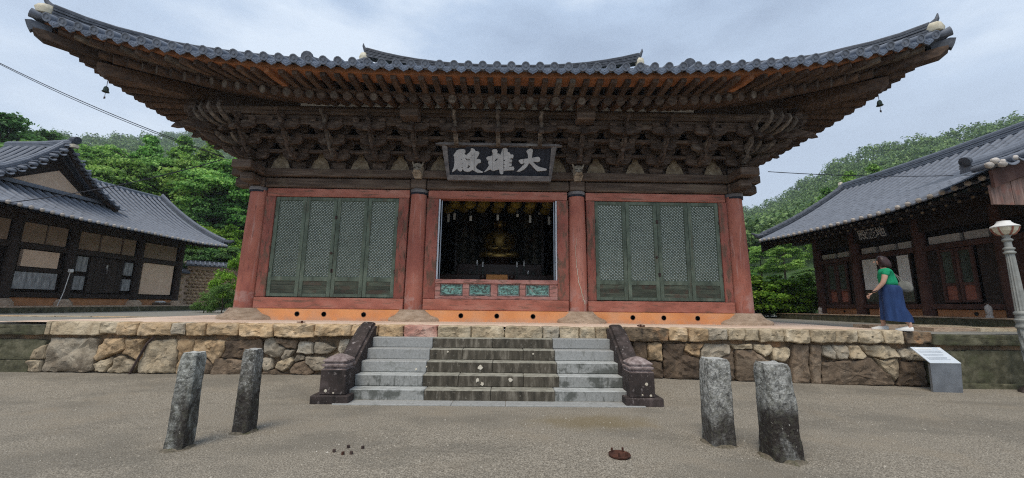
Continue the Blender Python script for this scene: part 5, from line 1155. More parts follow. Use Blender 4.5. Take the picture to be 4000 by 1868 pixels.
mb = MB(); mb.lathe([(.02, -.1), (.12, -.06), (.13, .05), (.02, .12)], 9, Matrix.Translation((-20.65, 23.55, 7.45)), jit=.2); mb.build('ridge_end_mortar', M['mortar'], lh, smooth=50)
mb = MB(); p = SL(23.2, 0); mb.path([p + Vector((-.4, .1, .3)), p + Vector((.05, .15, .26)), p + Vector((.22, .18, .34))], [.11, .11, .05], 7); mb.build('verge_end_tile', M['tile_dark'], lh)
# cross gable
def gz(t): t = abs(t); return 7.90 - 1.25 * t + .165 * t * t
mb = MB()
for s in (-1, 1):
    v = []
    for x in (-18.15, -20.9): v.append([(x, GY + s * t, gz(t)) for t in (0, .5, 1, 1.5, 2.0, 2.5)])
    mb.ring(v, close=False, cap=False)
mb.build('gable_roof', M['tile_dark'], lh)
mb = MB()
for s in (-1, 1):
    for i in range(7):
        x = -18.5 - .33 * i; mb.path([(x, GY + s * t, gz(t) + .03) for t in (.1, .6, 1.1, 1.7, 2.3)], .075, 6)
o = mb.build('gable_tiles', M['tile'], lh, smooth=60); o['kind'] = 'stuff'
mb = MB(); mb.prism([(GY - 2.1, 5.86), (GY + 2.1, 5.86), (GY + .9, 6.8), (GY, 7.6), (GY - .9, 6.8)], lambda a, b, d: (d, a, b), -18.80, -18.70); mb.build('gable_wall', M['plain_dark'], lh)
mb = MB(); mb.prism([(GY - 1.5, 5.98), (GY + 1.35, 5.98), (GY + .15, 6.88)], lambda a, b, d: (d, a, b), -18.69, -18.62); mb.build('gable_plaster', M['tan'], lh)
for s in (-1, 1):
    mb = MB(); v = []
    for t in (0, .6, 1.2, 1.8, 2.5): v.append([(-18.22, GY + s * t, gz(t) - .04), (-18.22, GY + s * t, gz(t) - .24), (-18.30, GY + s * t, gz(t) - .24), (-18.30, GY + s * t, gz(t) - .04)])
    mb.ring(v); mb.build('bargeboard', M['plain_dark'], lh)
    ridge([(-18.32 - .1, GY + s * t, gz(t) + .02) for t in (.05, .6, 1.2, 1.8, 2.4)], .24, .12, 'verge_ridge', lh, M['tile'], courses=4)
    for i in range(8):
        t = .22 + i * .30
        mb = MB(); mb.tube((-18.45, GY + s * t, gz(t) + .05), (-18.05, GY + s * t, gz(t) + .0), .07, .072, 8); mb.lathe([(.075, 0), (.05, .03), (.005, .04)], 8, Matrix.Translation((-18.05, GY + s * t, gz(t))) @ Matrix.Rotation(R(90), 4, 'Y')); mb.build('verge_tile', M['tile'], lh, smooth=50)
        mk('pan_tile', ME['pan'], lh, Matrix.Translation((-18.02, GY + s * (t + .15), gz(t + .15) + .0)) @ Matrix.Rotation(R(90), 4, 'Z'))
ridge([(-18.05, GY, 7.88), (-18.6, GY, 7.85), (-19.4, GY, 7.78), (-20.8, GY, 7.75)], .26, .13, 'gable_ridge', lh, M['tile'], courses=4)
mb = MB(); mb.lathe([(.02, -.10), (.13, -.07), (.14, .05), (.02, .10)], 9, Matrix.Translation((-18.02, GY, 7.92)), jit=.2); mb.build('ridge_end_mortar', M['mortar'], lh, smooth=50)
mb = MB(); mb.lathe([(.16, 0), (.17, .05), (.12, .25)], 12, Matrix.Translation((-17.93, GY, 8.16)) @ Matrix.Rotation(R(-80), 4, 'Y')); mb.build('round_end_tile', M['tile_dark'], lh)
ridge([(-18.55, GY + t, 5.90 + .0 * t) for t in (-2.7, -1.5, 0, 1.5, 2.5)], .09, .10, 'skirt_ridge', lh, M['tile'], courses=2)
# body
mb = MB(); mb.box(-22.5, XL - .12, 8.4, 21.9, 1.2, 4.9); mb.build('wall_core', M['plain_dark'], lh)
C4 = lambda px, py: (px, py)
cols_ = [8.9, 11.3, 14.4, 16.35, 19.35, 21.75]
for y in cols_:
    mb = MB(); mb.tube((XL + .04, y, 1.5), (XL + .04, y, 4.7), .17, .15, 12); mb.build('column', M['plain_dark'], lh, smooth=50)
    mb = MB(); mb.lathe([(.34, 1.2), (.33, 1.42), (.24, 1.53), (.2, 1.56)], 10, Matrix.Translation((XL + .04, y, 0)), jit=.25, seed=y); mb.build('plinth_stone', M['base'], lh, smooth=50)
facade(lh, XL, 1, [('beam', 'plain_dark', 8.7, 21.9, 4.42, 4.72, .14), ('beam', 'plain_dark', 8.7, 21.9, 3.42, 3.62, .10), ('beam', 'plain_dark', 8.7, 21.9, 1.62, 1.80, .12),
    ('upper_plaster', 'tan_d', 11.5, 14.2, 3.65, 4.40, .02), ('upper_plaster', 'tan_d', 14.62, 15.35, 3.65, 4.40, .02), ('upper_plaster', 'tan_d', 15.42, 16.1, 3.65, 4.40, .02),
    ('upper_plaster', 'tan_d', 16.6, 17.4, 3.65, 4.40, .02), ('upper_plaster', 'tan_d', 17.5, 18.4, 3.65, 4.40, .02), ('upper_plaster', 'tan_d', 18.5, 19.1, 3.65, 4.40, .02), ('upper_plaster', 'tan_d', 19.6, 21.5, 3.65, 4.40, .02),
    ('clay_base', 'clay', 8.9, 21.8, 1.3, 1.60, .06), ('plaster_panel', 'tan', 19.65, 21.45, 1.85, 3.40, .03)])
from math import isclose
def pan(px0, py0, px1, py1, nm, m, pr):
    # picture measures kept as wall coordinates: (y0,z0)-(y1,z1)
    facade(lh, XL, 1, [(nm, m, px0, px1, py0, py1, pr)])
pan(12.2, 1.9, 14.0, 3.38, 'plaster_panel', 'tan', .03)
pan(14.75, 2.75, 15.95, 3.38, 'plaster_panel', 'tan', .03); pan(14.62, 1.92, 16.0, 2.55, 'grey_board', 'greyboard', .04); pan(14.6, 2.57, 16.1, 2.72, 'cross_rail', 'plain_dark', .08)
pan(16.62, 2.72, 17.05, 3.35, 'grey_board', 'greyboard', .04); pan(16.62, 1.95, 17.05, 2.52, 'grey_board', 'greyboard', .04)
pan(18.72, 2.70, 19.12, 3.30, 'grey_board', 'greyboard', .04); pan(18.72, 1.98, 19.12, 2.52, 'grey_board', 'greyboard', .04)
for i in range(6): pan(17.18 + i * .245, 1.85, 17.18 + i * .245 + .24, 3.38, 'gate_plank', 'plain_dark', .02 + .012 * (i % 2))
pan(17.88, 2.95, 17.93, 3.10, 'paper_note', 'tag', .05); pan(17.9, 2.70, 17.93, 2.95, 'bar_bolt', 'frame_grey', .06)
for i in range(34):   # rafter ends
    y = 9 + .42 * i; mb = MB(); mb.tube((-17.9, y, lz(y) + .32), (-16.6, y, lz(y) - .09), .065, .06, 7); mb.build('rafter', M['plain_dark'], lh, smooth=50)
mb = MB(); v = [[SL(y, 0) - Vector((0, 0, .10)), SL(y, 1.9) - Vector((0, 0, .12))] for y in ys_]; mb.ring(v, close=False, cap=False); mb.build('soffit', M['plain_dark'], lh)
mb = MB(); mb.prism([(8.2, .9), (24.0, .9), (24.0, 1.30), (8.2, 1.22)], lambda a, b, d: (d, a, b), -17.9, -16.5); mb.build('stone_platform', M['m'], lh)
mb = MB(); mb.prism([(8.2, 1.22), (24.0, 1.30), (24.0, 1.34), (8.2, 1.26)], lambda a, b, d: (d, a, b), -17.9, -16.52); mb.build('platform_top', M['base'], lh)
o = MB(); o.cbox(-17.3, -16.9, 19.9, 20.6, 1.31, 1.46, .04); o = o.build('stepping_stone', M['d'], None); tag(o, 'dark stepping stone before the tan plaster panel of the left hall', 'stepping stone')
for i, y in enumerate((20.1, 20.3)):
    for s in (-.045, .045):
        mb = MB(); mb.ring([[(-17.13 + x, y + s + w, 1.462 + z) for w, z in ((-w_, 0), (w_, 0), (w_, h_), (-w_, h_))] for x, w_, h_ in ((-.12, .03, .05), (-.04, .038, .07), (.08, .042, .045), (.14, .02, .03))])
        o = mb.build('rubber_shoe', M['white'], None); tag(o, '%s white rubber shoe of the %s pair on the dark stepping stone' % ('left' if s < 0 else 'right', 'nearer' if i == 0 else 'farther'), 'shoe', 'shoes on the stepping stone')
# pipe with a socket box
so = thing('socket_post', 'pale socket box on a thin pipe before the left hall', 'pipe', (-17.3, 15.85, 1.28))
mb = MB(); mb.path([(-17.25, 15.75, 1.28), (-17.25, 15.88, 1.8), (-17.25, 15.98, 2.62)], .013, 6); mb.build('pipe', M['white'], so)
mb = MB(); mb.cbox(-17.31, -17.2, 15.93, 16.06, 2.62, 2.75, .012); mb.build('socket_box', M['white'], so)
# --- right hall
rh = thing('right_side_hall', 'low wooden hall with long grey tiled roof and open doors at the right', 'hall', (15, 13, 1.1))
XR = 13.5
def rz_(y): return 4.44 + .11 * max(0, (y - 14.5) / 3.2) ** 2 + .19 * max(0, (12.2 - y) / 2.6) ** 1.5
def SR(y, d): return Vector((11.9 + d, y, rz_(y) + .42 * d + .035 * d * d))
slope_roof(rh, SR, [8.45 + .305 * i for i in range(31)], 13, .335, 'white', 300)
mb = MB(); ys2 = list(np.linspace(8.3, 17.8, 18)); mb.ring([[SR(y, d) - Vector((0, 0, .05)) for d in (0, .7, 1.4, 2.1, 2.8, 3.5, 4.35)] for y in ys2], close=False, cap=False); mb.build('roof_bed', M['tile_dark'], rh)
mb = MB(); mb.ring([[SR(y, 4.35) - Vector((0, 0, .05)), SR(y, 4.35) + Vector((4.3, 0, -2.4))] for y in (8.3, 12, 17.8)], close=False, cap=False); mb.build('rear_slope', M['tile_dark'], rh)
ridge([(16.3, y, 6.92 + .0045 * (y - 12.8) ** 2 - .04) for y in np.linspace(8.3, 18.0, 13)], .40, .14, 'ridge', rh, M['tile'])
ridge([SR(17.8, d) + Vector((0, .04, .03)) for d in np.linspace(.2, 4.4, 9)], .26, .14, 'verge_ridge', rh, M['tile_dark'], courses=4)
mb = MB(); mb.path([(16.3, 17.75, 6.95), (16.25, 17.9, 7.25), (16.3, 18.0, 7.52)], [.06, .11, .09], 6); mb.build('ridge_end_mortar', M['mortar'], rh, smooth=50)
mb = MB(); p = SR(17.8, 0); mb.path([p + Vector((.4, 0, .36)), p + Vector((0, .02, .24)), p + Vector((-.24, .05, .40))], [.12, .11, .03], 7); mb.build('verge_end_tile', M['tile_dark'], rh)
mb = MB(); v = [[SR(17.72, d) - Vector((0, 0, .06)), SR(17.72, d) - Vector((0, 0, .55)), SR(17.78, d) - Vector((0, 0, .55)), SR(17.78, d) - Vector((0, 0, .06))] for d in (.1, 1, 2, 3, 4.3)]; mb.ring(v); mb.build('bargeboard', M['plain_dark'], rh)
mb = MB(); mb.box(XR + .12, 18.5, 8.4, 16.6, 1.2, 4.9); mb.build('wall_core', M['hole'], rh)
mb = MB(); mb.box(XR - .1, XR + .2, 8.3, 17.7, 4.35, 4.75); mb.build('purlin', M['plain_dark'], rh)
M['strip'] = mat('grey_plaster', [(.3, (.34, .32, .30)), (.7, (.48, .46, .43))], 5, bump=.2, rnd=.08)
M['maroon'] = mat('dark_maroon_wood', [(.3, (.045, .022, .018)), (.55, (.085, .042, .033)), (.8, (.14, .08, .062))], 4, (1, 1, .4), bump=.4, rnd=.15)
M['rust_panel'] = mat('red_brown_panel', [(.3, (.22, .08, .055)), (.7, (.36, .145, .10))], 5, (1, 1, 3), bump=.3, rnd=.1)
for y in (8.5, 10.15, 12.25, 14.6, 16.4):
    mb = MB(); mb.tube((XR, y, 1.33), (XR, y, 4.4), .185, .17, 12); mb.build('column', M['maroon'], rh, smooth=50)
    mb = MB(); mb.lathe([(.36, 1.22), (.34, 1.31), (.22, 1.345)], 10, Matrix.Translation((XR, y, 0)), jit=.25, seed=y); mb.build('plinth_stone', M['base'], rh, smooth=50)
facade(rh, XR, -1, [('beam', 'plain_dark', 8.3, 16.5, 3.95, 4.34, .12), ('beam', 'maroon', 8.3, 16.4, 1.56, 1.70, .12), ('beam', 'maroon', 8.3, 16.4, 3.34, 3.5, .11),
    ('plaster_strip', 'strip', 15.5, 16.15, 3.53, 3.72, .03), ('plaster_strip', 'strip', 14.85, 15.38, 3.53, 3.72, .03), ('plaster_strip', 'strip', 13.75, 14.3, 3.53, 3.74, .03), ('plaster_strip', 'strip', 13.05, 13.6, 3.53, 3.74, .03), ('plaster_strip', 'strip', 12.5, 12.92, 3.53, 3.74, .03),
    ('plaster_strip', 'strip', 11.1, 11.95, 3.53, 3.76, .03), ('plaster_strip', 'strip', 10.4, 10.98, 3.53, 3.76, .03), ('wall_board', 'plain_dark', 14.7, 14.95, 1.7, 3.34, .02), ('wall_board', 'plain_dark', 16.0, 16.3, 1.7, 3.34, .02),
    ('wall_board', 'plain_dark', 10.25, 10.75, 1.7, 3.34, .02), ('wall_board', 'plain_dark', 11.75, 12.15, 1.7, 3.34, .02), ('wall_board', 'maroon', 8.35, 9.95, 1.7, 3.34, .02),
    ('clay_base', 'clay', 14.75, 16.2, 1.32, 1.54, .06), ('clay_base', 'clay', 12.45, 14.3, 1.32, 1.54, .04), ('clay_base', 'clay', 8.35, 12.0, 1.32, 1.54, .06)])
def sdoor(y0, y1, z0, z1, name='lattice_door'):
    mb = MB(); a, b = XR - .09, XR - .03
    mb.box(a, b, y0, y0 + .07, z0, z1); mb.box(a, b, y1 - .07, y1, z0, z1)
    for q, w in ((z0, .07), (z0 + (z1 - z0) * .31, .08), (z1 - .07, .07)): mb.box(a + .003, b, y0 + .07, y1 - .07, q, q + w)
    d = mb.build(name, M['maroon'], rh)
    mb = MB(); mb.box(XR - .035, XR - .02, y0 + .07, y1 - .07, z0 + .07, z0 + (z1 - z0) * .31); mb.build('lower_panel', M['rust_panel'], d)
    mb = MB(); mb.box(XR - .035, XR - .02, y0 + .07, y1 - .07, z0 + (z1 - z0) * .31 + .08, z1 - .07); mb.build('paper_screen', M['green_panel'], d)
    mb = MB(); za = z0 + (z1 - z0) * .31 + .08; H = z1 - .07 - za
    for g0, n_ in ((.02, 4), (.42, 5), (.88, 4)):
        for i in range(n_): z = za + H * g0 + i * .028; mb.box(XR - .055, XR - .036, y0 + .07, y1 - .07, z, z + .010)
    for i in range(1, 7): y = y0 + .07 + (y1 - y0 - .14) * i / 7; mb.box(XR - .05, XR - .036, y - .004, y + .004, za, za + H)
    o = mb.build('lattice', M['green'], d); o['kind'] = 'stuff'
sdoor(15.5, 15.98, 1.72, 3.32); sdoor(15.0, 15.48, 1.72, 3.32); sdoor(11.28, 11.72, 1.75, 3.32); sdoor(10.82, 11.26, 1.75, 3.32)
for (y0, y1) in ((13.65, 14.28), (12.52, 12.98)):   # white paper doors slid open
    mb = MB(); mb.box(XR - .12, XR - .07, y0, y1, 1.72, 3.33); d = mb.build('paper_door', M['plain_dark'], rh)
    mb = MB(); mb.box(XR - .128, XR - .122, y0 + .04, y1 - .04, 2.22, 3.30); mb.build('paper', M['white'], d)
    mb = MB(); mb.box(XR - .128, XR - .122, y0 + .04, y1 - .04, 1.78, 2.18); mb.build('grey_panel', M['green_panel'], d)
for i in range(29):
    y = 8.48 + .32 * i
    mb = MB(); mb.tube((XR + .1, y, rz_(y) + .10), (12.42, y, rz_(y) - .16), .06, .058, 8); d = mb.build('rafter', M['plain_dark'], rh, smooth=50)
    mb = MB(); mb.tube((12.419, y, rz_(y) - .16), (12.415, y, rz_(y) - .16), .046, n=8); mb.build('painted_end', M['niche'], d)
    mb = MB(); mb.box(12.08, 12.7, y - .045 + .1, y + .045 + .1, rz_(y) - .12, rz_(y) - .03); d = mb.build('flying_rafter', M['plain_dark'], rh)
    mb = MB(); mb.box(12.072, 12.079, y - .035 + .1, y + .035 + .1, rz_(y) - .11, rz_(y) - .04); mb.build('painted_end', M['granite_half'], d)
mb = MB(); mb.ring([[SR(y, 0.02) - Vector((0, 0, .09)), SR(y, 1.8) - Vector((0, 0, .12))] for y in ys2], close=False, cap=False); mb.build('soffit', M['plain_dark'], rh)
mb = MB(); mb.prism([(8.2, 1.0), (17.4, 1.0), (17.4, 1.285), (8.2, 1.325)], lambda a, b, d: (d, a, b), 12.15, 13.8); mb.build('stone_platform', M['m'], rh)
mb = MB(); mb.prism([(8.2, 1.326), (17.4, 1.286), (17.4, 1.31), (8.2, 1.35)], lambda a, b, d: (d, a, b), 12.13, 13.8); mb.build('platform_top', M['base'], rh)
mb = MB(); mb.tube((XR - .07, 15.35, 1.43), (XR - .055, 15.35, 1.43), .045, n=10); mb.build('vent_hole', M['hole'], rh)
mb = MB(); mb.tube((XR - .07, 11.0, 1.43), (XR - .055, 11.0, 1.43), .055, n=10); mb.build('vent_hole', M['hole'], rh)
# its name board
nb = thing('small_name_board', 'small dark name board with white characters under the eaves of the right hall', 'sign board', (13.0, 13.3, 3.95))
mb = MB(); mb.prism([(12.85, 3.98), (13.95, 3.98), (13.95, 4.34), (12.85, 4.34)], lambda a, b, d: (13.12 - (b - 4.0) * .3 + d, a, b), 0, .04); mb.build('board', M['ink'], nb)
try:
    for ch, yc in zip('地藏殿', (13.06, 13.4, 13.74)):
        fc = bpy.data.curves.new('chr', 'FONT'); fc.body = ch; fc.size = .36; fc.offset = .006; fc.extrude = .004; fc.resolution_u = 2
        fo = bpy.data.objects.new('chr', fc); COL.objects.link(fo); bpy.context.view_layer.update()
        me = bpy.data.meshes.new_from_object(fo.evaluated_get(bpy.context.evaluated_depsgraph_get())); bpy.data.objects.remove(fo)
        me.materials.clear(); me.materials.append(M['letter'])
        xs__ = [v.co.x for v in me.vertices]; zs__ = [v.co.y for v in me.vertices]; cx_, cz_ = (min(xs__) + max(xs__)) / 2, (min(zs__) + max(zs__)) / 2
        for v in me.vertices:
            a, b, c = v.co.x - cx_, v.co.y - cz_, v.co.z
            v.co = Vector((-c - b * .3, -a, b))
        me.update(); mk('character', me, nb, Matrix.Translation((13.12 - .16 * .3 - .012, yc, 4.16)))
except Exception as ex: print('FONT', ex)
# extinguishers / bottles by the columns
for (y, lab, h) in ((16.0, 'white extinguisher beside the far column of the right hall', .42), (10.35, 'white extinguisher on a stand beside the near door of the right hall', .52)):
    e_ = thing('fire_extinguisher', lab, 'extinguisher', (12.95, y, 1.3), group='extinguishers at the right hall')
    z0 = 1.31 if y > 12 else 1.34; h *= .75
    mb = MB(); mb.lathe([(.075, z0), (.075, z0 + .05), (.05, z0 + .07), (.07, z0 + .09), (.07, z0 + h * .7), (.05, z0 + h * .8), (.02, z0 + h * .85), (.02, z0 + h * .92)], 10, Matrix.Translation((13.0, y, 0))); mb.build('cylinder_body', M['ridge_cap'], e_, smooth=50)
    mb = MB(); mb.box(12.97, 13.03, y - .05, y + .05, z0 + h * .92, z0 + h); mb.build('handle', M['iron'], e_)
# rough stone steps between the yards
for i, (x0, x1, y0, y1) in enumerate(((9.7, 10.7, 8.75, 9.35), (10.72, 11.6, 8.7, 9.3), (11.62, 12.6, 8.6, 9.2), (12.62, 13.6, 8.5, 9.1), (9.2, 10.1, 9.5, 10.2), (10.12, 11.4, 9.45, 10.1))):
    mb = MB(); pts = rough_poly([(x0, y0), (x1, y0), (x1, y1), (x0, y1)], .2, .05); mb.prism(pts, lambda a, b, d: (a, b, d), 1.0, 1.135 + .01 * (i % 3))
    o = mb.build('stone_slab', M['s'] if i % 2 else M['base'], None); tag(o, 'flat rough slab on the gravel before the right hall, %s' % ['leftmost of the front row', 'second of the front row', 'third of the front row', 'rightmost of the front row', 'left of the back row', 'right of the back row'][i], 'stone slab', 'rough slabs before the right hall')
for i in range(9):
    x0 = -17.2 + i * .95; mb = MB(); pts = rough_poly([(x0, 11.2 + .05 * i), (x0 + .93, 11.25 + .05 * i), (x0 + .93, 11.9), (x0, 11.85)], .25, .04); mb.prism(pts, lambda a, b, d: (a, b, d), 1.0, 1.075)
    o = mb.build('edging_stone', M['s'] if i % 3 else M['o'], None); tag(o, 'flat sandstone edging slab in the row left of the main hall, %s from the left' % ['first', 'second', 'third', 'fourth', 'fifth', 'sixth', 'seventh', 'eighth', 'ninth'][i], 'edging stone', 'edging slabs left of the main hall')
# --- roof of the annex at the right edge
an = thing('annex_roof', 'tiled gable with reddish boards jutting in at the right edge', 'gable', (11.5, 8.0, 3.6))
def ar(x): return 4.50 + .30 * (x - 10.45) + .035 * (x - 10.45) ** 2
mb = MB(); mb.ring([[(x, 7.75, ar(x)), (x, 9.9, ar(x))] for x in (10.4, 11.2, 12, 13, 14.2)], close=False, cap=False); mb.build('roof_bed', M['tile_dark'], an)
for i in range(13):
    x = 10.55 + .285 * i
    mb = MB(); mb.tube((x, 8.15, ar(x) + .06), (x - .02, 7.62, ar(x) + .05), .075, .08, 9); t = mb.build('verge_tile', M['tile'], an, smooth=50)
    mb = MB(); mb.lathe([(.055, 0), (.048, .025), (.005, .042)], 9, Matrix.Translation((x - .02, 7.62, ar(x) + .05)) @ Matrix.Rotation(R(90), 4, 'X')); mb.build('white_cap', M['ridge_cap'], t, smooth=60)
    mk('pan_tile', ME['pan'], an, Matrix.Translation((x + .14, 7.6, ar(x + .14) + .02)))
ridge([(x, 8.25, ar(x) + .04) for x in np.linspace(10.5, 14.1, 8)], .22, .13, 'verge_ridge', an, M['tile'], courses=4)
mb = MB(); mb.lathe([(.02, 0), (.11, .01), (.11, .04), (.08, .12)], 12, Matrix.Translation((10.42, 8.2, ar(10.45) + .28)) @ Matrix.Rotation(R(70), 4, 'Y')); mb.build('round_end_tile', M['tile_dark'], an, smooth=50)
for k in range(3): mb = MB(); mb.lathe([(.02, 0), (.06, .02), (.07, .08), (.02, .15)], 9, Matrix.Translation((10.42 + .09 * k, 7.72 - .04 * k, ar(10.45) + .02 + .08 * (k % 2))) @ Matrix.Rotation(R(-75), 4, 'Y')); mb.build('corner_mortar', M['ridge_cap'], an, smooth=50)
mb = MB(); mb.ring([[(x, 7.80, ar(x) - .05), (x, 7.80, ar(x) - .42 - .03 * math.sin(x * 5)), (x, 7.86, ar(x) - .42), (x, 7.86, ar(x) - .05)] for x in np.linspace(10.5, 14.1, 14)]); mb.build('bargeboard', M['maroon'], an)
M['plank'] = mat('reddish_plank', [(.3, (.10, .07, .06)), (.55, (.22, .14, .115)), (.8, (.36, .27, .23))], 5, (3, 1, .3), bump=.5, rnd=.2, layers=[(4, (1, 1, 1), .5, .65, (.26, .10, .07), .5)])
for i in range(14):
    x = 10.52 + i * .235; mb = MB(); mb.prism([(x, 3.74), (x + .228, 3.74), (x + .228, ar(x + .228) - .36), (x, ar(x) - .36)], lambda a, b, d: (a, d, b), 7.90 + .008 * (i % 2), 7.94); mb.build('plank', M['plank'], an)
mb = MB(); mb.box(13.0, 13.3, 8.2, 8.5, 1.1, 4.2); mb.build('column', M['maroon'], an)
# ------------------------------------------------------------------ garden wall behind the left hall
gw = thing('garden_wall', 'tan rubble wall with stepped dark tile coping behind the left hall', 'garden wall', (-17, 24, 1.1))
P0, P1, P2_ = Vector((-20.9, 23.4, 0)), Vector((-19.8, 24.9, 0)), Vector((-17.6, 27.0, 0))
ME['gs'] = []
for q in range(6):
    mb = MB(); mb.lathe([(.02, -.05), (.10, -.03), (.12, .0), (.09, .035), (.02, .05)], 7, Matrix.Rotation(R(90), 4, 'X') @ Matrix.Diagonal((1.25, .75, 1, 1)), jit=.35, seed=q * 3.3); ME['gs'].append(mb.mesh('rubble_stone', M['o'], smooth=50))
for (a, b, h) in ((P0, P1, 3.25), (P1, P2_, 3.75)):
    d = (b - a).normalized(); n_ = Vector((d.y, -d.x, 0)); L_ = (b - a).length
    mb = MB(); mb.add([a + Vector((0, 0, 1)), b + Vector((0, 0, 1)), b - n_ * .4 + Vector((0, 0, 1)), a - n_ * .4 + Vector((0, 0, 1)), a + Vector((0, 0, h)), b + Vector((0, 0, h)), b - n_ * .4 + Vector((0, 0, h)), a - n_ * .4 + Vector((0, 0, h))], [(0, 1, 5, 4), (1, 2, 6, 5), (2, 3, 7, 6), (3, 0, 4, 7), (4, 5, 6, 7)]); mb.build('clay_core', M['tan'], gw)
    for r_ in range(int((h - 1.2) / .2)):
        for c in range(int(L_ / .27)):
            p = a + d * (.15 + c * .27 + .13 * (r_ % 2)) + Vector((0, 0, 1.25 + r_ * .2)) + n_ * .02
            mk('rubble_stone', random.choice(ME['gs']), gw, Matrix.Translation(p) @ Matrix.Rotation(math.atan2(d.y, d.x), 4, 'Z') @ Matrix.Rotation(random.uniform(-.3, .3), 4, 'Y'))
    mb = MB(); zt = h; rr = []
    for q in (a - d * .1, b + d * .1): rr.append([q + n_ * u + Vector((0, 0, zt + z)) for u, z in ((.28, -.02), (.28, .05), (-.1, .28), (-.1, .36), (-.3, .36), (-.3, .28), (-.68, .05), (-.68, -.02))])
    mb.ring(rr); cp = mb.build('coping', M['tile_dark'], gw)
    for c in range(int(L_ / .24)):
        q = a + d * (.1 + c * .24); mb = MB(); mb.tube(q + n_ * .30 + Vector((0, 0, zt + .07)), q - n_ * .08 + Vector((0, 0, zt + .30)), .055, .05, 7); mb.build('coping_tile', M['tile'], cp, smooth=50)
    mb = MB(); q = a; mb.lathe([(.01, -.1), (.1, -.06), (.11, .05), (.01, .1)], 8, Matrix.Translation(q - n_ * .2 + d * -.1 + Vector((0, 0, zt + .2))), jit=.2); mb.build('coping_mortar', M['mortar'], cp, smooth=50)
# ------------------------------------------------------------------ old stone posts
M['soil'] = mat('mossy_soil', [(.3, (.05, .043, .03)), (.55, (.14, .12, .088)), (.8, (.30, .26, .20))], 40, bump=.8, bscale=70, rnd=0, layers=[(9, (1, 1, 1), .5, .62, (.06, .065, .025), .6)])
def stone_post(pts_base, top, lab, seed, dark, groove=None, w=.27, dpt=.25):
    """hewn post: rings from base centre to top centre"""
    (bx, by), (tx, ty), h, wb, wt = pts_base[0], pts_base[1], top, w[0], w[1]
    mb = MB(); rings = []; ns = 26; nseg = 40
    for j in range(ns + 1):
        t = j / ns; z = -.06 + (h + .06) * t; cx_, cy_ = bx + (tx - bx) * t, by + (ty - by) * t
        ww = wb + (wt - wb) * t; r_ = []
        shr = 1 if t < .95 else 1 - (t - .95) * 3.0
        for k in range(nseg):
            u_ = (k / nseg * 4) % 4; sd_ = int(u_); t_ = (u_ - sd_) * 2 - 1; x, y = ((t_, -1), (1, t_), (-t_, 1), (-1, -t_))[sd_]
            L_ = math.hypot(x, y); ch = min(1, 1.26 / L_); c, s = x / L_, y / L_; q = L_ * ch
            x, y = x * ch * ww / 2 * shr, y * ch * ww * dpt / 2 * shr
            f = 1 + .07 * noise.noise(Vector((c * 1.2 + seed, s * 1.2, z * 2.3))) + .05 * noise.noise(Vector((c * 5 + seed, s * 5, z * 9))) + .028 * noise.noise(Vector((c * 14, s * 14 + seed, z * 24)))
            if groove and c > .3: f -= .16 * math.exp(-((s * q - groove) / .22) ** 2)
            if t > .985: z2 = z + .012 * noise.noise(Vector((x * 20, y * 20, seed)))
            else: z2 = z
            r_.append((cx_ + x * f, cy_ + y * f, z2))
        rings.append(r_)
    mb.ring(rings); o = mb.build('stone_post', M[dark], None, smooth=25); tag(o, lab, 'stone post', 'old stone posts in the yard')
    mb = MB(); rr = []
    for (r_, z) in ((.30, -.008), (.12, .018), (.0, .025)):
        rr.append([(bx + (w[0] * .45 + r_ * .22) * math.cos(a) * (1 + .25 * noise.noise(Vector((math.cos(a) * 2, math.sin(a) * 2, seed)))), by + (w[0] * .45 + r_ * .22) * math.sin(a) * (1 + .25 * noise.noise(Vector((math.cos(a) * 2, math.sin(a) * 2, seed + 4)))), z) for a in [6.2832 * q / 20 for q in range(20)]])
    mb.ring(rr, cap=False); mb.build('soil_collar', M['soil'], o, smooth=60)
    return o
stone_post(((-3.18, 4.50), (-3.19, 4.55)), .97, 'leftmost grey stone post in the yard, dark towards its foot', 1.3, 'post_grey', w=(.20, .18), dpt=1.0)
stone_post(((-2.85, 5.05), (-2.85, 5.05)), .955, 'slim dark stone post, second from the left in the yard', 5.1, 'post_dark', w=(.195, .168), dpt=1.05)
stone_post(((2.72, 4.78), (2.74, 4.80)), .93, 'pale lichened stone post with a split side, left of the right-hand pair', 8.8, 'post_pale', groove=-.5, w=(.285, .265), dpt=1.0)
stone_post(((3.16, 4.36), (3.16, 4.40)), .94, 'thick stone post with a white top and black foot, rightmost of the four', 12.4, 'post', groove=-.6, w=(.325, .285), dpt=.95)
for (x, y, z) in ((2.80, 4.66, .72), (3.205, 4.26, .72), (3.245, 4.20, .26)):
    mb = MB(); mb.lathe([(.03, -.02), (.028, .03), (.001, .035)], 8, Matrix.Translation((x, y, z)) @ Matrix.Rotation(R(90), 4, 'Y'))
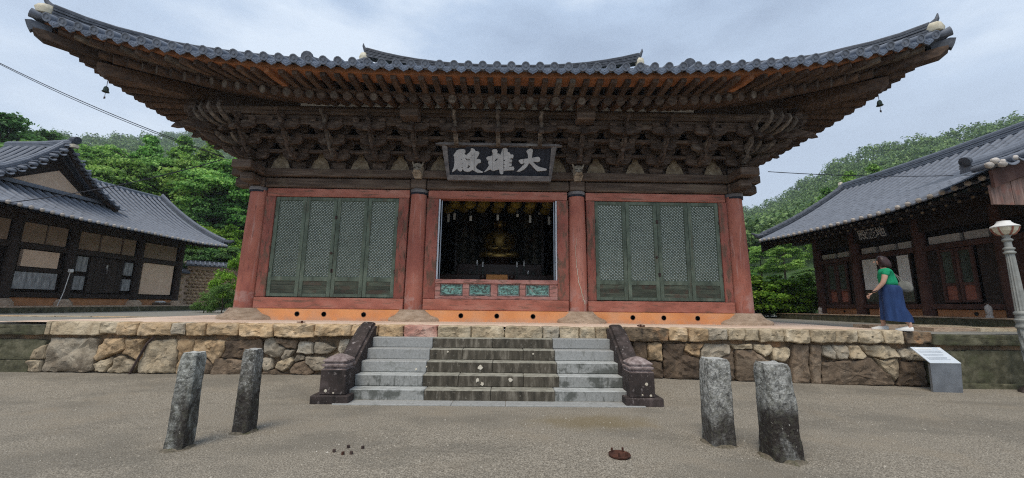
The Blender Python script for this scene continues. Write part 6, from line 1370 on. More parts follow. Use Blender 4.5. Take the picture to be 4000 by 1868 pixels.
# ------------------------------------------------------------------ iron fittings
dc = thing('rusty_disc', 'rusty iron disc with upright pegs lying in the sandy yard', 'iron fitting', (1.45, 4.33, 0))
mb = MB(); mb.lathe([(.02, .02), (.10, .02), (.112, .033), (.112, .045), (.10, .048), (.09, .04), (.04, .044), (.01, .04)], 20, Matrix.Translation((1.45, 4.33, -.015))); mb.build('disc', M['rust'], dc, smooth=40)
for a in (2.4, .9, 4.4, 5.4): 
    mb = MB(); mb.tube((1.45 + .085 * math.cos(a), 4.33 + .085 * math.sin(a), .02), (1.45 + .085 * math.cos(a), 4.33 + .085 * math.sin(a), .068), .011, n=8); mb.build('peg', M['rust'], dc, smooth=50)
for i, (px, py) in enumerate(((-1.50, 4.40), (-1.40, 4.52), (-1.24, 4.50), (-1.30, 4.34), (-1.38, 4.33))):
    mb = MB(); mb.tube((px, py, -.01), (px, py, .03), .017, n=8); o = mb.build('iron_stub', M['iron'] if i != 4 else M['rust'], None, smooth=50)
    tag(o, 'short iron stub in the sand left of the rusty disc, ' + ['farthest left', 'back left', 'back right', 'front right, dark', 'front middle, brown'][i], 'stub', 'iron stubs in the sand')
for (x, y, lab) in ((-3.85, 8.10, 'rusty iron ring on the terrace edge, left of the steps'), (3.01, 8.12, 'rusty iron ring on the terrace edge, right of the steps')):
    rg_ = thing('iron_ring', lab, 'ring', (x, y, 1.12), group='iron rings on the terrace edge')
    mb = MB(); pts = [(x + .075 * math.cos(a), y + .05 * math.sin(a), 1.128 + .012 + (.012 if x > 0 else 0) * math.sin(a)) for a in np.arange(0, 6.29, .45)]; mb.path(pts, .010, 6); mb.build('ring', M['rust'], rg_, smooth=60)
    mb = MB(); mb.tube((x, y + .03, 1.09), (x, y + .03, 1.165), .018, .022, n=8); mb.build('eye_bolt', M['rust'], rg_)
mb = MB(); mb.tube((3.06, 7.74, .98), (3.06, 7.80, .98), .022, n=10)
# ------------------------------------------------------------------ information panel
sg = thing('information_panel', 'brushed metal information stand with a slanted pale panel before the terrace wall', 'information stand', (8.4, 7.45, 0))
mb = MB(); mb.box(8.10, 8.72, 7.40, 7.70, -.02, .025); mb.build('foot_plate', M['iron'], sg)
mb = MB(); mb.add([(8.13, 7.46, .025), (8.68, 7.46, .025), (8.70, 7.43, .545), (8.12, 7.43, .545), (8.13, 7.50, .025), (8.68, 7.50, .025), (8.70, 7.47, .53), (8.12, 7.47, .53)], [(0, 1, 2, 3), (7, 6, 5, 4), (0, 4, 5, 1), (1, 5, 6, 2), (3, 2, 6, 7), (0, 3, 7, 4)]); mb.build('front_plate', M['steel'], sg)
A_, B_ = Vector((8.12, 7.43, .548)), Vector((8.12, 7.76, .80)); 
mb = MB(); up_ = Vector((0, -.6, .79)) * .012
v = [A_, A_ + Vector((.58, 0, 0)), B_ + Vector((.58, 0, 0)), B_]; mb.add([p for p in v] + [p + up_ for p in v], [(3, 2, 1, 0), (4, 5, 6, 7), (0, 1, 5, 4), (1, 2, 6, 5), (2, 3, 7, 6), (3, 0, 4, 7)]); mb.build('slanted_panel', M['panel_face'], sg)
def pl(u0, u1, t0, t1, m, nm):
    mb = MB(); q = lambda u, t: A_ + Vector((.58 * u, 0, 0)) + (B_ - A_) * t + up_ * 1.15
    v = [q(u0, t0), q(u1, t0), q(u1, t1), q(u0, t1)]; mb.add(v + [p + up_ * .12 for p in v], [(3, 2, 1, 0), (4, 5, 6, 7), (0, 1, 5, 4), (1, 2, 6, 5), (2, 3, 7, 6), (3, 0, 4, 7)]); mb.build(nm, M[m], sg)
for t in (.20, .27, .34, .44, .51, .66, .73): pl(.10, .72 + .15 * random.random(), t, t + .018, 'panel_text', 'printed_line')
pl(.08, .66, .85, .92, 'white', 'printed_title'); pl(.85, .94, .82, .93, 'white', 'printed_emblem')
# ------------------------------------------------------------------ lamp post
lp = thing('lamp_post', 'fluted grey lamp post with a white mushroom lantern at the right edge', 'street lamp', (9.95, 7.55, 0))
lx, ly = 10.13, 7.50
def fl(mb, prof, n=20, fl_=0):
    rings = []
    for (r_, z) in prof: rings.append([(lx + .78 * r_ * (1 - (fl_ if i % 2 else 0)) * math.cos(6.2832 * i / n), ly + .78 * r_ * (1 - (fl_ if i % 2 else 0)) * math.sin(6.2832 * i / n), z) for i in range(n)])
    mb.ring(rings)
M['lampgrey'] = mat('grey_painted_iron', [(.3, (.20, .21, .20)), (.7, (.32, .33, .31))], 8, bump=.2, rnd=.03, rough=.5, layers=[(6, (1, 1, 1), .55, .7, (.3, .22, .14), .3)])
M['lampglass'] = mat('milky_lamp_glass', [(.3, (.55, .50, .38)), (.7, (.72, .68, .55))], 8, bump=0, rnd=0, rough=.25)
mb = MB(); fl(mb, [(.30, -.02), (.30, .05), (.24, .10), (.2, .12), (.16, .2)]); mb.build('foot', M['newel'], lp, smooth=50)
mb = MB(); prof = [(.13, .2), (.135, .9)]; n_ = 24; rings = []
for j in range(24):
    z = .2 + j * .043; rings.append([(lx + .10 * (1 - (.12 if (i + j // 2) % 4 < 2 else 0)) * math.cos(6.2832 * i / n_), ly + .10 * (1 - (.12 if (i + j // 2) % 4 < 2 else 0)) * math.sin(6.2832 * i / n_), z) for i in range(n_)])
mb.ring(rings); mb.build('twisted_shaft', M['lampgrey'], lp)
mb = MB(); fl(mb, [(.13, 1.19), (.15, 1.21), (.15, 1.24), (.13, 1.26), (.13, 1.31), (.15, 1.33), (.15, 1.36), (.125, 1.38), (.12, 1.44), (.14, 1.46), (.14, 1.49), (.11, 1.52)]); mb.build('collar', M['lampgrey'], lp, smooth=40)
mb = MB(); fl(mb, [(.105, 1.52), (.10, 1.8), (.078, 2.62)], 24, .14); mb.build('fluted_shaft', M['lampgrey'], lp)
mb = MB(); fl(mb, [(.08, 2.62), (.11, 2.64), (.11, 2.66), (.08, 2.68), (.08, 2.70), (.105, 2.72), (.105, 2.74), (.07, 2.76), (.065, 2.86), (.10, 2.89), (.10, 2.91), (.06, 2.94), (.07, 2.97), (.10, 3.0)]); mb.build('neck', M['lampgrey'], lp, smooth=40)
mb = MB(); fl(mb, [(.09, 3.0), (.14, 3.02), (.20, 3.08), (.232, 3.15), (.22, 3.16)], 12); g = mb.build('glass_bowl', M['lampglass'], lp)
for i in range(6):
    a = 6.2832 * i / 6 + .2; mb = MB(); mb.path([(lx + .78 * r_ * math.cos(a), ly + .78 * r_ * math.sin(a), z) for r_, z in ((.10, 3.0), (.15, 3.015), (.21, 3.078), (.24, 3.15))], .013, 5); mb.build('rib', M['rust_panel'], g)
mb = MB(); fl(mb, [(.245, 3.15), (.258, 3.165), (.245, 3.18), (.165, 3.22), (.125, 3.26), (.118, 3.28), (.08, 3.285)], 20); mb.build('white_cap', M['white'], lp, smooth=50)
mb = MB(); mb.lathe([(.22, -.05), (.24, .06), (.17, .14), (.05, .17)], 12, Matrix.Translation((10.05, 6.95, 0)), jit=.3); o = mb.build('boulder', M['newel_top'], None, smooth=50); tag(o, 'small pale boulder at the foot of the lamp post', 'boulder')

# ------------------------------------------------------------------ cables
def cable(pts, r, lab, sag=.3):
    a, b = Vector(pts[0]), Vector(pts[1]); P = [a.lerp(b, t) - Vector((0, 0, sag * 4 * t * (1 - t))) for t in np.linspace(0, 1, 15)]
    mb = MB(); mb.path(P, r, 5); o = mb.build('overhead_cable', M['cable'], None); tag(o, lab, 'cable', 'overhead cables')
cable([(-12.9, 9.0, 7.55), (-6.75, 9.3, 5.05)], .010, 'thick cable running from the left sky down to the hall corner', .12)
cable([(-12.9, 9.04, 7.53), (-6.75, 9.34, 5.04)], .008, 'thin second strand just under the upper left cable', .15)
cable([(-11.3, 9.0, 3.74), (-6.85, 9.4, 5.02)], .012, 'cable rising over the left hall roof to the corner of the main hall', .12)
cable([(6.9, 9.5, 4.96), (13.2, 9.5, 5.02)], .010, 'thin cable from the right corner of the hall to the right hall', .10)

# ------------------------------------------------------------------ the woman walking on the terrace
def skinned(name, joints, edges, m, parent, sub=2, smooth=True, M0=None):
    me = bpy.data.meshes.new(name); me.from_pydata([j[0] for j in joints], edges, [])
    o = bpy.data.objects.new(name, me); COL.objects.link(o)
    sk = o.modifiers.new('skin', 'SKIN'); sk.use_smooth_shade = True
    if not me.skin_vertices: 
        bm = bmesh.new(); bm.from_mesh(me); bm.verts.layers.skin.verify(); bm.to_mesh(me); bm.free()
    for i, j in enumerate(joints):
        me.skin_vertices[0].data[i].radius = j[1] if isinstance(j[1], tuple) else (j[1], j[1]); me.skin_vertices[0].data[i].use_root = (i == 0)
    ss = o.modifiers.new('sub', 'SUBSURF'); ss.levels = sub; ss.render_levels = sub
    bpy.context.view_layer.update()
    m2 = bpy.data.meshes.new_from_object(o.evaluated_get(bpy.context.evaluated_depsgraph_get())); bpy.data.objects.remove(o)
    m2.materials.clear(); m2.materials.append(m); m2.polygons.foreach_set('use_smooth', [True] * len(m2.polygons))
    return mk(name, m2, parent, (M0 or Matrix.Identity(4)))
M['skin'] = mat('skin', [(.3, (.42, .25, .18)), (.7, (.52, .32, .24))], 6, bump=0, rnd=0, rough=.55)
M['hair'] = mat('dark_brown_hair', [(.3, (.018, .010, .010)), (.7, (.05, .025, .024))], 14, (1, 1, .3), bump=.5, rnd=0, rough=.45)
M['shirt'] = mat('green_knit', [(.3, (.0, .19, .085)), (.7, (.01, .32, .15))], 9, bump=.3, rnd=0)
M['skirt'] = mat('blue_denim', [(.3, (.008, .024, .085)), (.7, (.022, .055, .16))], 7, (1, 1, .4), bump=.4, rnd=0)
M['bag'] = mat('grey_bag', [(.3, (.10, .10, .09)), (.7, (.2, .2, .18))], 12, bump=.4, rnd=0)
M['wrist'] = M['ink']
wx, wy, wz = 8.14, 8.02, 1.11
pr_ = thing('person', 'woman in a green top and long blue skirt walking left along the terrace', 'woman', (wx, wy, wz))
# local frame: +x' = walking direction (image left, a little away), y' = her left (towards the viewer)
fw = Vector((-.76, .65, 0)).normalized(); lf = Vector((-fw.y, fw.x, 0))
if lf.y > 0: lf = -lf
PM = Matrix.Identity(4)
for r_ in range(3): PM[r_][0] = fw[r_]; PM[r_][1] = lf[r_]; PM[r_][2] = (0, 0, 1)[r_]; PM[r_][3] = (wx, wy, wz)[r_]
PM = PM @ Matrix.Diagonal((.97, .97, .96, 1))
Jn = [((0, 0, .86), (.135, .15)), ((.0, 0, 1.0), (.125, .14)), ((.02, 0, 1.14), (.12, .145)), ((.03, 0, 1.25), (.10, .135)), ((.045, 0, 1.325), (.05, .05)), ((.065, 0, 1.375), (.045, .045)),
      ((.085, 0, 1.44), (.078, .07)), ((.095, 0, 1.50), (.08, .072)),
      ((.03, .15, 1.245), (.062, .06)), ((.06, .20, 1.10), (.053, .05)), ((.10, .215, .98), (.046, .043)), ((.22, .20, .84), (.036, .032)), ((.275, .19, .785), (.026, .022)),
      ((.03, -.15, 1.245), (.062, .06)), ((-.0, -.20, 1.10), (.053, .05)), ((-.03, -.215, .98), (.045, .043)), ((.02, -.21, .82), (.036, .032)), ((.05, -.20, .76), (.026, .022)),
      ((-.02, .08, .80), (.09, .09)), ((-.08, .085, .46), (.062, .062)), ((-.19, .085, .22), (.052, .05)), ((-.235, .085, .09), (.036, .036)), ((-.17, .085, .045), (.034, .034)), ((-.10, .085, .035), (.03, .025)),
      ((.03, -.08, .80), (.09, .09)), ((.14, -.085, .46), (.062, .062)), ((.16, -.085, .24), (.052, .05)), ((.165, -.085, .09), (.036, .036)), ((.22, -.085, .04), (.034, .034)), ((.29, -.085, .03), (.03, .025))]
Ed = [(0, 1), (1, 2), (2, 3), (3, 4), (4, 5), (5, 6), (6, 7), (3, 8), (8, 9), (9, 10), (10, 11), (11, 12), (3, 13), (13, 14), (14, 15), (15, 16), (16, 17), (0, 18), (18, 19), (19, 20), (20, 21), (21, 22), (22, 23), (0, 24), (24, 25), (25, 26), (26, 27), (27, 28), (28, 29)]
body = skinned('body', Jn, Ed, M['skin'], pr_, 2, M0=PM)
# hands: palm and five fingers
for (hx, hy, hz, s) in ((.285, .19, .775, 1), (.055, -.20, .75, -1)):
    J = [((hx, hy, hz), (.024, .014)), ((hx + .035, hy, hz - .035), (.032, .014)), ((hx + .06, hy, hz - .06), (.030, .013))]; E2 = [(0, 1), (1, 2)]
    for q in range(4):
        o_ = (q - 1.5) * .015; L_ = (.045, .052, .050, .038)[q]; n0 = len(J)
        J += [((hx + .062 + o_ * .7, hy + .004 * q, hz - .062 + o_ * .7), .0085), ((hx + .062 + o_ * .7 + L_ * .5, hy + .004 * q, hz - .062 + o_ * .7 - L_ * .55), .008), ((hx + .06 + o_ * .7 + L_ * .35, hy - s * .012, hz - .066 + o_ * .7 - L_ * 1.0), .007)]; E2 += [(2, n0), (n0, n0 + 1), (n0 + 1, n0 + 2)]
    n0 = len(J); J += [((hx + .045, hy - s * .01, hz - .015), .010), ((hx + .075, hy - s * .02, hz - .02), .008)]; E2 += [(1, n0), (n0, n0 + 1)]
    skinned('hand', J, E2, M['skin'], pr_, 1, M0=PM)
skinned('shirt', [((.0, 0, .90), (.175, .19)), ((.0, 0, 1.0), (.165, .185)), ((.025, 0, 1.14), (.16, .185)), ((.03, 0, 1.235), (.13, .165)), ((.045, 0, 1.30), (.07, .09)), ((.03, .16, 1.235), (.082, .078)), ((.045, .21, 1.12), (.07, .066)), ((.03, -.16, 1.235), (.082, .078)), ((.01, -.21, 1.12), (.07, .066))],
        [(0, 1), (1, 2), (2, 3), (3, 4), (3, 5), (5, 6), (3, 7), (7, 8)], M['shirt'], pr_, 2, M0=PM)
mb = MB(); rings = []
for (z, a, b, cx_, am) in ((.95, .16, .185, 0, 0), (.88, .185, .205, -.01, .01), (.72, .185, .205, -.01, .04), (.5, .19, .20, -.01, .07), (.3, .20, .20, -.015, .10), (.19, .205, .205, -.015, .12)):
    rings.append([PM @ Vector((cx_ + (a + am * a * math.sin(q * 9 + .6)) * math.cos(q) - (.06 if math.cos(q) < -.5 and z < .4 else 0), (b + am * b * math.sin(q * 8)) * math.sin(q), z + .02 * math.cos(q))) for q in [6.2832 * i / 72 for i in range(72)]])
mb.ring(rings); mb.build('skirt', M['skirt'], pr_, smooth=70)
mb = MB(); rings = []
for (z, a, b, cx_) in ((1.335, .10, .11, .035), (1.36, .128, .125, .035), (1.42, .132, .128, .045), (1.49, .125, .118, .06), (1.55, .095, .09, .07), (1.578, .04, .04, .075)):
    rings.append([PM @ Vector((cx_ + a * math.cos(q) * (1 if math.cos(q) < .35 else .62), b * math.sin(q) * (1 + .04 * math.sin(q * 9)), z - (.02 if math.cos(q) < -.3 and z < 1.4 else 0))) for q in [6.2832 * i / 26 for i in range(26)]])
mb.ring(rings); mb.build('bob_hair', M['hair'], pr_, smooth=60)
mb = MB(); mb.path([PM @ Vector(p) for p in ((.168, 0, 1.475), (.186, 0, 1.445), (.172, 0, 1.432))], [.008, .014, .008], 6); mb.build('nose', M['skin'], pr_, smooth=60)
for s in (-1, 1):
    mb = MB(); mb.lathe([(.012, 0), (.007, .004), (.001, .005)], 8, PM @ Matrix.Translation((.160, s * .03, 1.475)) @ Matrix.Rotation(R(90), 4, 'Y')); mb.build('eye', M['hair'], pr_)
mb = MB(); mb.lathe([(.018, 0), (.008, .004), (.001, .005)], 8, PM @ Matrix.Translation((.158, 0, 1.41)) @ Matrix.Rotation(R(90), 4, 'Y') @ Matrix.Diagonal((.35, 1, 1, 1))); mb.build('mouth', M['rust_panel'], pr_)
mb = MB(); c = PM @ Vector((.235, .197, .825)); mb.path([c + Vector((.038 * math.cos(a), .036 * math.sin(a), .02 * math.cos(a))) for a in np.arange(0, 6.5, .6)], .009, 5); mb.build('wristband', M['ink'], pr_, smooth=60)
for (x, y, rt) in ((-.13, .085, 0), (.225, -.085, 0)):
    mb = MB(); rings = []
    for (u, w_, h_, z0) in ((-.135, .028, .06, .012), (-.12, .038, .09, 0), (-.05, .044, .095, 0), (.02, .046, .075, 0), (.09, .045, .055, 0), (.125, .034, .042, 0), (.14, .012, .03, .008)):
        rings.append([PM @ Vector((x + u, y + w_ * a, z0 + h_ * b)) for a, b in ((-.9, 0), (.9, 0), (1, .3), (.7, .85), (.3, 1), (-.3, 1), (-.7, .85), (-1, .3))])
    mb.ring(rings); mb.build('white_sneaker', M['white'], pr_, smooth=60)
bg_ = thing('shoulder_bag', 'slouchy grey shoulder bag hanging behind the woman in green', 'bag', (wx + .25, wy + .05, wz + .8))
mb = MB(); rings = []
for (z, a, b) in ((.80, .05, .03), (.82, .12, .06), (.90, .135, .07), (.97, .11, .05), (1.02, .06, .03)): rings.append([PM @ Vector((-.245 + a * math.cos(q), -.12 + b * math.sin(q), z + .012 * math.sin(3 * q))) for q in [6.2832 * i / 16 for i in range(16)]])
mb.ring(rings); mb.build('pouch', M['bag'], bg_, smooth=60)
for s in (0, .03):
    mb = MB(); mb.path([PM @ Vector(p) for p in ((-.20 - s, -.12, 1.0), (-.16 - s, -.15, 1.12), (-.08, -.17, 1.24), (.02, -.13, 1.325), (.09, -.15, 1.24))], .012, 5); mb.build('strap', M['bag'], bg_, smooth=60)

# ------------------------------------------------------------------ hills and woods
AZ = [-85, -60, -53.6, -49.9, -47.3, -45.5, -43.5, -41.5, -39.3, -36, -30, -10, 10, 25, 31.2, 34.3, 36, 38.7, 41.2, 44.6, 47.6, 52, 60, 85]
EL = [13, 13.2, 13.6, 14.3, 14.9, 15.6, 16.4, 17.4, 18.5, 19.3, 19, 15, 12, 11, 11.2, 11.2, 12.1, 13.5, 14.7, 15.3, 15.7, 15.5, 15, 14]
def rmax(az): return float(np.interp(az, [-85, -45, -40, -36, -10, 25, 34, 45, 85], [260, 330, 470, 560, 500, 380, 300, 210, 200]))
def hill(az, r):
    el = float(np.interp(az, AZ, EL)); Rm = rmax(az); r0 = float(np.interp(az, [-60, -33, 0, 30], [33, 33, 27, 27])); rp_ = 3 if az < -20 else 8
    if r <= r0: return 1.0
    t = min((r - r0) / (Rm - r0), 1.0)
    e = el * t ** (.30 if az < 0 else .42)
    z = 1.5 + math.tan(R(e)) * r
    if r > Rm: z = 1.5 + math.tan(R(el)) * Rm - (r - Rm) * .15
    return z * min((r - r0) / rp_, 1) + 1.0 * (1 - min((r - r0) / rp_, 1)) + (1.0 * noise.noise(Vector((az * .15, r * .03, 0))) if r > 45 and t < .9 else 0)
azs = np.arange(-85, 85.1, 1.7); rs = [24, 28, 32, 33.5, 35, 36.5, 38.5, 41, 47, 55, 65, 80, 100, 125, 155, 190, 230, 280, 330, 400, 480, 560, 640]
v = np.array([(math.sin(R(a)) * r, math.cos(R(a)) * r, hill(a, r)) for r in rs for a in azs]); na = len(azs)
q = np.array([(j * na + i, j * na + i + 1, (j + 1) * na + i + 1, (j + 1) * na + i) for j in range(len(rs) - 1) for i in range(na - 1)])
M['hillsoil'] = mat('undergrowth', [(.3, (.03, .06, .02)), (.7, (.08, .145, .045))], 1.2, bump=.6, bdist=.3, rnd=0)
o = mk('hillside_terrain', npmesh('hillside_terrain', v, q, M['hillsoil'], True)); tag(o, kind='structure')
def quads(c, nrm, s, asp=1.0):
    """c: (n,3) centres, nrm: (n,3) normals, s: (n,) sizes -> verts, quads"""
    n_ = len(c); h = rng.normal(size=(n_, 3)); t = np.cross(nrm, h); t /= np.linalg.norm(t, axis=1)[:, None] + 1e-9; b = np.cross(nrm, t)
    s = s[:, None]; v = np.stack([c - t * s, c - b * s * .55 * asp, c + t * s, c + b * s * .55 * asp], 1).reshape(-1, 3)
    return v, np.arange(n_ * 4).reshape(-1, 4)
M['leaf_far'] = leafmat('far_foliage', (.048, .10, .036), (.12, .21, .065), (.22, .33, .105), 0, .2)
M['leaf_a'] = leafmat('bright_foliage', (.06, .15, .028), (.18, .37, .07), (.38, .60, .14), .02)
M['leaf_b'] = leafmat('deep_foliage', (.04, .10, .026), (.10, .22, .055), (.21, .38, .10), .015)
M['leaf_c'] = leafmat('yellow_green_foliage', (.07, .16, .015), (.18, .34, .03), (.32, .52, .07), .01)
M['bark'] = mat('bark', [(.3, (.03, .022, .016)), (.7, (.09, .07, .05))], 5, (2, 2, .4), bump=.6, rnd=.2)
# the wooded slopes: crowns of overlapping leaf clumps over the hill, too many to count
def crowns(az0, az1, rlo, dens):
    C = []; 
    for rr in np.exp(np.linspace(math.log(rlo), math.log(600), dens)):
        cr_ = 2.0 + rr * .0042; step = math.degrees(cr_ * 1.25 / rr)
        for az in np.arange(az0, az1, step):
            a = az + rng.uniform(-.4, .4) * step; r = rr * (1 + rng.uniform(-.03, .03))
            if r > rmax(a) * 1.01: continue
            z = hill(a, r)
            if math.degrees(math.atan((z + 2.5 * cr_ - 1.5) / r)) > float(np.interp(a, AZ, EL)) + (1.4 if r < 190 else 2.2): continue
            C.append((math.sin(R(a)) * r, math.cos(R(a)) * r, z, cr_ * rng.uniform(.75, 1.25), r))
    return np.array(C)
Cs = np.concatenate([crowns(-58, -33, 74, 62), crowns(29.5, 60, 56, 56)])
open('/tmp/crowns.txt','w').write(str(len(Cs)))
VV, QQ, off_ = [], [], 0
for far, nq_ in ((0, 420), (1, 230)):
    sel = Cs[(Cs[:, 4] > 200) == bool(far)]; n_ = len(sel)
    d = rng.normal(size=(n_, nq_, 3)); d[:, :, 2] = np.abs(d[:, :, 2]) * .9 - .15; d /= np.linalg.norm(d, axis=2)[:, :, None]
    ph = rng.uniform(0, 6.28, (n_, 1)); lump = 1 + .28 * np.sin(d[:, :, 0] * 5 + ph) * np.cos(d[:, :, 1] * 5 + ph * 2) + .15 * np.sin(d[:, :, 2] * 9 + ph)
    rad = sel[:, 3][:, None] * lump * rng.uniform(.8, 1.05, (n_, nq_))
    hgt = 1.6 * sel[:, 3][:, None, None] * np.array([0, 0, 1.0])
    c = sel[:, None, :3] + d * rad[:, :, None] * np.array([1, 1, 1.0]) + hgt
    nr = d + rng.normal(size=d.shape) * .45; nr /= np.linalg.norm(nr, axis=2)[:, :, None]
    s = (sel[:, 3][:, None] * rng.uniform(.055, .13, (n_, nq_)) * (1.25 if far else 1)).ravel()
    v, q = quads(c.reshape(-1, 3), nr.reshape(-1, 3), s, 1.3); VV.append(v); QQ.append(q + off_); off_ += len(v)
o = mk('hillside_forest', npmesh('hillside_forest', np.concatenate(VV), np.concatenate(QQ), M['leaf_far'])); tag(o, kind='stuff', label='dense green woods covering the hillsides behind the temple', cat='forest')
# single trees
def crown_mesh(name, m, H, Rr, ncl, nleaf, leaf, flat=.45, top=.95, base=.3, cone=0, seed=0):
    rg2 = np.random.default_rng(seed); C, N_ = [], []
    for i in range(ncl):
        t = rg2.random(); z = base + (top - base) * t
        w = (1 - t) ** .7 if cone else math.sin(math.pi * (.18 + .80 * t)) ** .75
        a = rg2.random() * 6.28; rr = Rr * w * math.sqrt(rg2.uniform(.25, 1)) * (1 + .2 * math.sin(3 * a + seed))
        c = np.array([rr * math.cos(a), rr * math.sin(a), z * H + rg2.normal() * .15])
        cr_ = Rr * rg2.uniform(.22, .38) * (1 if not cone else (.5 + .6 * w))
        d = rg2.normal(size=(nleaf, 3)); d[:, 2] = np.where(rg2.random(nleaf) < .8, np.abs(d[:, 2]), d[:, 2]); d /= np.linalg.norm(d, axis=1)[:, None]
        rad = cr_ * rg2.uniform(.35, 1.15, nleaf) * (1 + .4 * np.sin(6 * d[:, 0] + i) * np.cos(5 * d[:, 1]))
        p = c + d * rad[:, None] * np.array([1, 1, flat]); p[:, 2] -= .10 * ((p[:, 0] - c[0]) ** 2 + (p[:, 1] - c[1]) ** 2) / cr_
        nr = d * np.array([.5, .5, 1.2]) + rg2.normal(size=d.shape) * .5; nr /= np.linalg.norm(nr, axis=1)[:, None]
        C.append(p); N_.append(nr)
    C = np.concatenate(C); N_ = np.concatenate(N_); v, q = quads(C, N_, leaf * rg2.uniform(.6, 1.3, len(C)), 1.2)
    return npmesh(name, v, q, m)
def trunk_mesh(H, r, n_=9, seed=0):
    rd = random.Random(seed); mb = MB(); mb.path([(0, 0, -.4), (.05, 0, H * .3), (-.05, .05, H * .6), (0, 0, H * .85)], [r, r * .8, r * .5, r * .15], 7)
    for i in range(n_):
        a = rd.random() * 6.28; z = H * rd.uniform(.25, .7); L_ = H * rd.uniform(.18, .3)
        mb.path([(0, 0, z), (L_ * .5 * math.cos(a), L_ * .5 * math.sin(a), z + L_ * .3), (L_ * math.cos(a), L_ * math.sin(a), z + L_ * .55)], [r * .4, r * .25, r * .06], 5, caps=False)
    return mb.mesh('trunk', M['bark'], smooth='all')
TR = {}
TR['broad'] = [(crown_mesh('crown', M['leaf_a'], 9, 3.4, 52, 430, .135, seed=s), trunk_mesh(9, .22, seed=s)) for s in (1, 2)]
TR['deep'] = [(crown_mesh('crown', M['leaf_b'], 9, 3.6, 52, 400, .14, seed=s), trunk_mesh(9, .22, seed=s)) for s in (3,)]
TR['spire'] = [(crown_mesh('crown', M['leaf_a'], 9, 2.3, 80, 260, .115, flat=.7, cone=1, base=.15, top=1.0, seed=s), trunk_mesh(9, .18, 14, seed=s)) for s in (5,)]
TR['bush'] = [(crown_mesh('crown', M['leaf_c'], 2.2, 1.2, 30, 300, .06, flat=.6, base=.25, top=.95, seed=s), trunk_mesh(2.2, .05, seed=s)) for s in (7,)]
TR['dbush'] = [(crown_mesh('crown', M['leaf_b'], 2.2, 1.3, 30, 300, .055, flat=.8, base=.15, top=.95, seed=s), trunk_mesh(2.2, .05, seed=s)) for s in (8,)]
def plant(kind, az, r, elt, lab, cat='tree', name=None, group=None, z=None, wide=1.0, H=None):
    x, y = math.sin(R(az)) * r + .267, math.cos(R(az)) * r; z = hill(az, r) if z is None else z
    base = {'bush': 2.2, 'dbush': 2.2}.get(kind, 9); H = H or (1.525 + math.tan(R(elt)) * r - z); k = H / base / (.98 if kind not in ('bush', 'dbush') else 1.1)
    cr_, tk = TR[kind][hash(lab) % 1 if len(TR[kind]) == 1 else int(abs(az * 10)) % len(TR[kind])]
    n_ = name or {'broad': 'broadleaf_tree', 'deep': 'dark_broadleaf_tree', 'spire': 'slender_tree', 'bush': 'bush', 'dbush': 'dark_bush'}[kind]
    t = mk(n_, None, None, Matrix.Translation((x, y, z)) @ Matrix.Rotation(random.random() * 6.28, 4, 'Z') @ Matrix.Diagonal((k * wide, k * wide, k, 1))); tag(t, lab, cat, group)
    mk('trunk', tk, t, W[t.name]); mk('crown', cr_, t, W[t.name])
GL = 'trees behind the left hall'; GR = 'trees behind the right hall'
for a in [('deep', -53.5, 46, 16.3, 'sparse dark tree at the left edge, taller than the far ridge'), ('broad', -51.0, 44, 14.2, 'green tree above the left end of the left hall roof'),
          ('deep', -50.8, 60, 15.6, 'dark tree at the upper left between the edge tree and the slope'),
          ('broad', -48.7, 42, 13.8, 'rounded green tree just left of the gable peak'), ('broad', -46.7, 50, 15.2, 'light green tree right of the gable peak'),
          ('broad', -45.0, 42, 14.5, 'broad bright tree right of the gable of the left hall'), ('spire', -43.6, 46, 16.9, 'slender bright tree with a spiky top over the left hall ridge'),
          ('broad', -42.0, 44, 15.6, 'leafy bright tree over the middle of the left hall ridge'), ('spire', -40.8, 47, 17.6, 'tall feathery tree, second of the spiky tops on the left'),
          ('broad', -39.5, 42, 15.6, 'bright layered tree above the ridge end of the left hall'), ('spire', -38.2, 45, 18.0, 'tall feathery tree nearest the eaves of the main hall'),
          ('broad', -36.6, 41, 16.3, 'bright tree just under the left eaves of the main hall'), ('deep', -37.9, 39, 11.8, 'dark tree in the hollow right of the left hall ridge'), ('deep', -35.4, 40, 12.3, 'dark dense tree beside the left red column'),
          ('deep', -40.5, 38.5, 10.3, 'low dark tree behind the left hall ridge end'), ('broad', -34.0, 40, 17.0, 'bright tree mostly hidden by the main hall corner')]: plant(*a, group=GL)
for i, (az, r) in enumerate(((-39.5, 34), (-38.3, 34.5), (-37.0, 34), (-35.7, 34.5), (-34.5, 34))):
    plant('bush', az, r + 3, 8.5 + .4 * (i % 2), 'yellow-green shrub on the bank below the guard rail, %s from the left' % ['first', 'second', 'third', 'fourth', 'fifth'][i], 'shrub', group='shrubs on the bank', wide=1.15)
for i, (az, r, elt) in enumerate(((-36.8, 35.2, 6.0), (-35.0, 35, 6.4), (-38.6, 35.2, 5.8))):
    plant('deep', az, r, elt, ['dark low tree behind the tile-capped garden wall', 'dark tree beside the left red column behind the garden wall', 'dark low tree under the far eave of the left hall'][i], 'tree', group=GL, z=1.0)
for a in [('dbush', -36.9, 21.5, None, 'dark bush in front of the rubble garden wall', .9), ('dbush', -35.3, 21.0, None, 'dark bush right beside the left red column', 1.3), ('bush', -34.4, 22.0, None, 'bright yellow-green maple bush beside the left red column', 2.75)]:
    plant(a[0], a[1], a[2], 0, a[4], 'bush', z=1.02, H=a[5], wide=.55 if a[0] == 'bush' else .9)
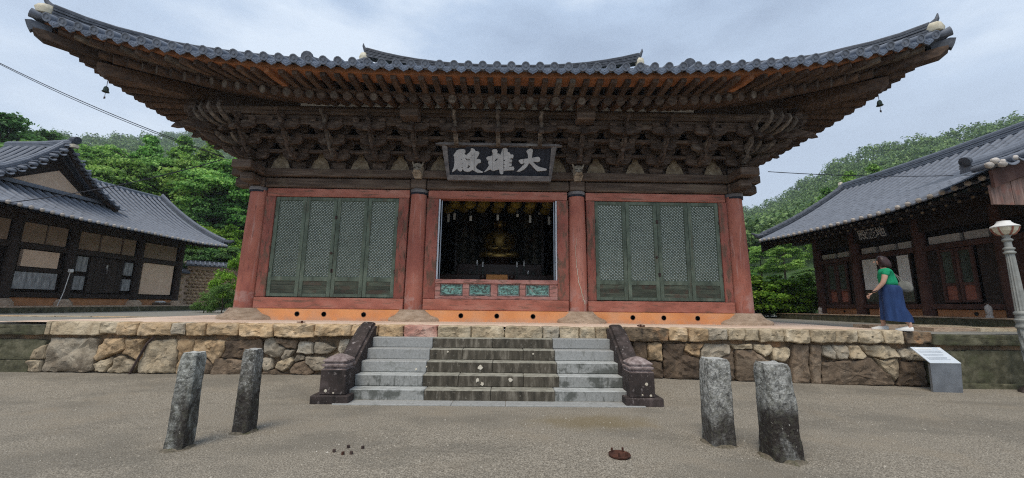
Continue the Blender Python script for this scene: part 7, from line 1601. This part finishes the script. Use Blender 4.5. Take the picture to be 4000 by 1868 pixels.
for a in [('deep', 31.4, 60, 10.2, 'dark tree beside the right red column below the far ridge'), ('broad', 33.2, 38, 7.6, 'bright green tree just right of the right red column'), ('broad', 35.6, 36, 8.0, 'rounded bright tree over the left tip of the right hall roof'),
          ('broad', 32.2, 34, 4.3, 'bright leafy tree low beside the right red column'), ('deep', 34.6, 34, 4.0, 'dark tree under the left tip of the right hall roof'), ('deep', 36.8, 33, 4.2, 'dark tree behind the corner column of the right hall'),
          ('spire', 40.3, 48, 13.2, 'slender bright tree rising behind the roof end of the right hall'), ('spire', 42.5, 46, 14.6, 'tall feathery bright tree over the middle of the right roof'), ('spire', 44.6, 48, 14.9, 'feathery tree right of the tall one over the right roof'), ('broad', 41.4, 50, 12.0, 'leafy tree between the feathery ones over the right roof'), ('spire', 46.4, 50, 14.0, 'small feathery tree, rightmost above the right roof'), ('deep', 38.0, 30, 4.6, 'dark tree just behind the corner column of the right hall'), ('broad', 38.5, 42, 9.6, 'bright tree beside the roof verge of the right hall')]: plant(*a, group=GR)
for i, (k, az, r, H_, lab) in enumerate((('bush', 32.0, 21.8, 2.0, 'yellow-green bush right beside the right red column'), ('bush', 33.6, 22.2, 1.75, 'yellow-green bush in the middle of the right hedge'), ('bush', 35.3, 21.9, 2.0, 'broad bright bush in the right hedge, with a flat top'), ('bush', 36.9, 22.3, 2.0, 'bright bush touching the corner column of the right hall'),
        ('dbush', 32.6, 22.5, 1.2, 'dark shrub low beside the right red column'), ('dbush', 34.4, 22.6, 1.3, 'dark shrub low in the middle of the right hedge'), ('dbush', 36.0, 22.6, 1.3, 'dark shrub low at the right of the hedge'))):
    plant(k, az, r, 0, lab, 'bush', z=1.02, H=H_, wide=1.25)
# guard rail on the bank
gr = thing('guard_rail', 'pale guard rail running along the road on the bank at the left', 'guard rail', (-27, 37.2, 8))
a, b = Vector((-31.5, 37.2, 9.0)), Vector((-23.0, 37.2, 9.03))
for dz in (0, .28): mb = MB(); mb.tube(a + Vector((0, 0, dz)), b + Vector((0, 0, dz)), .045, n=6); mb.build('rail', M['white'], gr)
for t in np.linspace(0, 1, 6): p = a.lerp(b, t); mb = MB(); mb.tube(p - Vector((0, 0, 2.5)), p + Vector((0, 0, .35)), .05, n=6); mb.build('post', M['white'], gr)
# ------------------------------------------------------------------ the humid air over the valley
mb = MB(); mb.box(-700, 700, -60, 700, -3, 320); hz = mb.build('haze', M['hole'], None); hz.data.materials.clear()
hm = bpy.data.materials.new('haze'); hm.use_nodes = True; hm.node_tree.nodes.clear()
ho = hm.node_tree.nodes.new('ShaderNodeOutputMaterial'); pv = hm.node_tree.nodes.new('ShaderNodeVolumePrincipled'); pv.inputs['Color'].default_value = (.78, .86, .95, 1); pv.inputs['Density'].default_value = .0006; pv.inputs['Anisotropy'].default_value = .2
hm.node_tree.links.new(pv.outputs[0], ho.inputs['Volume']); hz.data.materials.append(hm); hz['kind'] = 'stuff'; hz['label'] = 'thin humid haze filling the air of the valley'
